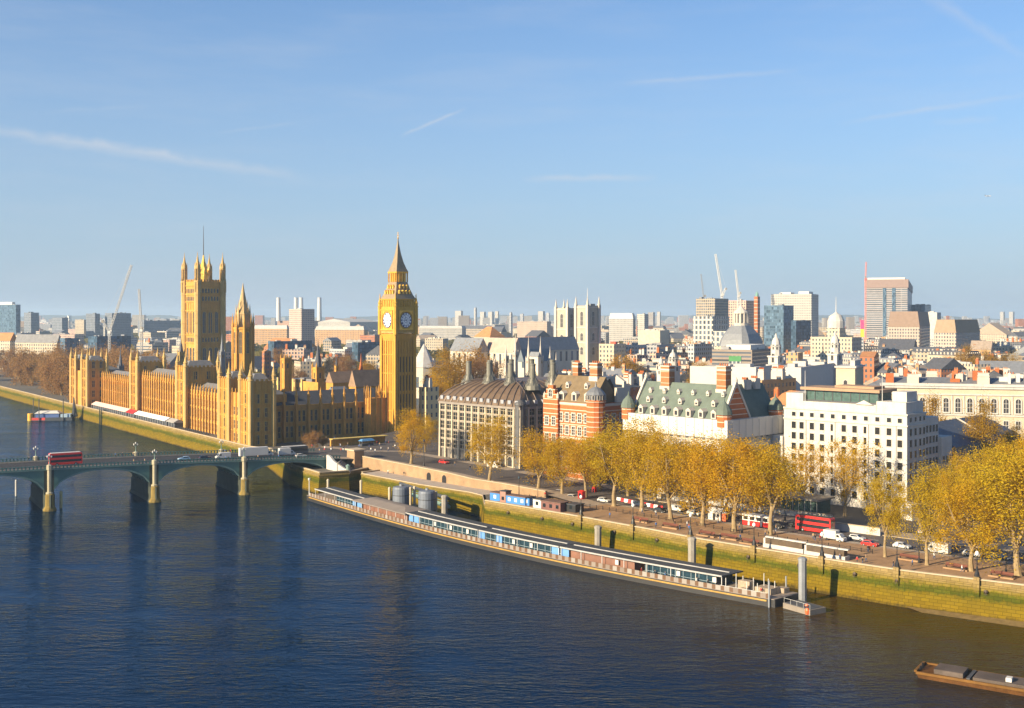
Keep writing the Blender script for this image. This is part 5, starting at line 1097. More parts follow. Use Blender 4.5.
dG = 1000; z = lambda py: zy(py, dG); q = thing('domed_ministry', 'cream government building with large stone dome and tall flagpole', 'building', (*at(836, dG), 0), rad(50)); b = MB(); b.box(-8, 12, -18, 20, 0, z(337)); b.box(-6, 6, -6, 6, z(337) + .01, z(328)); b.build('wall', CREAM, q)
b = MB(); b.lathe([(7.4, z(328)), (7.4, z(321)), (6.6, z(319)), (5.2, z(315.5)), (2.2, z(313.5)), (.6, z(312))], n=14); b.build('dome', PORTLAND, q); b = MB(); b.lathe([(.4, z(313)), (.15, z(297))], n=6); b.build('flagpole', WHITE, q)
q, C, Ln, Rn, zt_ = B('square_stone_tower', 'stout cream square tower with arched opening behind the white office', 'tower', 836, 855, 863.5, 370, 500, 62, plain('cream_stucco', (.60, .50, .36), .8), 'flat', LEAD)
put_windows(q, 'E', [(Ln / 2, zt_ - 9)], -.01, win_mesh(1.6, 4.5, 1, 1, True, PORTLAND, fr=.3)); b = MB(); b.box(-.6, Rn + .5, -.6, Ln + .6, zt_ + .82, zt_ + 1.6); b.box(Rn * .2, Rn * .9, Ln * .1, Ln * .35, zt_ + .1, zt_ + 4); b.build('cornice', PORTLAND, q)
# middle roofs
B('white_sheeted_block', 'long white sheeted roof behind the green roofed building', 'building', 690, 756, 772, 369, 560, 62, plain('white_wrapped_wall', (.45, .44, .43), .7, var=.08), 'flat', PALER)
B('white_sheeted_block', 'second white sheeted roof, blue in shade, behind the white office', 'building', 758, 801, 836, 369, 590, 60, plain('white_wrapped_wall', (.45, .44, .43), .7, var=.08), 'flat', PALER)
B('brick_chimney_block', 'brick block with orange panels and dark roof between green roof and white office', 'building', 752, 762, 796, 382, 500, 44, BRNW, 'flat', GREYR, chims=5)
B('dark_roofed_block', 'dark blue mansard block between the striped brick and green roofed buildings', 'building', 616, 624, 652, 388, 470, 44, BRKW, 'gx', plain('blue_slate_roof', (.055, .07, .10), .6, var=.3), chims=4)
B('dark_roofed_block', 'dark slate roofed block behind the bronze roofed office', 'building', 540, 556, 600, 384, 520, 44, GREYW, 'mansard', SLATE, chims=6)
B('orange_gabled_house', 'orange brick gabled house right of the domed cupola towers', 'house', 860, 874, 879, 357, 700, 66, BRKW, 'gy', TERRA)
B('ochre_block', 'small ochre brick block between the two cupola towers', 'building', 786, 798, 803, 354, 720, 60, BRNW, 'flat', GREYR)
# ------------------------------------------------------------------ cranes
def lattice(b, p, q, w, n, mi=0):
    p, q = Vector(p), Vector(q); t = (q - p).normalized(); up = Vector((0, 0, 1)) if abs(t.z) < .9 else Vector((1, 0, 0)); e = t.cross(up).normalized(); f = e.cross(t)
    cs_ = [e * w + f * w, e * -w + f * w, e * -w - f * w, e * w - f * w]
    for c in cs_: b.bar(p + c, q + c, w * .42, mi)
    for i in range(n):
        a, c = p.lerp(q, i / n), p.lerp(q, (i + 1) / n)
        for k in range(4): b.bar(a + cs_[k], c + cs_[(k + 1) % 4], w * .28, mi)
def crane(px, d, ypiv, tip, tail, label, mat=WHITE, w=1.0, depthshift=0, mast_mat=None):
    x, y = at(px, d); q = thing('tower_crane', label, 'crane', (x, y, 0), 0, 'cranes on the skyline'); zp = zy(ypiv, d)
    tx, ty = at(tip[0], d + depthshift); b = MB(); lattice(b, (0, 0, 0), (0, 0, zp), w, 22); b.build('mast', mast_mat or mat, q)
    b = MB(); lattice(b, (0, 0, zp + .8), (tx - x, ty - y, zy(tip[1], d + depthshift)), w * .85, 26); b.build('jib', mat, q)
    ax, ay = at(tail[0], d - depthshift * .2); b = MB(); lattice(b, (0, 0, zp + .5), (ax - x, ay - y, zy(tail[1], d)), w * .8, 6); b.bar((ax - x, ay - y, zy(tail[1], d)), (tx - x, ty - y, zy(tip[1], d)), w * .12); b.build('counter_jib', mat, q)
    b = MB(); b.box(-w * 1.6, w * 1.6, -w * 1.6, w * 1.6, zp - .5, zp + 1.6); b.box(w * 1.2, w * 2.6, -w, w, zp + .4, zp + 3); b.build('cab', mat, q)
    b = MB(); b.box(ax - x - w, ax - x + w, ay - y - w, ay - y + w, zy(tail[1], d) - 2.4, zy(tail[1], d)); b.build('counterweight', CONC, q)
crane(109.5, 1000, 333, (131.5, 265), (102.5, 320), 'white luffing crane leaning right above the left wing of the palace', w=.8)
crane(141.5, 980, 331, (139, 289), (142.5, 327), 'white crane with nearly upright jib left of the square tower', w=.8)
crane(703.5, 1520, 297, (701, 274), (705.5, 295), 'thin pale crane on the left of the cluster of three', STEEL, .7)
crane(722, 1560, 296, (715.5, 254), (726, 288), 'tallest white crane in the middle of the cluster', w=1.15)
crane(738.5, 1600, 297, (735.5, 270), (740.5, 292), 'white crane at the right of the cluster above the pink gridded block', w=1.0)
RW_ = plain('pale_red_crane_paint', (.55, .2, .18), .5)
crane(865.5, 1500, 280, (866.2, 262), (865.6, 276), 'red and white crane mast rising beside the tallest brown crowned tower', RW_, .75)
q = thing('hanging_banner', 'tall pink and yellow panel on the foot of the red crane', 'banner', (*at(864, 1180), 0), rad(70)); b = MB(); b.box(0, .6, 0, 3.4, zy(329, 1180) + .01, zy(320, 1180)); b.box(0, .6, 0, 3.4, zy(337, 1180), zy(329, 1180), 1); b.box(.61, 3, .5, 3, 0, zy(321, 1180), 2); b.build('panel', [plain('pink_panel', (.65, .04, .16), .6), plain('yellow_panel', (.7, .42, .03), .6), GREYW], q)
# ------------------------------------------------------------------ trees
def leafmat(name, ca, cb, cc):
    m, N, L, P = nodes(name); t = N.new('ShaderNodeTexCoord'); oi = N.new('ShaderNodeObjectInfo')
    f = noise(N, L, t.outputs['Object'], .33, 3); g = noise(N, L, t.outputs['Object'], 2.2, 2)
    c = mmix(N, L, mm(N, L, 'MULTIPLY_ADD', mm(N, L, 'SUBTRACT', f, .5), 2.6, .5, True), ca, cb); c = mmix(N, L, mm(N, L, 'MULTIPLY', oi.outputs['Random'], .55), c, cc)
    c = mmix(N, L, mm(N, L, 'MULTIPLY_ADD', mm(N, L, 'SUBTRACT', g, .5), 1.8, .5, True), mmix(N, L, .35, c, (.2, .14, .012)), c)
    L.new(c, P.inputs['Base Color']); P.inputs['Roughness'].default_value = .65; P.inputs['Specular IOR Level'].default_value = .08
    tr = N.new('ShaderNodeBsdfTranslucent'); L.new(c, tr.inputs[0]); ms = N.new('ShaderNodeMixShader'); ms.inputs[0].default_value = .5
    L.new(P.outputs[0], ms.inputs[1]); L.new(tr.outputs[0], ms.inputs[2]); L.new(ms.outputs[0], N['Material Output'].inputs[0]); return m
LEAF = leafmat('spring_plane_leaves', (.68, .38, .010), (.59, .37, .013), (.47, .39, .02)); LEAFO = leafmat('orange_spring_leaves', (.52, .25, .02), (.44, .25, .02), (.40, .27, .02)); LEAFB = leafmat('brown_budding_twigs', (.40, .21, .09), (.33, .17, .08), (.42, .25, .07))
LEAFG = leafmat('dull_green_leaves', (.13, .12, .03), (.10, .10, .03), (.16, .12, .04))
BARK = plain('pale_plane_bark', (.27, .2, .11), .9, var=.4, scale=1.2)
def tree_mesh(seed, hgt=22.0, rx=5.6, start=.36, nleaf=9000, leaf=.42, lean=0.0):
    r = random.Random(seed); tb = MB(); ends = []
    fork = hgt * (start + r.uniform(-.03, .05)); p0 = Vector((0, 0, -.2)); off = Vector((r.uniform(-.5, .5) + lean, r.uniform(-.5, .5), 0))
    top = Vector((0, 0, fork)) + off
    tb.tube([p0, p0.lerp(top, .12), p0.lerp(top, .5) + Vector((r.uniform(-.2, .2), r.uniform(-.2, .2), 0)), top], [.62, .44, .36, .30], 8)
    limbs = []
    for i in range(6):
        a = i * 2.4 + r.uniform(-.4, .4); sp_ = rx * (r.uniform(.35, .8) if i else .1); e = top + Vector((math.cos(a) * sp_, math.sin(a) * sp_, (hgt - fork) * r.uniform(.5, .85))); mid = top.lerp(e, .5) + Vector((math.cos(a), math.sin(a), .2)) * r.uniform(.3, 1.0)
        st = top - Vector((0, 0, fork * r.uniform(0, .22) if i > 1 else 0)); tb.tube([st, mid, e], [.22, .14, .05], 5); limbs.append((st, mid, e)); ends.append(e)
        for j in range(4):
            b0 = mid.lerp(e, r.uniform(0, .9)) if r.random() < .6 else st.lerp(mid, r.uniform(.4, 1)); a2 = a + r.uniform(-1.5, 1.5); l = r.uniform(1.6, 3.6); e2 = b0 + Vector((math.cos(a2) * l, math.sin(a2) * l, r.uniform(.2, 3.0))); tb.tube([b0, b0.lerp(e2, .5) + Vector((0, 0, .3)), e2], [.09, .06, .025], 4); ends.append(e2)
    trunk = tb.mesh('trunk', BARK)
    # leaf clumps: around twig ends and spread through an uneven egg-shaped crown
    cl = [(e, r.uniform(1.0, 1.2)) for e in ends]; cz = fork + (hgt - fork) * .48; hz = (hgt - fork) * .64
    while len(cl) < 94:
        v = Vector((r.uniform(-1, 1), r.uniform(-1, 1), r.uniform(-1, 1)))
        if v.length > .8 + .35 * math.sin(3 * math.atan2(v.y, v.x) + seed) * math.cos(2.5 * v.z + seed * .7) or v.length < .3: continue
        k = 1 - .35 * max(0, v.z); q = Vector((v.x * rx * k, v.y * rx * k, cz + v.z * hz)) + off; cl.append((q, r.uniform(.8, 1.9)))
    r.shuffle(cl); cl = cl[:94]; vs = []; fs = []
    per = nleaf // len(cl)
    for c, s in cl:
        dens = int(per * r.uniform(.2, 1.8)); droop = r.uniform(.9, 1.9)
        for _ in range(dens):
            p = c + Vector((r.gauss(0, s * .62), r.gauss(0, s * .62), r.gauss(0, s * .62 * droop)))
            d = Vector((r.gauss(0, 1), r.gauss(0, 1), r.gauss(0, 1))).normalized(); e = d.orthogonal().normalized(); e.rotate(__import__('mathutils').Quaternion(d, r.uniform(0, 6.28))); g = d.cross(e); w = leaf * r.uniform(.5, 1.15); l = w * r.uniform(.7, 1.3)
            i = len(vs); vs += [p - e * w * .5, p + g * l * .45, p + e * w * .5, p - g * l * .5]; fs.append((i, i + 1, i + 2, i + 3))
    me = bpy.data.meshes.new('crown'); me.from_pydata(vs, [], fs); me.materials.append(LEAF)
    return trunk, me
TV = [tree_mesh(100 + i, 22, R.uniform(5.0, 6.2), R.choice((.24, .27, .30)), 16500, .28) for i in range(6)]
TS = [tree_mesh(300 + i, 22, 6.5, .3, 9000, .3) for i in range(2)]
TW = [tree_mesh(200 + i, 14, 5.6, .12, 9000, .42) for i in range(3)]
def tree(name, label, x, y, hgt, kind, mat, group, z=0.0, wide=1.0, cat='tree'):
    src = TV if kind < 10 else (TS if kind >= 20 else TW); tr, cr = src[kind % 10 % len(src)]; base = 14 if 10 <= kind < 20 else 22; s = hgt / base
    q = thing(name, label, cat, (x, y, z), R.uniform(0, 6.28), group); q.scale = (s * wide, s * wide, s)
    link('trunk', tr, q); c = link('crown', cr, q)
    if mat is not LEAF: setmat(c, mat)
    return q
ORD = 'first second third fourth fifth sixth seventh eighth ninth tenth eleventh twelfth thirteenth fourteenth'.split()
row = [(411, 464, 3.0, 415, .95), (489, 482, 1.8, 419, 1.0), (538, 490, 1.0, 430, 1.0), (562, 496, .5, 436, .95), (586, 499, .1, 440, 1.0), (614, 506, .13, 428, 1.0), (642, 511, .13, 427, 1.0), (671, 519, .13, 436, 1), (702, 525, .13, 436, 1.0), (734, 531, .13, 437, 1.05), (770, 535, .13, 448, 1.0), (885, 557, .13, 474, .62), (927, 565, .13, 474, .7), (971, 571, .13, 483, 1.0), (1018, 576, .13, 446, 1.1), (1065, 584, .13, 450, 1.1)]
names = ['golden tree standing alone before the clock tower base', 'golden tree in front of the bronze roofed office', 'golden tree at the inner end of the tan retaining wall', 'leaning golden tree behind the blue quay cabins', 'low greenish golden tree by the red phone box', 'golden tree behind the railing, before the red and white barriers at their left end', 'tall golden tree in front of the white sheeting left end', 'golden tree beside the first parked white car', 'golden tree standing before the parked white van', 'golden tree left of the white work cabin', 'golden tree at the right of the red and white site hut', 'bare trunked golden tree right of the white monument walls', 'forked golden tree beside the white delivery van', 'broad low golden tree right of the white delivery van', 'tall golden tree at the right edge of the promenade', 'golden tree just outside the right edge of the promenade row']
for i, ((px, py, z, yt, wd), nm) in enumerate(zip(row, names)):
    x, y = gp(px, py, z); h_ = zy(yt, y) - z; tree('plane_tree', nm, x, y, h_, i % 6, LEAF, 'plane trees along the promenade', z, wd * (22 / h_) ** .5 * 1.48)
row2 = [(425, 452, 3.0, 418), (600, 494, 0, 436), (628, 497, 0, 432), (655, 500, 0, 433), (690, 506, 0, 442), (722, 508, 0, 441), (757, 513, 0, 455), (803, 512, 0, 440), (845, 516, 0, 436), (952, 520, 0, 466), (985, 535, 0, 448), (1012, 520, 0, 452), (1045, 530, 0, 440)]
for i, (px, py, z, yt) in enumerate(row2):
    x, y = gp(px, py, z); h_ = zy(yt, y) - z; lab = ['golden tree behind the lone one at the clock tower base', 'golden tree across the road behind the phone box', 'golden tree across the road, hiding the striped brick building foot', 'golden tree across the road under the left half of the white sheeting', 'golden tree across the road under the middle of the white sheeting', 'golden tree across the road under the right corner of the white sheeting', 'golden tree between the white sheeting and the white office', 'thin golden tree before the left bays of the white office', 'sparse tall tree before the middle of the white office', 'bushy golden tree beside the shaded end of the white office', 'golden tree behind the white delivery van, right of the side road', 'dense golden tree near the right edge across the road', 'golden tree just beyond the right edge across the road'][i]
    sparse = i in (7, 8)
    tree('plane_tree', lab, x, y, h_, 20 + i % 2 if sparse else (i * 2 + 1) % 6, LEAF, 'plane trees across the road', z, (1.15 if sparse else 1.25) * (22 / h_) ** .5)
for i, (px, d, yt, h_, mt, lab) in enumerate(((983, 390, 410, 24, LEAFO, 'orange tinted tree in front of the arcaded palazzo'), (1015, 400, 428, 20, LEAFO, 'orange tinted tree right of the dark roofed hall'), (962, 350, 452, 20, LEAF, 'yellow tree before the dark roofed hall'), (1000, 330, 442, 22, LEAF, 'full yellow tree in the middle of the right hand grove'), (1032, 345, 434, 23, LEAF, 'tall yellow tree closing the right hand grove'), (943, 322, 474, 18, LEAF, 'small yellow tree at the left of the right hand grove'), (930, 400, 405, 24, LEAFO, 'orange leafed tree top poking up between white office and palazzo'))):
    x, y = at(px, d); tree('garden_tree', lab, x, y, zy(yt, d), i, mt, 'grove beside the white office', 0, 1.05)
for i, (px, d, yt, mt, lab) in enumerate(((447, 660, 356, LEAFO, 'big orange and green churchyard tree between clock tower and abbey'), (466, 690, 351, LEAFO, 'taller orange churchyard tree behind the bronze chimneys'), (437, 640, 372, LEAF, 'lower yellow green churchyard tree beside the clock tower'), (482, 680, 358, LEAFB, 'brown bare churchyard tree before the parish church'), (312, 487, 432, LEAFB, 'round russet bush at the bridge end before the shaded palace wing'), (323, 490, 437, LEAFB, 'smaller russet bush at the bridge end'))):
    x, y = at(px, d); zb = 3.0 if d < 540 else 0; tree('garden_tree', lab, x, y, zy(yt, d) - zb, i % 6 if d > 540 else 10 + i % 3, mt, 'trees around the square', zb, 1.5 if d > 540 else 1.5)
# brown garden trees beyond the palace
gt_ = []
for i in range(26):
    k = i // 2; f = (k + .5) / 13
    e0, e1 = Vector(pal(8, 318)), Vector((-430, 985)); p = e0.lerp(e1, f) + Vector((R.uniform(5, 25) + (i % 2) * 42, R.uniform(-8, 8) + (i % 2) * 38)); gt_.append(p)
for i, p in enumerate(gt_):
    px = sx(p.x, p.y); lab = 'russet bare tree in the front rank of the riverside garden' if i % 2 == 0 else 'russet bare tree in the rear rank of the riverside garden'
    tree('garden_tree', lab, p.x, p.y, R.uniform(24, 30), 10 + i % 3, LEAFB, 'front rank of riverside garden trees' if i % 2 == 0 else 'rear rank of riverside garden trees', 0, 1.05)
for i in range(10):
    x, y = at(-40 + i * 17, 1060 + R.uniform(-40, 60)); tree('garden_tree', 'russet bare tree behind the riverside garden, below the orange roofed block', x, y, R.uniform(24, 30), 10 + i % 3, LEAFB, 'far rank of riverside garden trees', 0, 1.2)
for i, (px, d, yt, mt) in enumerate(((279, 1000, 352, LEAFB), (268, 1010, 355, LEAFB), (345, 900, 352, LEAFB), (333, 920, 356, LEAFB), (368, 860, 362, LEAFO), (135, 960, 352, LEAFB), (150, 960, 355, LEAFB), (118, 980, 352, LEAFB), (296, 860, 366, LEAFB))):
    x, y = at(px, d); tree('garden_tree', 'bare russet tree among the roofs behind the palace, square on the left half', x, y, zy(yt, d), i % 6, mt, 'bare trees behind the palace', 0, 1.6)
for i, (px, d, yt) in enumerate(((965, 900, 350), (985, 880, 353), (1008, 870, 352), (948, 900, 356), (620, 690, 358), (627, 700, 360), (700, 640, 368))):
    x, y = at(px, d); tree('garden_tree', 'orange tree between the roofs behind the palazzo' if px > 900 else ('orange tree among dark roofs right of the abbey' if px < 640 else 'orange tree behind the white sheeted roof'), x, y, zy(yt, d), i % 6, LEAFO, 'street trees among the roofs', 0, 1.3)

# ------------------------------------------------------------------ the remaining city: every building its own object
def inside(p, m):
    for C, Ln, Rn, a in LANDS:
        q = p - C; c, s = math.cos(a), math.sin(a); x, y = q.x * c + q.y * s, -q.x * s + q.y * c
        if -m < x < Rn + m and -m < y < Ln + m: return True
    return False
for o in (ph, ns, ng, wb_, aw, an):
    c = o.location; LANDS.append((Vector((c.x, c.y)), {ph: Lp, ns: Ls, ng: Lg, wb_: Lw + 6, aw: La, an: 26}[o], {ph: Rp, ns: Rs, ng: Rg, wb_: Rw, aw: 22, an: 30}[o], o.rotation_euler[2]))
LANDS.append((Vector(pal(-12, -12)), 335, 120, AP)); LANDS.append((Vector(at(203.5, 860)) - Vector((24, 24)), 48, 48, 0)); LANDS.append((Vector(at(741, 940)) - Vector((26, 26)), 52, 52, 0)); LANDS.append((Vector(at(836, 1000)) - Vector((30, 30)), 60, 60, 0)); LANDS.append((Vector(at(398, 560)) - Vector((30, 30)), 60, 60, 0))
for px, d in ((776, 640), (835, 650), (673, 660), (661, 640), (447, 660), (466, 690), (482, 680), (437, 640), (424, 760)): LANDS.append((Vector(at(px, d)) - Vector((14, 14)), 28, 28, 0))
def riverside(p):
    poly = shore
    for i in range(len(poly) - 1):
        a, b_ = Vector(poly[i]), Vector(poly[i + 1]); ab = b_ - a; t = max(0, min(1, (p - a).dot(ab) / ab.length_squared)); q = a + ab * t
        if (p - q).length < (95 if p.x < -250 else 72): return True
        if a.y < p.y <= b_.y or b_.y < p.y <= a.y:
            xx = a.x + (p.y - a.y) / (b_.y - a.y) * (b_.x - a.x)
            if p.x < xx: return True
    return False
WALLC = [(CREAM, 'cream'), (PALE, 'off white'), (BRNW, 'tan brick'), (BRKW, 'red brick'), (GREYW, 'grey'), (GRID, 'beige'), (STRIP, 'banded'), (PINK, 'pink'), (TEALG, 'teal glass')]
REFS = [(203, 860, 'great square tower'), (120, 760, 'left palace wing'), (301, 1750, 'pink housing tower'), (398, 560, 'clock tower'), (480, 440, 'bronze roofed office'), (532, 1900, 'beige slab'), (565, 915, 'abbey towers'), (622, 1950, 'rounded white slab'), (650, 1000, 'long grey office'), (705, 1400, 'crane cluster'), (741, 940, 'lead domed hall'), (776, 640, 'first cupola tower'), (790, 1500, 'white slab tower'), (836, 1000, 'stone domed ministry'), (855, 480, 'square stone tower'), (887, 1900, 'brown crowned tower'), (905, 1180, 'first stepped office'), (956, 1120, 'second stepped office'), (985, 460, 'arcaded palazzo'), (57, 1230, 'grey slated riverside block'), (700, 360, 'green roofed building'), (350, 590, 'brown hall roof'), (456, 700, 'churchyard trees')]
fills = []; tries = 0
def fill(count, d0, d1, pa, pb, lo, hi, hz0, hz1, wall_w, power=1.0):
    global tries
    n = 0; t = 0
    while n < count and t < count * 60:
        t += 1; d = d0 + (d1 - d0) * R.random() ** power; px = R.uniform(pa, pb); p = Vector(at(px, d)); w, l = R.uniform(lo, hi), R.uniform(lo, hi) * R.choice((1, 1, 1.8)); a = rad(R.choice((42, 44, 60, 66, 24, 72)) + R.uniform(-5, 5))
        ctr = p + Vector((math.cos(a), math.sin(a))) * w / 2 + Vector((-math.sin(a), math.cos(a))) * l / 2
        rr = max(w, l) * .55
        if riverside(ctr) or inside(ctr, rr * .74): continue
        h_ = R.uniform(hz0, hz1)
        k = R.choices(range(len(WALLC)), wall_w)[0]; roof = R.choices(('flat', 'mansard', 'hip', 'gy', 'gx'), (5, 2.2, 1, 1.6, 1.6))[0]
        if k in (4, 6, 8): roof = 'flat'
        rm = R.choice((GREYR, PALER, LEAD)) if roof == 'flat' else R.choice((SLATE, SLATE, LEAD, TANR, TERRA if k in (2, 3) else SLATE))
        q = thing('city_building', None, 'building', (p.x, p.y, 0), a); b = MB(); b.box(0, w, 0, l, 0, h_)
        if roof == 'flat': b.box(0, .35, 0, l, h_ + .001, h_ + .9); b.box(.35, w, 0, .35, h_ + .001, h_ + .9)
        b.build('wall', WALLC[k][0], q); b = MB()
        if roof == 'flat':
            b.face([(.35, .35, h_ + .02), (w, .35, h_ + .02), (w, l, h_ + .02), (.35, l, h_ + .02)])
            for i in range(R.randint(3, 8)): ww_, ll_ = R.uniform(1.2, w * .28), R.uniform(1.2, l * .3); x, y = R.uniform(.5, w - ww_), R.uniform(.5, l - ll_); b.box(x, x + ww_, y, y + ll_, h_ + .021 + i * .002, h_ + R.uniform(.8, 3.0), R.choice((0, 0, 1)))
        elif roof == 'mansard':
            b.frus(-.2, w + .2, -.2, l + .2, h_ + .01, h_ + 3.8, 2.0)
            if d < 1500:
                for i in range(int(l / 3)): y = l * (i + .5) / int(l / 3); b.box(.2, 2, y - .6, y + .6, h_ + .6, h_ + 2.6, 1)
                for i in range(int(w / 3)): x = w * (i + .5) / int(w / 3); b.box(x - .6, x + .6, .2, 2, h_ + .6, h_ + 2.6, 1)
            for i in range(R.randint(1, 4)): x, y = R.uniform(2.5, max(2.6, w - 5)), R.uniform(2.5, max(2.6, l - 5)); b.box(x, x + R.uniform(1, 2.5), y, y + R.uniform(1, 3), h_ + 3.7, h_ + R.uniform(4.6, 6), 1)
        elif roof == 'hip': b.gable(-.3, w + .3, -.3, l + .3, h_ + .01, h_ + min(w, l) * .3, 'y' if l > w else 'x', min(w, l) * .42)
        else: b.gable(-.3, w + .3, -.3, l + .3, h_ + .01, h_ + (w if roof == 'gy' else l) * .32, 'y' if roof == 'gy' else 'x')
        b.build('roof', [rm, WSTONE], q); nch = 0
        if d < 1500 and k in (0, 1, 2, 3, 7) and R.random() < .8:
            nch = R.randint(2, 6)
            for i in range(nch):
                x, y = R.uniform(1, w - 1.5), l * (i + .5) / nch; b = MB(); ct_ = h_ + R.uniform(4, 6); b.box(x - .5, x + .6, y - 1.2, y + 1.2, h_, ct_)
                for j in range(3): b.lathe([(.26, ct_), (.2, ct_ + .9)], x, y - .8 + .8 * j, 6, 1)
                b.build('chimney', [R.choice((BRICK, PORTLAND, BRNW)), TERRA], q)
        fills.append([q, px, d, WALLC[k][1], roof, rm, w, l, h_, nch]); LANDS.append((p, l, w, a)); n += 1
ww_ = (5, 4, 2.6, 1.6, 1.6, 2, .8, .6, .3)
fill(52, 455, 640, 640, 1060, 10, 22, 15, 23, ww_); fill(112, 560, 900, 600, 1060, 11, 24, 15, 24, ww_); fill(104, 900, 1350, 560, 1060, 13, 30, 16, 28, ww_); fill(20, 640, 1000, 420, 620, 12, 24, 13, 19, ww_)
fill(26, 900, 1500, 90, 420, 14, 36, 14, 24, ww_); fill(105, 1350, 2200, 0, 1060, 14, 34, 16, 30, ww_); fill(95, 2200, 3300, 0, 1060, 18, 46, 18, 36, ww_)
# drop the ones nothing of which can be seen from the photograph's side of the river
bpy.context.view_layer.update(); dg = bpy.context.evaluated_depsgraph_get(); keep = []
for f_ in fills:
    q = f_[0]; seen = False; M = q.matrix_world; w, l, h_ = f_[6:9]
    kids = {c.name for c in q.children}
    for cx_ in (0, -14, 14):
        o_ = Vector((cx_, 0, H))
        for fx in (.03, .35, .65, .97):
            for fy in (.03, .35, .65, .97):
                for zz in (h_ + .6, h_ * .8):
                    tgt = M @ Vector((w * fx if zz > h_ else 0.02, l * fy, zz)); dr = (tgt - o_).normalized(); hit, loc, nn, ii, ob, mt_ = sc.ray_cast(dg, o_, dr)
                    if hit and ob.name in kids: seen = True; break
                    if not hit: pass
                if seen: break
            if seen: break
        if seen: break
    if seen: keep.append(f_)
    else:
        for c in list(q.children): bpy.data.objects.remove(c)
        bpy.data.objects.remove(q)
fills = keep; print('city buildings kept', len(fills))
from collections import defaultdict
lab = defaultdict(list)
for f_ in fills:
    q, px, d, wall, roof, rm, w, l, h_, nch = f_
    ref = min(REFS, key=lambda r_: abs(r_[0] - px) / 60 + abs(math.log(r_[1] / d)) * 1.2); dx = px - ref[0]; dp = 'beyond' if d > ref[1] * 1.12 else ('in front of' if d < ref[1] * .9 else 'beside')
    side = 'left of' if dx < -12 else ('right of' if dx > 12 else '')
    rn = {'flat': {'grey_felt_roof': 'grey flat roof', 'pale_flat_roof': 'pale flat roof', 'lead_roof': 'lead flat roof'}.get(rm.name, 'flat roof'), 'mansard': 'mansard roof', 'hip': 'hipped roof', 'gx': 'gabled roof', 'gy': 'ridged roof'}[roof]
    sz_ = 'long' if max(w, l) > 2 * min(w, l) else ('tall' if h_ > 26 else ('low' if h_ < 17 else 'medium'))
    t_ = f"{sz_} {wall} block, {rn}" + (f", {['', 'lone chimney', 'chimney pair', 'three chimneys', 'four chimneys', 'five chimneys', 'six chimneys'][nch]}" if nch else '') + f", {dp + ', ' if side else dp + ' '}{side + ' ' if side else ''}{ref[2]}"
    if len(t_.split()) > 16: t_ = t_.split(' ', 1)[1]
    lab[t_].append(q)
for t_, qs in lab.items():
    for q in qs: q['label'] = t_; q['group'] = 'city buildings behind the waterfront' if len(qs) == 1 else 'alike blocks: ' + t_[:60]
# the far-off sprawl to the horizon, nobody could count it
r2 = random.Random(5); b = MB()
for i in range(9000):
    d = 3200 * (3.6 ** (r2.random() ** 1.0)); px = r2.uniform(-120, 1150); x, y = at(px, d)
    if y < 3600 and x < -1400: continue
    w, l = r2.uniform(8, 40), r2.uniform(8, 40); h_ = r2.uniform(8, 22) if r2.random() < .96 else r2.uniform(25, 62); mi = r2.choices((0, 1, 2, 3), (5, 2, 2, 2))[0]
    b.box(x, x + w, y, y + l, 0, h_, mi)
o = b.build('distant_city', [PALE, BRKW, GREYW, plain('far_roof_tone', (.22, .2, .19), .9)]); tag(o, 'hazy low rooftops spreading to the horizon', 'city', None, 'stuff')
vs, fs = [], []
for i in range(2600):
    d = 900 * (12 ** r2.random()); px = r2.uniform(-100, 1130); x, y = at(px, d); p = Vector((x, y))
    if riverside(p) or (d < 3400 and inside(p, 6)): continue
    for k in range(r2.randint(8, 16)):
        s = r2.uniform(2.5, 5) * (1 + d / 9000); c = Vector((x + r2.gauss(0, 7), y + r2.gauss(0, 7), r2.uniform(3, 13))); nn = Vector((r2.gauss(0, 1), r2.gauss(0, 1), r2.gauss(0, 1))).normalized(); e = nn.orthogonal(); g = nn.cross(e); j = len(vs); vs += [c - e * s, c + g * s * .8, c + e * s, c - g * s]; fs.append((j, j + 1, j + 2, j + 3))
me = bpy.data.meshes.new('distant_trees'); me.from_pydata(vs, [], fs); me.materials.append(LEAFG); o = link('distant_trees', me); tag(o, 'dull green and brown treetops scattered between far roofs', 'trees', None, 'stuff')
b = MB()
for i in range(70):
    cx_, w = -5200 + i * 150, r2.uniform(200, 700); h_ = r2.uniform(26, 75); b.lathe([(w, 0), (w * .7, h_ * .6), (w * .3, h_ * .95), (.1, h_)], cx_, 12600 + r2.uniform(-300, 300), 10)
o = b.build('hills', LEAFG); o['kind'] = 'structure'
# ------------------------------------------------------------------ floating pier
AQ = rad(41.2); pier = thing('floating_pier', 'long floating river pier with dark flat roofs, blue doors and pale canopy', 'pier', (59.2, 258.8, WZ), AQ)
PLn, PWd = 201.0, 9.5
def bend(y): u = min(max(y / PLn, 0), 1); return -8.0 * math.sin(math.pi * u ** .92) ** 1.0
class PMB(MB):
    """follows the slight curve of the moored pier"""
    def box(s, x0, x1, y0, y1, z0, z1, mi=0):
        n = max(1, math.ceil((y1 - y0) / 7)); ys = [y0 + (y1 - y0) * i / n for i in range(n + 1)]
        return s.ring([[(x0 + bend(y), y, z0), (x0 + bend(y), y, z1), (x1 + bend(y), y, z1), (x1 + bend(y), y, z0)] for y in ys], mi)
    def lathe(s, prof, cx=0, cy=0, n=10, mi=0, rot=0.0): return MB.lathe(s, prof, cx + bend(cy), cy, n, mi, rot)
    def bar(s, p, q, w, mi=0): return MB.bar(s, (p[0] + bend(p[1]), p[1], p[2]), (q[0] + bend(q[1]), q[1], q[2]), w, mi)
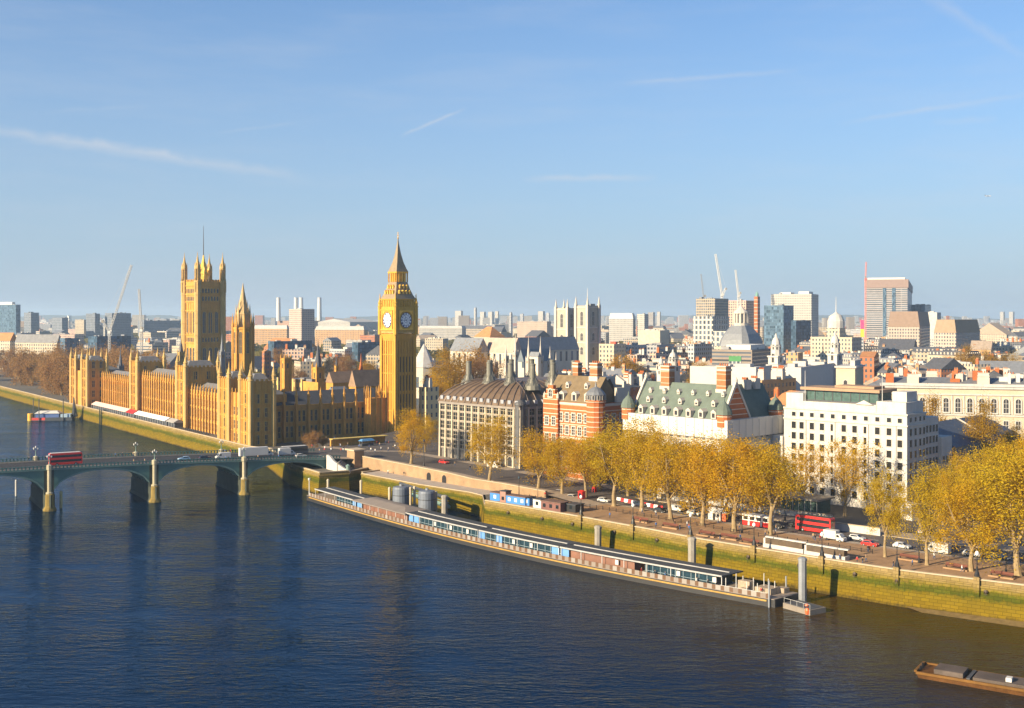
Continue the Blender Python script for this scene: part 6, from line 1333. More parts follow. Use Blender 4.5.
b = PMB(); b.box(0, PWd, 0, PLn, -1.2, 1.75); b.build('hull', plain('dark_tarred_hull', (.02, .019, .02), .6, var=.4), pier)
b = PMB(); b.box(-.16, -.004, 2, PLn - 2, 1.15, 1.5); b.build('yellow_rubbing_strake', plain('ochre_paint', (.34, .20, .04), .6), pier)
b = PMB(); b.box(0, PWd, .2, PLn, 1.751, 1.86); b.build('deck', plain('pier_deck', (.24, .20, .17), .85), pier)
m, N, L, P = nodes('bulwark_paint'); t = N.new('ShaderNodeTexCoord'); sp = N.new('ShaderNodeSeparateXYZ'); L.new(t.outputs['Object'], sp.inputs[0])
k = mm(N, L, 'LESS_THAN', mm(N, L, 'FRACT', mm(N, L, 'DIVIDE', sp.outputs[1], 2.3)), .58); wn = N.new('ShaderNodeTexWhiteNoise'); wn.noise_dimensions = '1D'; L.new(mm(N, L, 'FLOOR', mm(N, L, 'DIVIDE', sp.outputs[1], 2.3)), wn.inputs['W'])
L.new(mmix(N, L, mm(N, L, 'MULTIPLY', k, mm(N, L, 'MULTIPLY_ADD', wn.outputs[0], .6, .4)), (.11, .055, .025), (.27, .25, .23)), P.inputs['Base Color']); BULW = m
b = PMB(); b.box(.05, .22, 1.5, PLn - 2, 1.861, 2.95); b.build('bulwark', BULW, pier)
ROOFP = plain('charcoal_felt_roof', (.055, .06, .068), .75, var=.25, scale=.3); PGL = glass('teal_cabin_glass', (.015, .035, .05), .15)
def roofseg(s0, s1, z=4.75, glassw=True, pan=(0, 1)):
    b = PMB(); b.box(.9, PWd - .6, s0, s1, z, z + .28); b.build('roof', ROOFP, pier)
    b = PMB(); b.box(.72, .899, s0, s1, z - .02, z + .34); b.box(4.9, 5.3, s0 + 1, s1 - 1, z + .281, z + .46); b.build('roof_edge', plain('dull_white_edge', (.34, .335, .33), .6), pier)
    if glassw:
        a0, a1 = s0 + (s1 - s0) * pan[0], s0 + (s1 - s0) * pan[1]
        b = PMB(); b.box(1.9, PWd - 1.2, a0, a1, 1.87, z - .01); b.build('cabin_glazing', PGL, pier); b = PMB(); n = int((a1 - a0) / 2.0)
        for i in range(n + 1): y = a0 + (a1 - a0) * i / n; b.box(1.78, 1.89, y - .06, y + .06, 1.87, z - .01)
        b.box(1.8, 1.895, a0, a1, 2.9, 3.0); b.build('mullion', plain('pale_blue_grey_paint', (.22, .29, .34), .5), pier)
    b = PMB(); n = int((s1 - s0) / 7)
    for i in range(n + 1): y = s0 + .2 + (s1 - s0 - .4) * i / n; b.box(1.0, 1.14, y - .07, y + .07, 1.87, z)
    b.build('roof_post', WHITE, pier)
roofseg(14, 63.6, pan=(.05, .45)); roofseg(64, 96); roofseg(96.4, 133, pan=(.0, .92)); roofseg(165, 196, 4.4, True, (.1, .5))
b = PMB(); b.box(2.2, PWd - 1.5, 40, 62, 1.87, 4.7); b.build('brown_cabin', plain('brown_cabin_panel', (.19, .09, .06), .6), pier)
b = PMB(); zc = 4.5; b.ring([[(x0 + bend(y), y, zc) for x0, y in ((-.1, 132), (PWd + .4, 132), (PWd + .4, 166), (-.1, 166))], [(x0 + bend(y), y, zc + .3) for x0, y in ((-.1, 132), (PWd + .4, 132), (PWd + .4, 166), (-.1, 166))], [(x0 + bend(y), y, zc + 1.3) for x0, y in ((4, 138), (6, 138), (6, 160), (4, 160))]]); b.build('canopy', plain('tan_membrane_canopy', (.2, .17, .15), .7, var=.12), pier)
b = PMB(); b.box(2.2, 8, 134, 164, 1.87, 4.45); b.build('brown_cabin', plain('brown_cabin_panel', (.19, .09, .06), .6), pier)
b = PMB()
for i in range(7): y = 133 + 5.4 * i; b.box(.5, .66, y - .08, y + .08, 1.87, zc)
b.build('canopy_post', WHITE, pier)
DOORB = plain('sky_blue_door_paint', (.12, .27, .55), .4, var=.1)
for y, w in ((62.4, 2.6), (66, 2.6), (88, 2.4), (95.5, 2.6), (128, 2.6), (131, 2.4), (163.5, 3.0), (167, 2.4)):
    b = PMB(); b.box(1.55, 1.77, y - w / 2, y + w / 2, 1.87, 4.4); b.build('door_panel', DOORB, pier)
for y in (16.5, 26.5, 45, 75, 82, 102, 110, 118):
    b = PMB(); b.box(1.5, 1.76, y - .5, y + .5, 3.0, 4.2); b.build('notice_panel', WHITE, pier)
b = PMB()
for i in range(9): b.lathe([(.09, 1.86), (.09, 4.8 if i % 3 else 6.2)], .6 + (i % 2) * 4.5, 2 + i * 1.35, 6)
for y in range(2, 14, 2): b.bar((.14, y, 2.95), (.14, y + 2, 3.0), .09)
b.build('mooring_post', WHITE, pier)
b = PMB(); b.box(3, 6.5, 3, 7, 1.87, 3.3); b.box(4, 6, 9, 12, 1.87, 3.9); b.box(6.6, 8.6, 2, 4, 1.87, 3.0); b.box(1.2, 2.2, 8, 9.5, 1.87, 2.9); b.build('deck_equipment', plain('mixed_machinery_paint', (.32, .25, .18), .6, var=.5, scale=1.5), pier)
b = PMB(); b.lathe([(.22, -1), (.22, 6.0)], -.35, 1.2, 8); b.lathe([(.2, -1), (.2, 5.2)], PWd + .2, 3.5, 8); b.build('end_pile', STEEL, pier)
b = PMB(); b.lathe([(.2, 1), (.17, 7.5)], .8, PLn - .5, 6); b.lathe([(.5, 7.2), (.5, 7.9)], .8, PLn - .5, 6); b.build('signal_post', WHITE, pier)
def pile(px, ptop, d, r, label, mat=CONC, cap=True):
    x, y = at(px, d); q = thing('mooring_pile', label, 'pile', (x, y, WZ), rad(20), 'mooring piles of the pier'); zt_ = zy(ptop, d) - WZ; b = MB(); b.lathe([(r, -1.5), (r, zt_ - .8)], n=8); b.build('pile_shaft', mat, q); b = MB(); b.lathe([(r * 1.12, zt_ - .8), (r * 1.12, zt_ - .3), (r * .6, zt_)], n=8); b.build('pile_cap', mat, q)
pile(598, 525.5, 317, 1.0, 'concrete pile behind the middle of the long pier, left of the one below the lamp'); pile(692, 537, 291, 1.05, 'concrete pile behind the pier, standing below a promenade lamp')
pile(802.5, 557, 264, .95, 'tall grey steel pile at the right end of the long pier', STEEL); pile(444.5, 495, 362, 1.0, 'pale concrete pile right of the two grey tanks')
for px, yt, d, lab in ((389.5, 487, 383, 'square post left of the first grey tank'), (410.5, 487, 383, 'pale square post right of the first grey tank'), (414.5, 486, 378, 'pale post just left of the second grey tank'), (436, 491, 372, 'pale post right of the second grey tank'), (361, 480, 405, 'white post pair at the dark landing recess'), (328, 479, 420, 'white post by the sloping stone parapet')):
    pile(px, yt, d, .45, lab, PIER)
TANK = plain('blue_grey_tank_paint', (.13, .15, .19), .55, .1, var=.2, scale=.3)
def tank(px, yt, d, r, label):
    x, y = at(px, d); q = thing('buoyancy_tank', label, 'tank', (x, y, WZ), rad(30), 'grey buoyancy tanks'); zt_ = zy(yt, d) - WZ; b = MB(); b.lathe([(r * .94, -1), (r, .6), (r, zt_ - .8), (r * .9, zt_ - .2), (r * .2, zt_)], n=20); b.build('tank_shell', TANK, q, smooth=False)
    b = MB(); 
    for k in (.35, .7): b.lathe([(r * 1.02, zt_ * k), (r * 1.02, zt_ * k + .25)], n=20)
    b.build('band', DARK, q); b = MB(); b.lathe([(.5, zt_), (.5, zt_ + .6)], n=8); b.build('hatch', STEEL, q)
tank(401, 486, 377, 2.75, 'left of two round blue grey tanks behind the pale pier canopy'); tank(427, 490, 368, 2.8, 'right of two round blue grey tanks behind the pale pier canopy')
g = thing('gangway', 'dark roofed gangway sloping from the quay down past the grey tanks', 'gangway'); b = MB(); pa, pb = Vector((*at(400, 396), .9)), Vector((*at(449, 371), -.4)); b.bar(pa, pb, .9); b.build('gangway_roof', DARK, g); b = MB(); b.bar(pa - Vector((0, 0, 2.6)), pb - Vector((0, 0, 2.6)), 1.2); b.bar(pa - Vector((0, 0, 1.4)), pb - Vector((0, 0, 1.4)), .2); b.build('walkway', GREEN2, g)
# small work pontoon at the right end of the pier
q = thing('work_pontoon', 'small brown work pontoon with orange fenders beside the tall steel pile', 'pontoon', (*gp(783, 608, WZ), WZ), rad(33)); b = MB(); b.box(0, 5, -8, 0, -.6, 1.2); b.build('hull', plain('dirty_brown_hull', (.2, .17, .14), .6), q); b = MB(); b.box(.3, 4.6, -7.6, -.4, 1.201, 1.3); b.build('deck', DARK, q); b = MB()
for i in range(5): b.bar((.15, -.2 - i * 1.9, 1.2), (.15, -.2 - i * 1.9, 2.3), .06)
b.bar((.15, -.1, 2.3), (.15, -7.9, 2.3), .06); b.build('guard_rail', WHITE, q); b = MB(); b.lathe([(.45, .2), (.5, 1.0), (.3, 1.5)], 0, -7.2, 8); b.lathe([(.45, .5), (.5, 1.2), (.3, 1.7)], 2.2, -5, 8); b.build('fender', plain('orange_fender', (.6, .10, .02), .5), q)
# ------------------------------------------------------------------ barge lower right, buoy pontoon far left
x, y = gp(915, 678, WZ); x1, y1 = gp(1062, 703, WZ); AQ2 = math.atan2(y1 - y, x1 - x); LB = math.hypot(x1 - x, y1 - y)
q = thing('barge', 'rusty flat river barge moored at the lower right corner', 'barge', (x, y, WZ - .45), AQ2); BH = plain('rusty_orange_hull', (.10, .045, .014), .75, var=.5, scale=.35)
b = MB(); b.ring([[(1.2, .6, -.8), (LB, .2, -.8), (LB, 6.4, -.8), (1.2, 6.0, -.8)], [(0, 0.2, 1.5), (LB, -.2, 1.3), (LB, 6.6, 1.3), (0, 6.2, 1.5)]]); b.build('hull', BH, q)
b = MB(); b.box(.2, LB, -.32, .1, 1.3, 1.75); b.box(.2, LB, 6.3, 6.7, 1.3, 1.75); b.box(-.2, .3, .1, 6.4, 1.52, 1.9); b.build('gunwale', plain('rust_brown_gunwale', (.15, .075, .02), .7, var=.35), q)
b = MB(); b.box(3, LB * .33, 1.2, 5.6, 1.4, 2.3); b.box(LB * .40, LB * .95, 1.0, 5.6, 1.4, 2.0); b.build('hatch_cover', plain('dark_hatch', (.10, .08, .07), .8, var=.4), q)
b = MB(); b.box(LB * .36, LB * .385, .4, 6, 1.4, 1.9); b.build('cross_beam', DARK, q); b = MB(); b.box(LB * .62, LB * .66, 1.6, 3.0, 2.01, 2.7); b.build('deck_locker', WHITE, q); b = MB(); b.bar((.6, 3, 1.5), (.6, 3, 2.6), .3); b.bar((.6, 1.5, 1.5), (.6, 1.5, 2.4), .3); b.build('bollard', BLACK, q)
q = thing('refuelling_pontoon', 'red and blue river pontoon with yellow pile at the far left bank', 'pontoon', (*gp(35, 421, WZ), WZ), rad(8)); b = MB(); b.box(-2, 22, 0, 9, -.5, 2.0); b.build('hull', DARK, q); b = MB(); b.box(-2.02, 6, -.05, -.01, .4, 2.0); b.build('red_side_panel', plain('red_hull_paint', (.5, .05, .04), .5), q); b = MB(); b.box(0, 14, 1, 8, 2.01, 4.5); b.build('cabin', plain('navy_cabin', (.07, .12, .3), .5), q); b = MB(); b.frus(-.6, 14.6, .4, 8.6, 4.51, 6.0, 2); b.build('roof', WHITE, q); b = MB(); b.box(15, 21, 1, 8, 2.01, 4.0); b.build('equipment', plain('pale_blue_plant', (.3, .42, .55), .6), q)
b = MB(); b.lathe([(1.6, -2), (1.6, 4.6)], -3.4, 2, 12); b.build('yellow_pile', plain('yellow_pile_paint', (.65, .36, .03), .6), q); b = MB()
for x, y in ((-2, 4), (2.5, -.5), (17, -.4), (22.5, 4)): b.lathe([(.28, -2), (.28, 14)], x, y, 6)
b.build('mooring_post', DARK, q); b = MB(); b.ring([[(21, 4, 2), (24, 4, 2), (24, 8, 2), (21, 8, 2)], [(22, 5, 14), (22.3, 5, 14), (22.3, 5.3, 14), (22, 5.3, 14)]]); b.build('brow_tower', DARK, q)
q = thing('river_marker', 'thin pale marker post standing in the river under the bridge', 'post', (*gp(16, 496, WZ), WZ)); b = MB(); b.lathe([(.35, -2), (.35, 5.6), (.1, 6)], n=8); b.build('post_shaft', WHITE, q)
q = thing('river_marker', 'pale yellow timber post in the water beside a bridge pier', 'post', (*gp(61, 508, WZ), WZ)); b = MB(); b.lathe([(.5, -2), (.5, 5.4), (.1, 6)], n=8); b.build('post_shaft', plain('pale_yellow_timber', (.5, .42, .2), .8), q)
q = thing('timber_dolphin', 'dark timber frame standing against the terrace wall', 'timber frame', (*gp(101, 425, WZ), WZ), AP)
b = MB()
for i in range(3):
    for j in range(2): b.box(i * 2.6, i * 2.6 + .5, j * 3.4, j * 3.4 + .5, -2, 9)
for z in (1, 4, 7): b.box(-.1, 5.8, -.1, .12, z, z + .4)
b.build('frame', plain('teal_black_timber', (.03, .06, .06), .8), q)

# ------------------------------------------------------------------ vehicles
def profile(b, pts, y0, y1, mi=0): b.ring([[(x, y0, z) for x, z in pts], [(x, y1, z) for x, z in pts]], mi)
def wheels(q, xs_, w, r=.33):
    for x in xs_:
        for y in (-w / 2, w / 2):
            b = MB(); s = .1; b.ring([[(x + r * math.cos(i * math.pi / 6), y - s, r + r * math.sin(i * math.pi / 6)) for i in range(12)], [(x + r * math.cos(i * math.pi / 6), y + s, r + r * math.sin(i * math.pi / 6)) for i in range(12)]]); o = b.build('wheel', TYRE, q)
            b = MB(); yy = y - s - .01 if y < 0 else y + s + .01; b.face([(x + r * .55 * math.cos(i * math.pi / 4), yy, r + r * .55 * math.sin(i * math.pi / 4)) for i in range(8)]); b.build('rim', STEEL, o)
CGL = glass('car_glass', (.015, .02, .025), .08)
LAMPW = plain('headlamp_glass', (.8, .78, .7), .2); LAMPR = plain('tail_lamp', (.5, .02, .02), .3)
def car(label, loc, rz, paint, group='road vehicles', cat='car'):
    q = thing('parked_car' if 'parked' in label else 'car', label, cat, loc, rz, group); b = MB()
    profile(b, [(-2.1, .28), (2.1, .28), (2.15, .62), (1.95, .82), (.95, .93), (-1.7, .95), (-2.1, .85)], -.86, .86)
    b.ring([[(.95, -.8, .93), (.95, .8, .93), (-1.85, .8, .95), (-1.85, -.8, .95)], [(.2, -.66, 1.42), (.2, .66, 1.42), (-1.45, .66, 1.44), (-1.45, -.66, 1.44)]]); b.build('body', paint, q)
    b = MB(); b.ring([[(.96, -.72, .96), (.96, .72, .96), (-1.86, .72, .98), (-1.86, -.72, .98)], [(.32, -.6, 1.38), (.32, .6, 1.38), (-1.55, .6, 1.39), (-1.55, -.6, 1.39)]])
    b.ring([[(.7, -.815, .98), (.7, .815, .98), (-1.6, .815, .98), (-1.6, -.815, .98)], [(.18, -.69, 1.37), (.18, .69, 1.37), (-1.35, .69, 1.37), (-1.35, -.69, 1.37)]]); b.build('window', CGL, q)
    for y in (-.6, .6): b = MB(); b.box(2.1, 2.17, y - .17, y + .17, .6, .74); b.build('headlight', LAMPW, q); b = MB(); b.box(-2.13, -2.09, y - .15, y + .15, .68, .82); b.build('tail_light', LAMPR, q)
    wheels(q, (-1.3, 1.35), 1.66); return q
def van(label, loc, rz, paint, box=False, group='road vehicles', l=5.4, hgt=2.3, boxmat=None):
    q = thing('delivery_van', label, 'van', loc, rz, group); b = MB(); k = l / 2
    if box: profile(b, [(k - 2.0, .4), (k, .4), (k, 1.1), (k - .5, 1.25), (k - 1.1, 2.1), (k - 2.0, 2.1)], -.95, .95)
    else: profile(b, [(-k, .35), (k, .35), (k + .05, .9), (k - .5, 1.15), (k - 1.3, hgt - .1), (k - 1.6, hgt), (-k, hgt)], -.98, .98)
    b.build('body', paint, q)
    if box: b = MB(); b.box(-k, k - 2.05, -1.08, 1.08, .7, hgt + .8); b.build('cargo_box', boxmat or WHITE, q)
    b = MB(); b.ring([[(k - .5, -.85, 1.22), (k - .42, .85, 1.22), (k - .5, .85, 1.2), (k - .55, -.85, 1.2)], [(k - 1.18, -.78, hgt - .25 if not box else 2.0), (k - 1.15, .78, hgt - .25 if not box else 2.0), (k - 1.2, .78, hgt - .2 if not box else 2.02), (k - 1.25, -.78, hgt - .2 if not box else 2.02)]])
    for y in (-.985, .985) if not box else (-.96, .96): b.face([(k - 1.0, y, 1.25), (k - 1.9, y, 1.25), (k - 1.9, y, 1.85), (k - 1.35, y, 1.85)])
    b.build('window', CGL, q)
    for y in (-.7, .7): b = MB(); b.box(k + .0, k + .07, y - .16, y + .16, .75, .95); b.build('headlight', LAMPW, q)
    wheels(q, (-k + 1.0, k - .95), 1.86, .36); return q
def bus(label, loc, rz, paint, decks=2, l=10.8, cat='bus', opentop=False, group='road vehicles'):
    hgt = 4.35 if decks == 2 else 3.3; q = thing('double_decker_bus' if decks == 2 else 'coach', label, cat, loc, rz, group); b = MB(); k = l / 2
    profile(b, [(-k, .35), (k, .35), (k, 1.2), (k - .12, hgt - .3), (k - .4, hgt), (-k + .25, hgt), (-k, hgt - .3)], -1.25, 1.25); b.build('body', paint, q)
    b = MB(); rows_ = ((1.25, 2.1), (2.85, 3.7)) if decks == 2 else ((1.5, 2.65),)
    for z0, z1 in rows_:
        b.box(-k + .3, k - .35, -1.262, -1.251, z0, z1); b.box(-k + .3, k - .35, 1.251, 1.262, z0, z1); b.box(k - .06, k + .012, -1.1, 1.1, z0, z1); b.box(-k - .012, -k + .01, -1.0, 1.0, z0 + .1, z1)
    b.build('window_band', CGL, q)
    b = MB(); b.box(-k + .5, k - .6, -1.1, 1.1, hgt + .001, hgt + .08); b.build('roof_panel', WHITE if not opentop else BLACK, q)
    for y in (-.9, .9): b = MB(); b.box(k, k + .05, y - .2, y + .2, .6, .85); b.build('headlight', LAMPW, q)
    wheels(q, (-k + 2.4, k - 2.2), 2.4, .48); return q
def onbridge(px, lane, dzz=0):
    # point of the bridge deck lane seen in column px
    t = (px - 512) / F; ey = Vector((-math.sin(AB), math.cos(AB))); b0 = BO + ey * lane; s = (t * b0.y - b0.x) / (BX.x - t * BX.y); p = b0 + BX * s; return (p.x, p.y, dz_(s) + dzz)
SILVER = plain('silver_car_paint', (.5, .52, .55), .3, .3); NAVY = plain('navy_car_paint', (.02, .03, .06), .3); CARB = plain('pale_blue_car_paint', (.25, .42, .6), .3); YEL = plain('orange_yellow_paint', (.65, .30, .03), .5)
bus('red double decker bus crossing the bridge', onbridge(65.5, 9), AB, RED)
car('pale blue and white car crossing the bridge', onbridge(184, 7), AB + math.pi, CARB); car('dark car crossing the bridge between blue car and white van', onbridge(205, 8), AB, NAVY)
van('small white van crossing the bridge', onbridge(223, 8), AB + math.pi, WHITE)
q = van('long white curtain sided lorry at the bridge end', onbridge(256, 11), AB, WHITE, True, l=13, hgt=2.9); van('white box van at the end of the bridge', onbridge(287, 12), AB, WHITE, True, l=6.5)
bus('dark single deck coach behind the white box van by the bridge end', (*onbridge(294, 19)[:2], 3.75), AB, DARK, 1); car('white car near the end of the bridge', onbridge(301, 6), AB, WHITE)
U5 = math.atan2(-.69, .72)     # heading along the embankment towards the right
def put(px, py, z=.01): return (*gp(px, py, z), z)
car('red car on the raised street before the bronze roofed office', put(444, 463.5, 2.95), U5, RED); van('red van partly behind the golden tree left of the striped brick building', put(506, 467, 2.0), U5, RED); van('white van beside the red one on the raised street', put(494, 468, 2.3), U5, WHITE)
car('white parked car left of the pair beside the row of barriers', put(573, 499, .01), U5, WHITE); car('parked white car nearest the red and white barriers', put(604, 502, .01), U5, WHITE)
van('white parked van left of the parked white car under the trees', put(676, 511, .01), U5, WHITE, l=4.6, hgt=1.8); car('parked white car right of the parked white van under the trees', put(694, 515, .01), U5, WHITE)
bus('red and orange open top tour bus before the white office', put(815, 532, .01), U5 + math.pi, RED, 2, 10.5, opentop=True)
van('white box van behind the monument walls, next to the tour bus', put(835, 541, .01), U5, WHITE, True, l=5.6, hgt=2.0); car('pale grey car right of the white box van', put(857, 540, .01), U5, SILVER)
van('white delivery van parked by the side road', put(938, 553, .01), U5 + math.pi, WHITE, l=5.8, hgt=2.7); car('silver car on the side road by the kiosk', put(925, 533, .02), rad(40), SILVER); car('dark car passing under the trees near the right edge', put(1000, 560, .01), U5, NAVY)
car('dark parked car left of the white work cabin', put(720, 512, .01), U5, NAVY); car('dark motor car right of the site hut', put(776, 528, .01), U5, BLACK); car('black taxi cab near the glass pavilion', put(797, 527, .01), U5, BLACK)
for px, py, mt_, lab in ((560, 494, SILVER, 'silver car on the road behind the leaning golden tree'), (640, 506, NAVY, 'dark blue car under the trees behind the red and white barriers'), (660, 512.5, BLACK, 'black car just left of the parked white van'), (530, 486, BLACK, 'black car at the top of the retaining wall end'), (750, 519, SILVER, 'silver car seen behind the site hut'), (870, 546, RED, 'red car right of the pale grey car under the trees'), (972, 556, SILVER, 'silver car behind the broad low golden tree'), (902, 548, WHITE, 'white car passing the mouth of the side road')): car(lab, put(px, py, 1.0 if px == 530 else .01), U5, mt_)
# ------------------------------------------------------------------ works on the road, monument, kiosks
WB_ = plain('white_barrier_plastic', (.75, .72, .68), .5)
def barrier(px, py, mat, lab, grp): q = thing('plastic_barrier', lab, 'barrier', put(px, py, .01), U5, grp); b = MB(); b.ring([[(0, -.3, 0), (1.9, -.3, 0), (1.9, .3, 0), (0, .3, 0)], [(0, -.22, .25), (1.9, -.22, .25), (1.9, .22, .25), (0, .22, .25)], [(0, -.1, 1.05), (1.9, -.1, 1.05), (1.9, .1, 1.05), (0, .1, 1.05)]]); b.build('barrier_body', mat, q); b = MB(); b.box(-.25, .1, -.4, .4, 0, .12); b.build('foot', TYRE, q); b = MB(); b.box(1.8, 2.15, -.4, .4, 0, .12); b.build('foot', TYRE, q)
for i in range(12):
    px = 617 + i * 3.7; barrier(px, 500.5 + i * .74, RED if i % 2 else WB_, 'red plastic barrier in the long row under the trees' if i % 2 else 'white plastic barrier in the long row under the trees', 'red barriers' if i % 2 else 'white barriers')
q = thing('site_hut', 'red and white site hut with row of windows between two trunks', 'site hut', put(742, 524.5, .01), U5); b = MB(); b.box(0, 8.5, 0, 2.6, .1, 1.4); b.build('lower_wall', RED, q); b = MB(); b.box(0, 8.5, 0.001, 2.6, 1.401, 2.9); b.build('upper_wall', WB_, q); b = MB()
for i in range(4): b.face([(.4 + i * 2.1, -.012, 1.6), (1.9 + i * 2.1, -.012, 1.6), (1.9 + i * 2.1, -.012, 2.6), (.4 + i * 2.1, -.012, 2.6)])
b.build('window', CGL, q); b = MB(); b.box(-.15, 8.65, -.15, 2.75, 2.901, 3.1); b.build('roof', WHITE, q); b = MB(); b.box(1.9, 2.4, -.02, -.003, .1, 1.4); b.box(5.9, 6.4, -.02, -.003, .1, 1.4); b.build('white_panel', WB_, q)
q = thing('work_cabin', 'small white work cabin with pitched roof and dark openings beside a trunk', 'cabin', put(708, 519, .01), U5); b = MB(); b.box(0, 4.2, 0, 2.6, 0, 2.4); b.build('wall', WHITE, q); b = MB(); b.gable(-.2, 4.4, -.2, 2.8, 2.401, 3.4, 'x'); b.build('roof', WHITE, q); b = MB(); b.face([(1.6, -.012, 0), (2.5, -.012, 0), (2.5, -.012, 1.9), (1.6, -.012, 1.9)]); b.face([(3.0, -.012, 1), (3.8, -.012, 1), (3.8, -.012, 1.8), (3.0, -.012, 1.8)]); b.build('opening', BLACK, q)
def redbox(px, py, w, h_, lab, mat=RED): q = thing('telephone_box', lab, 'telephone box', put(px, py, .14), U5); b = MB(); b.box(0, w, 0, w, 0, h_); b.build('box_body', mat, q); b = MB(); b.box(-.1, w + .1, -.1, w + .1, h_ + .001, h_ + .18); b.lathe([(w * .62, h_ + .18), (w * .3, h_ + .45), (.05, h_ + .5)], w / 2, w / 2, 10); b.build('domed_roof', mat, q); b = MB(); b.face([(w * .15, -.012, .7), (w * .85, -.012, .7), (w * .85, -.012, h_ * .86), (w * .15, -.012, h_ * .86)]); b.build('window', CGL, q)
redbox(578, 500.5, 1.7, 2.8, 'big red telephone box at the kerb below a greenish golden tree')
redbox(592, 494.5, 1.1, 2.3, 'smaller red telephone box behind the big one'); 
q = thing('portable_toilet', 'orange red portable cabin right of the white work cabin', 'portable cabin', put(722, 521, .01), U5); b = MB(); b.box(0, 1.2, 0, 1.2, 0, 2.2); b.build('cabin_wall', plain('orange_red_plastic', (.55, .12, .04), .5), q); b = MB(); b.frus(-.05, 1.25, -.05, 1.25, 2.201, 2.5, .3); b.build('roof', WHITE, q)
def monument(px0, px1, py0, lab):
    x, y = gp(px0, py0, .14); x1, y1 = gp(px1, py0 + (px1 - px0) * .165, .14); a = math.atan2(y1 - y, x1 - x); l = math.hypot(x1 - x, y1 - y); q = thing('memorial_wall', lab, 'memorial', (x, y, .14), a, 'pair of memorial walls'); b = MB(); b.box(0, l, 0, 2.2, 0, 1.0); b.build('stone_base', PORTLAND, q); b = MB(); b.box(.5, l - .4, .25, 1.9, 1.001, 2.3); b.build('bronze_frieze', BRONZE, q); b = MB(); b.box(-.1, l + .1, 1.2, 2.1, 2.301, 2.6); b.box(-.05, .49, .3, 2.1, 1.001, 2.3); b.build('stone_cap', PORTLAND, q)
monument(763, 803, 547, 'left of two low white memorial walls with bronze frieze by the parapet'); monument(804, 845, 554.5, 'right of two low white memorial walls with bronze frieze by the parapet')
# cabins on the lower quay
def cabin(px, py, z, l, w, h_, mat, lab, roofm=DARK, flat=True):
    q = thing('quay_cabin', lab, 'cabin', put(px, py, z), U5 + .03, 'cabins on the quay'); b = MB(); b.box(0, l, 0, w, 0, h_); b.build('cabin_wall', mat, q); b = MB(); b.box(-.2, l + .2, -.2, w + .2, h_ + .001, h_ + .2) if flat else b.gable(-.2, l + .2, -.2, w + .2, h_ + .001, h_ + 1.1, 'x'); b.build('roof', roofm, q); b = MB()
    n = max(1, int(l / 2.2))
    for i in range(n): x = l * (i + .5) / n; b.face([(x - .55, -.012, .9), (x + .55, -.012, .9), (x + .55, -.012, 2), (x - .55, -.012, 2)])
    b.build('window', WHITE if mat is BLUE else CGL, q)
cabin(490, 500.5, -.1, 4.2, 3, 2.6, BLUE, 'small blue cabin at the left end of the quay cabins', plain('brown_felt', (.16, .10, .08), .8)); cabin(500, 502.5, -.1, 2.4, 2.6, 3.6, plain('pinkish_brown_cabin', (.3, .17, .14), .7), 'tall brown cabin between two blue quay cabins'); cabin(506, 503.5, -.1, 8.0, 3, 2.6, BLUE, 'long blue and white cabin on the quay', plain('brown_felt', (.16, .10, .08), .8))
cabin(523, 505.5, -.05, 2.6, 3, 2.5, BLUE, 'short blue cabin at the right end of the blue quay cabins', BLACK); cabin(533, 507.5, .14, 3.2, 3, 2.6, WHITE, 'white cabin between the blue and brown quay cabins'); cabin(541, 509.5, .14, 7.6, 3.6, 2.6, plain('plum_brown_cabin', (.17, .085, .075), .7), 'plum brown cabin with pink windows at the right of the quay cabins', plain('brown_felt', (.16, .10, .08), .8)); cabin(566, 511.5, .14, 3.6, 4, 2.2, BLACK, 'black covered stall beside the plum brown cabin')
q = thing('news_stall', 'cluster of blue market stall awnings before the clock tower base', 'stall', (*gp(362, 447, 3.3), 3.3), rad(42)); b = MB(); b.box(0, 6, 0, 2, 0, 1.2); b.build('counter', DARK, q); b = MB(); b.frus(-.4, 6.4, -.6, 2.4, 2.4, 3.2, .9); b.build('awning', plain('blue_awning', (.08, .22, .42), .7), q)
b = MB()
for x in (.1, 5.9):
    for y in (.05, 1.9): b.box(x - .06, x + .06, y - .06, y + .06, 0, 2.4)
b.build('awning_post', STEEL, q)
q = thing('hoarding_wall', 'ochre hoarding wall with canopy at the foot of the shaded palace wing', 'wall', (*gp(331, 447, 3.2), 3.2), rad(35)); b = MB(); b.box(0, 26, 0, 1, 0, 3.2); b.build('wall_face', STONE, q); b = MB(); b.box(-.3, 26.3, -2, 1.2, 3.201, 3.5); b.build('canopy', plain('yellow_canopy', (.55, .40, .12), .8), q)
# ------------------------------------------------------------------ lamps, benches, railing
def wall_lamp(px, lab):
    t_ = (px - 512) / F
    for i in range(len(W) - 1):
        a, c = Vector(W[i]), Vector(W[i + 1]); e = c - a; s = (t_ * a.y - a.x) / (e.x - t_ * e.y)
        if 0 <= s <= 1: p = a + e * s; break
    q = thing('parapet_lamp', lab, 'street lamp', (p.x, p.y, 0), math.atan2(e.y, e.x), 'lamps on the river parapet'); b = MB(); b.frus(-.62, .62, -.5, .75, -2.6, 1.3, .0); b.frus(-.75, .75, -.62, .9, 1.301, 1.6, .2); b.build('stone_pedestal', GRANITE, q)
    b = MB(); b.lathe([(.6, 1.6), (.5, 2.3), (.28, 2.9), (.2, 3.6), (.1, 4.0), (.09, 6.0), (.16, 6.1)], n=8); b.build('iron_post', BLACK, q); b = MB(); b.lathe([(.1, 6.1), (.38, 6.4), (.42, 6.7), (.3, 7.0), (.05, 7.2)], n=10); b.build('globe', plain('opal_globe', (.8, .8, .78), .3), q)
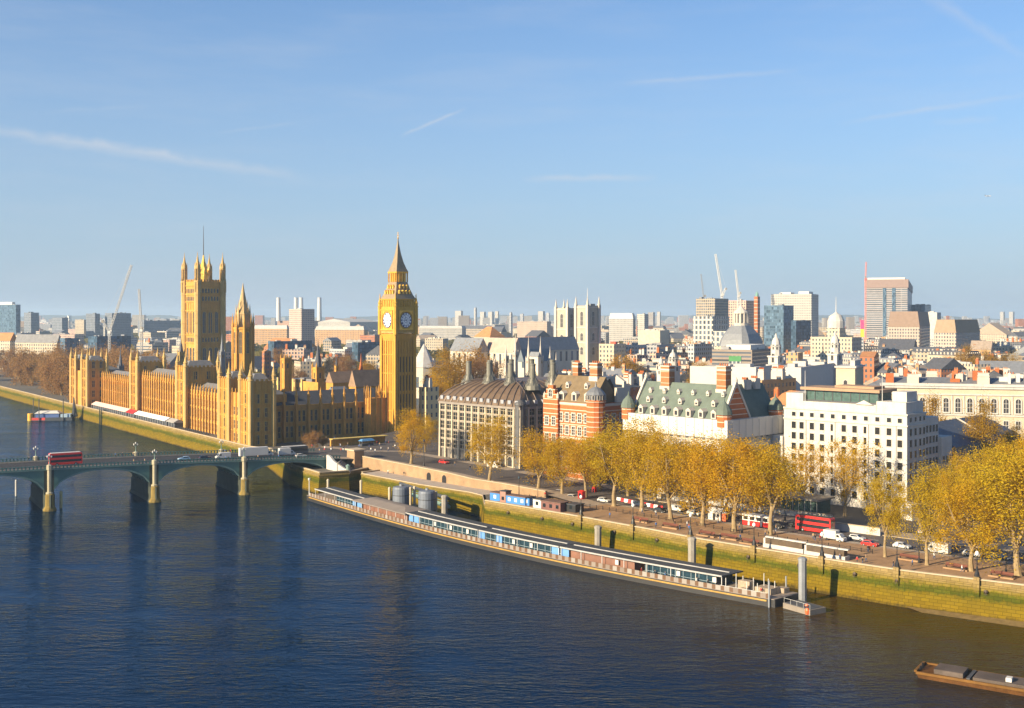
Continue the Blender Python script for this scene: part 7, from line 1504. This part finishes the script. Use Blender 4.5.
for px, lab in ((581, 'parapet lamp near the black covered stall'), (633, 'parapet lamp between the first two concrete piles'), (690.5, 'parapet lamp directly above a concrete pile'), (754, 'parapet lamp left of the memorial walls'), (822, 'parapet lamp before the right memorial wall'), (897, 'parapet lamp below the bare trunked golden tree'), (977, 'parapet lamp near the right edge with a pedestrian beside it')): wall_lamp(px, lab)
def street_lamp(px, py, lab, hgt=8.5, z=.14): q = thing('street_lamp', lab, 'street lamp', put(px, py, z), 0, 'tall dark street lamps'); b = MB(); b.lathe([(.35, 0), (.3, 1.0), (.14, 1.3), (.08, hgt)], n=8); b.build('post', BLACK, q); b = MB(); b.lathe([(.1, hgt), (.34, hgt + .2), (.26, hgt + .8), (.05, hgt + 1)], n=8); b.build('lantern', GLASS, q)
street_lamp(785, 521, 'tall dark lamp post before the left bays of the white office', 15); street_lamp(653, 506, 'dark lamp post behind the red and white barriers', 7); street_lamp(919, 563, 'slim dark post left of the forked tree', 5); street_lamp(1006, 574, 'dark post near the right edge beside a brown bench', 4); street_lamp(424, 466, 'thin pale post before the clock tower trees', 9, 3.0); street_lamp(742, 533, 'dark lamp post at the left end of the site hut', 6); street_lamp(519, 498, 'dark lamp post left of the tan retaining wall end', 6, .6)
def bench(px, py, lab, l=5.0): q = thing('park_bench', lab, 'bench', put(px, py, .14), U5, 'benches along the promenade'); b = MB(); b.box(0, l, 0, .5, .75, .85); b.build('seat', plain('bench_brown_wood', (.13, .05, .035), .7), q); b = MB(); b.box(0, l, .5, .58, .8, 1.35); b.build('backrest', plain('bench_brown_wood', (.13, .05, .035), .7), q); b = MB(); b.box(-.3, l + .3, -.5, .8, 0, .3); b.build('plinth', PAVE, q); [MB().box(x, x + .15, .05, .45, .3, .75).build('leg', BLACK, q) for x in (.1, l - .25)]
for px, py, lab in ((662, 527, 'brown bench left of a promenade lamp above the pier'), (633, 521, 'brown bench beside the second promenade lamp'), (698, 535, 'brown bench right of the third promenade lamp'), (741, 543, 'brown bench left of the memorial walls'), (720, 538, 'brown bench midway towards the memorial walls'), (899, 559, 'brown bench behind the lamp at the bare trunked tree'), (945, 568, 'long brown bench between forked and broad trees'), (990, 576, 'brown bench near the right edge of the promenade')): bench(px, py, lab)
q = thing('railing', 'long dark post and rail fence between promenade and trees', 'railing'); RL = offs(W[6:], 17.0); b = MB()
for i in range(len(RL) - 1):
    p0, p1 = Vector((*RL[i], .95)), Vector((*RL[i + 1], .95)); b.bar(p0, p1, .07); b.bar(p0 - Vector((0, 0, .45)), p1 - Vector((0, 0, .45)), .05)
b.build('rail', BLACK, q); RL2 = []
for i in range(len(RL) - 1):
    p0, p1 = Vector(RL[i]), Vector(RL[i + 1]); n = int((p1 - p0).length / 2.6)
    for k_ in range(n): RL2.append(p0.lerp(p1, k_ / n))
pm = MB().lathe([(.11, .1), (.09, 1.0), (.14, 1.08), (.03, 1.25)], n=6).mesh('post', BLACK)
for p in RL2[:95]: link('post', pm, q, (p.x, p.y, .03))
q = thing('bollard_row', 'row of dark bollards linked along the side road corner', 'bollards'); pa, pb = Vector(gp(888, 537)), Vector(gp(914, 532)); b = MB(); b.bar((*pa, .8), (*pb, .8), .06); b.build('rail', BLACK, q)
for i in range(11): p = pa.lerp(pb, i / 10); link('post', pm, q, (p.x, p.y, .0))
# ------------------------------------------------------------------ people
def person_mesh(seed, jac, leg, stride=.22):
    r = random.Random(seed); J = [(0, 0, .95), (0, 0, 1.18), (0, 0, 1.42), (0, 0, 1.52), (.02, 0, 1.66), (.02, 0, 1.76), (stride * .4, .10, .50), (stride, .10, .07), (stride + .14, .10, .04), (-stride * .2, -.10, .50), (-stride, -.10, .08), (-stride + .13, -.10, .04), (0, .20, 1.40), (-.08, .26, 1.14), (.06, .26, .90), (0, -.20, 1.40), (.08, -.26, 1.14), (.20, -.25, .92)]
    E_ = [(0, 1), (1, 2), (2, 3), (3, 4), (4, 5), (0, 6), (6, 7), (7, 8), (0, 9), (9, 10), (10, 11), (2, 12), (12, 13), (13, 14), (2, 15), (15, 16), (16, 17)]; RD = [.15, .15, .17, .065, .11, .075, .085, .055, .04, .085, .055, .04, .07, .052, .036, .07, .052, .036]
    me = bpy.data.meshes.new('person'); me.from_pydata(J, E_, []); o = bpy.data.objects.new('tmp', me); COL.objects.link(o); m = o.modifiers.new('s', 'SKIN'); 
    for i, sv in enumerate(me.skin_vertices[0].data): sv.radius = (RD[i], RD[i]); sv.use_root = i == 0
    o.modifiers.new('d', 'SUBSURF').levels = 1; dg = bpy.context.evaluated_depsgraph_get(); out = bpy.data.meshes.new_from_object(o.evaluated_get(dg)); bpy.data.objects.remove(o); out.name = 'person'; out.materials.clear()
    for mt_ in (plain('skin_tone', (.45, .27, .19), .6), jac, leg, plain('dark_hair', (.03, .02, .015), .8)): out.materials.append(mt_)
    for p in out.polygons:
        c = p.center; p.use_smooth = True; p.material_index = 2 if c.z < .93 and abs(c.y) < .2 else (0 if c.z > 1.5 or (c.z < .98 and abs(c.y) > .2) else 1)
        if c.z > 1.70 or (c.z > 1.6 and c.x < -.03): p.material_index = 3
    return out
JK = [(plain('black_jacket', (.02, .02, .025), .8), 'black jacket'), (plain('red_jacket', (.4, .04, .04), .8), 'red jacket'), (plain('white_shirt', (.7, .7, .68), .8), 'white shirt'), (plain('blue_jacket', (.06, .13, .33), .8), 'blue jacket'), (plain('tan_coat', (.35, .24, .14), .8), 'tan coat')]
PM = [person_mesh(i, j[0], DARK if i % 2 else plain('blue_jeans', (.06, .09, .17), .85), .2 + .05 * (i % 3)) for i, j in enumerate(JK)]
def person(k, loc, lab, grp='pedestrians', rz=None):
    o = link('person', PM[k], None, loc, R.uniform(0, 6.28) if rz is None else rz); tag(o, lab, 'person', grp)
SPOT = [(962, 572, .135, 2, 'person in white shirt walking by the lamp near the right edge'), (720, 540, .135, 0, 'person in black jacket near the third bench'), (656, 528, .135, 3, 'person in blue jacket beside the first promenade bench'), (776, 531, .135, 4, 'person in tan coat near the site hut'), (868, 552, .135, 0, 'person in black jacket on the pavement right of the memorial walls'), (545, 497, .7, 1, 'person in red jacket by the end of the tan retaining wall'), (470, 470, 2.7, 0, 'person in black jacket on the raised street kerb'), (455, 466, 2.8, 4, 'person in tan coat on the raised street kerb'), (404, 476, .05, 0, 'person in black jacket on the lower quay'), (388, 474, .05, 2, 'person in white shirt on the lower quay')]
for i in range(26):
    k = i % 5; i_ = R.randint(5, 9); A_, B_ = Vector(W[i_]), Vector(W[i_ + 1]); p_ = A_.lerp(B_, R.random()); nn_ = Vector((B_ - A_)).normalized(); dd_ = R.choice((R.uniform(2, 14), R.uniform(18, 25))); person(k, (p_.x + nn_.y * dd_, p_.y - nn_.x * dd_, .135), 'person in %s strolling on the tree lined promenade' % JK[k][1], 'promenade strollers, ' + JK[k][1])
for px, py, z, k, lab in SPOT: person(k, (*gp(px, py, z), z), lab)
for i in range(55):
    k = i % 5; px = 305 + R.random() * 95; py = R.uniform(440, 453); z = 3.45 if px < 335 else 3.3; x, y = gp(px, py, z); person(k, (x, y, z), 'person in %s in the crowd below the clock tower' % JK[k][1], 'crowd below the clock tower, ' + JK[k][1])
for i in range(18):
    k = R.choice((0, 0, 3, 4, 1)); px = R.choice((R.uniform(112, 160), R.uniform(225, 300), R.uniform(4, 48))); person(k, onbridge(px, R.choice((24.3, 1.6, 24.6)), .12), 'person in %s walking along the bridge' % JK[k][1], 'people on the bridge, ' + JK[k][1], AB)
for i, s in enumerate((18, 21, 30, 33, 37, 5, 8)):
    k = (0, 2, 3, 0, 1, 1, 0)[i]; p = Vector(((1.2 if s > 13 else 2.4) + bend(s), s)); c, s_ = math.cos(AQ), math.sin(AQ); person(k, (59.2 + p.x * c - p.y * s_, 258.8 + p.x * s_ + p.y * c, WZ + 1.86), 'person in %s standing on the floating pier' % JK[k][1], 'people on the pier, ' + JK[k][1])
# ------------------------------------------------------------------ airliner
dP = 1500; q = thing('airliner', 'tiny airliner high in the sky at the right', 'aeroplane', (*at(988, dP), zy(196, dP)), rad(-6)); b = MB(); b.ring([[(x, r_ * math.cos(i * math.pi / 4), r_ * math.sin(i * math.pi / 4)) for i in range(8)] for x, r_ in ((-4, .1), (-2.5, .45), (2.5, .5), (3.7, .35), (4.2, .05))]); b.build('fuselage', WHITE, q); b = MB(); b.ring([[(.9, 0, -.2), (-.7, 0, -.2), (-.7, 0, -.05), (.9, 0, -.05)], [(-1.3, 4, .2), (-1.9, 4, .2), (-1.9, 4, .26), (-1.3, 4, .26)]]); b.ring([[(.9, 0, -.2), (-.7, 0, -.2), (-.7, 0, -.05), (.9, 0, -.05)], [(-1.3, -4, .2), (-1.9, -4, .2), (-1.9, -4, .26), (-1.3, -4, .26)]]); b.build('wing', DARK, q); b = MB(); b.ring([[(-2.6, -.06, .3), (-3.8, -.06, .3), (-3.8, .06, .3), (-2.6, .06, .3)], [(-3.6, -.04, 1.7), (-4.2, -.04, 1.7), (-4.2, .04, 1.7), (-3.6, .04, 1.7)]]); b.build('tail_fin', DARK, q)
# ------------------------------------------------------------------ the air
m = bpy.data.materials.new('haze_air'); m.use_nodes = True; N, L = m.node_tree.nodes, m.node_tree.links; N.remove(N['Principled BSDF']); v = N.new('ShaderNodeVolumePrincipled'); v.inputs['Color'].default_value = (.58, .78, 1.0, 1); v.inputs['Density'].default_value = HAZE; v.inputs['Anisotropy'].default_value = .15
L.new(v.outputs[0], N['Material Output'].inputs['Volume'])
b = MB(); b.box(-8850, 8850, -395, 13700, -8.3, 140); o = b.build('haze', m); o['kind'] = 'stuff'
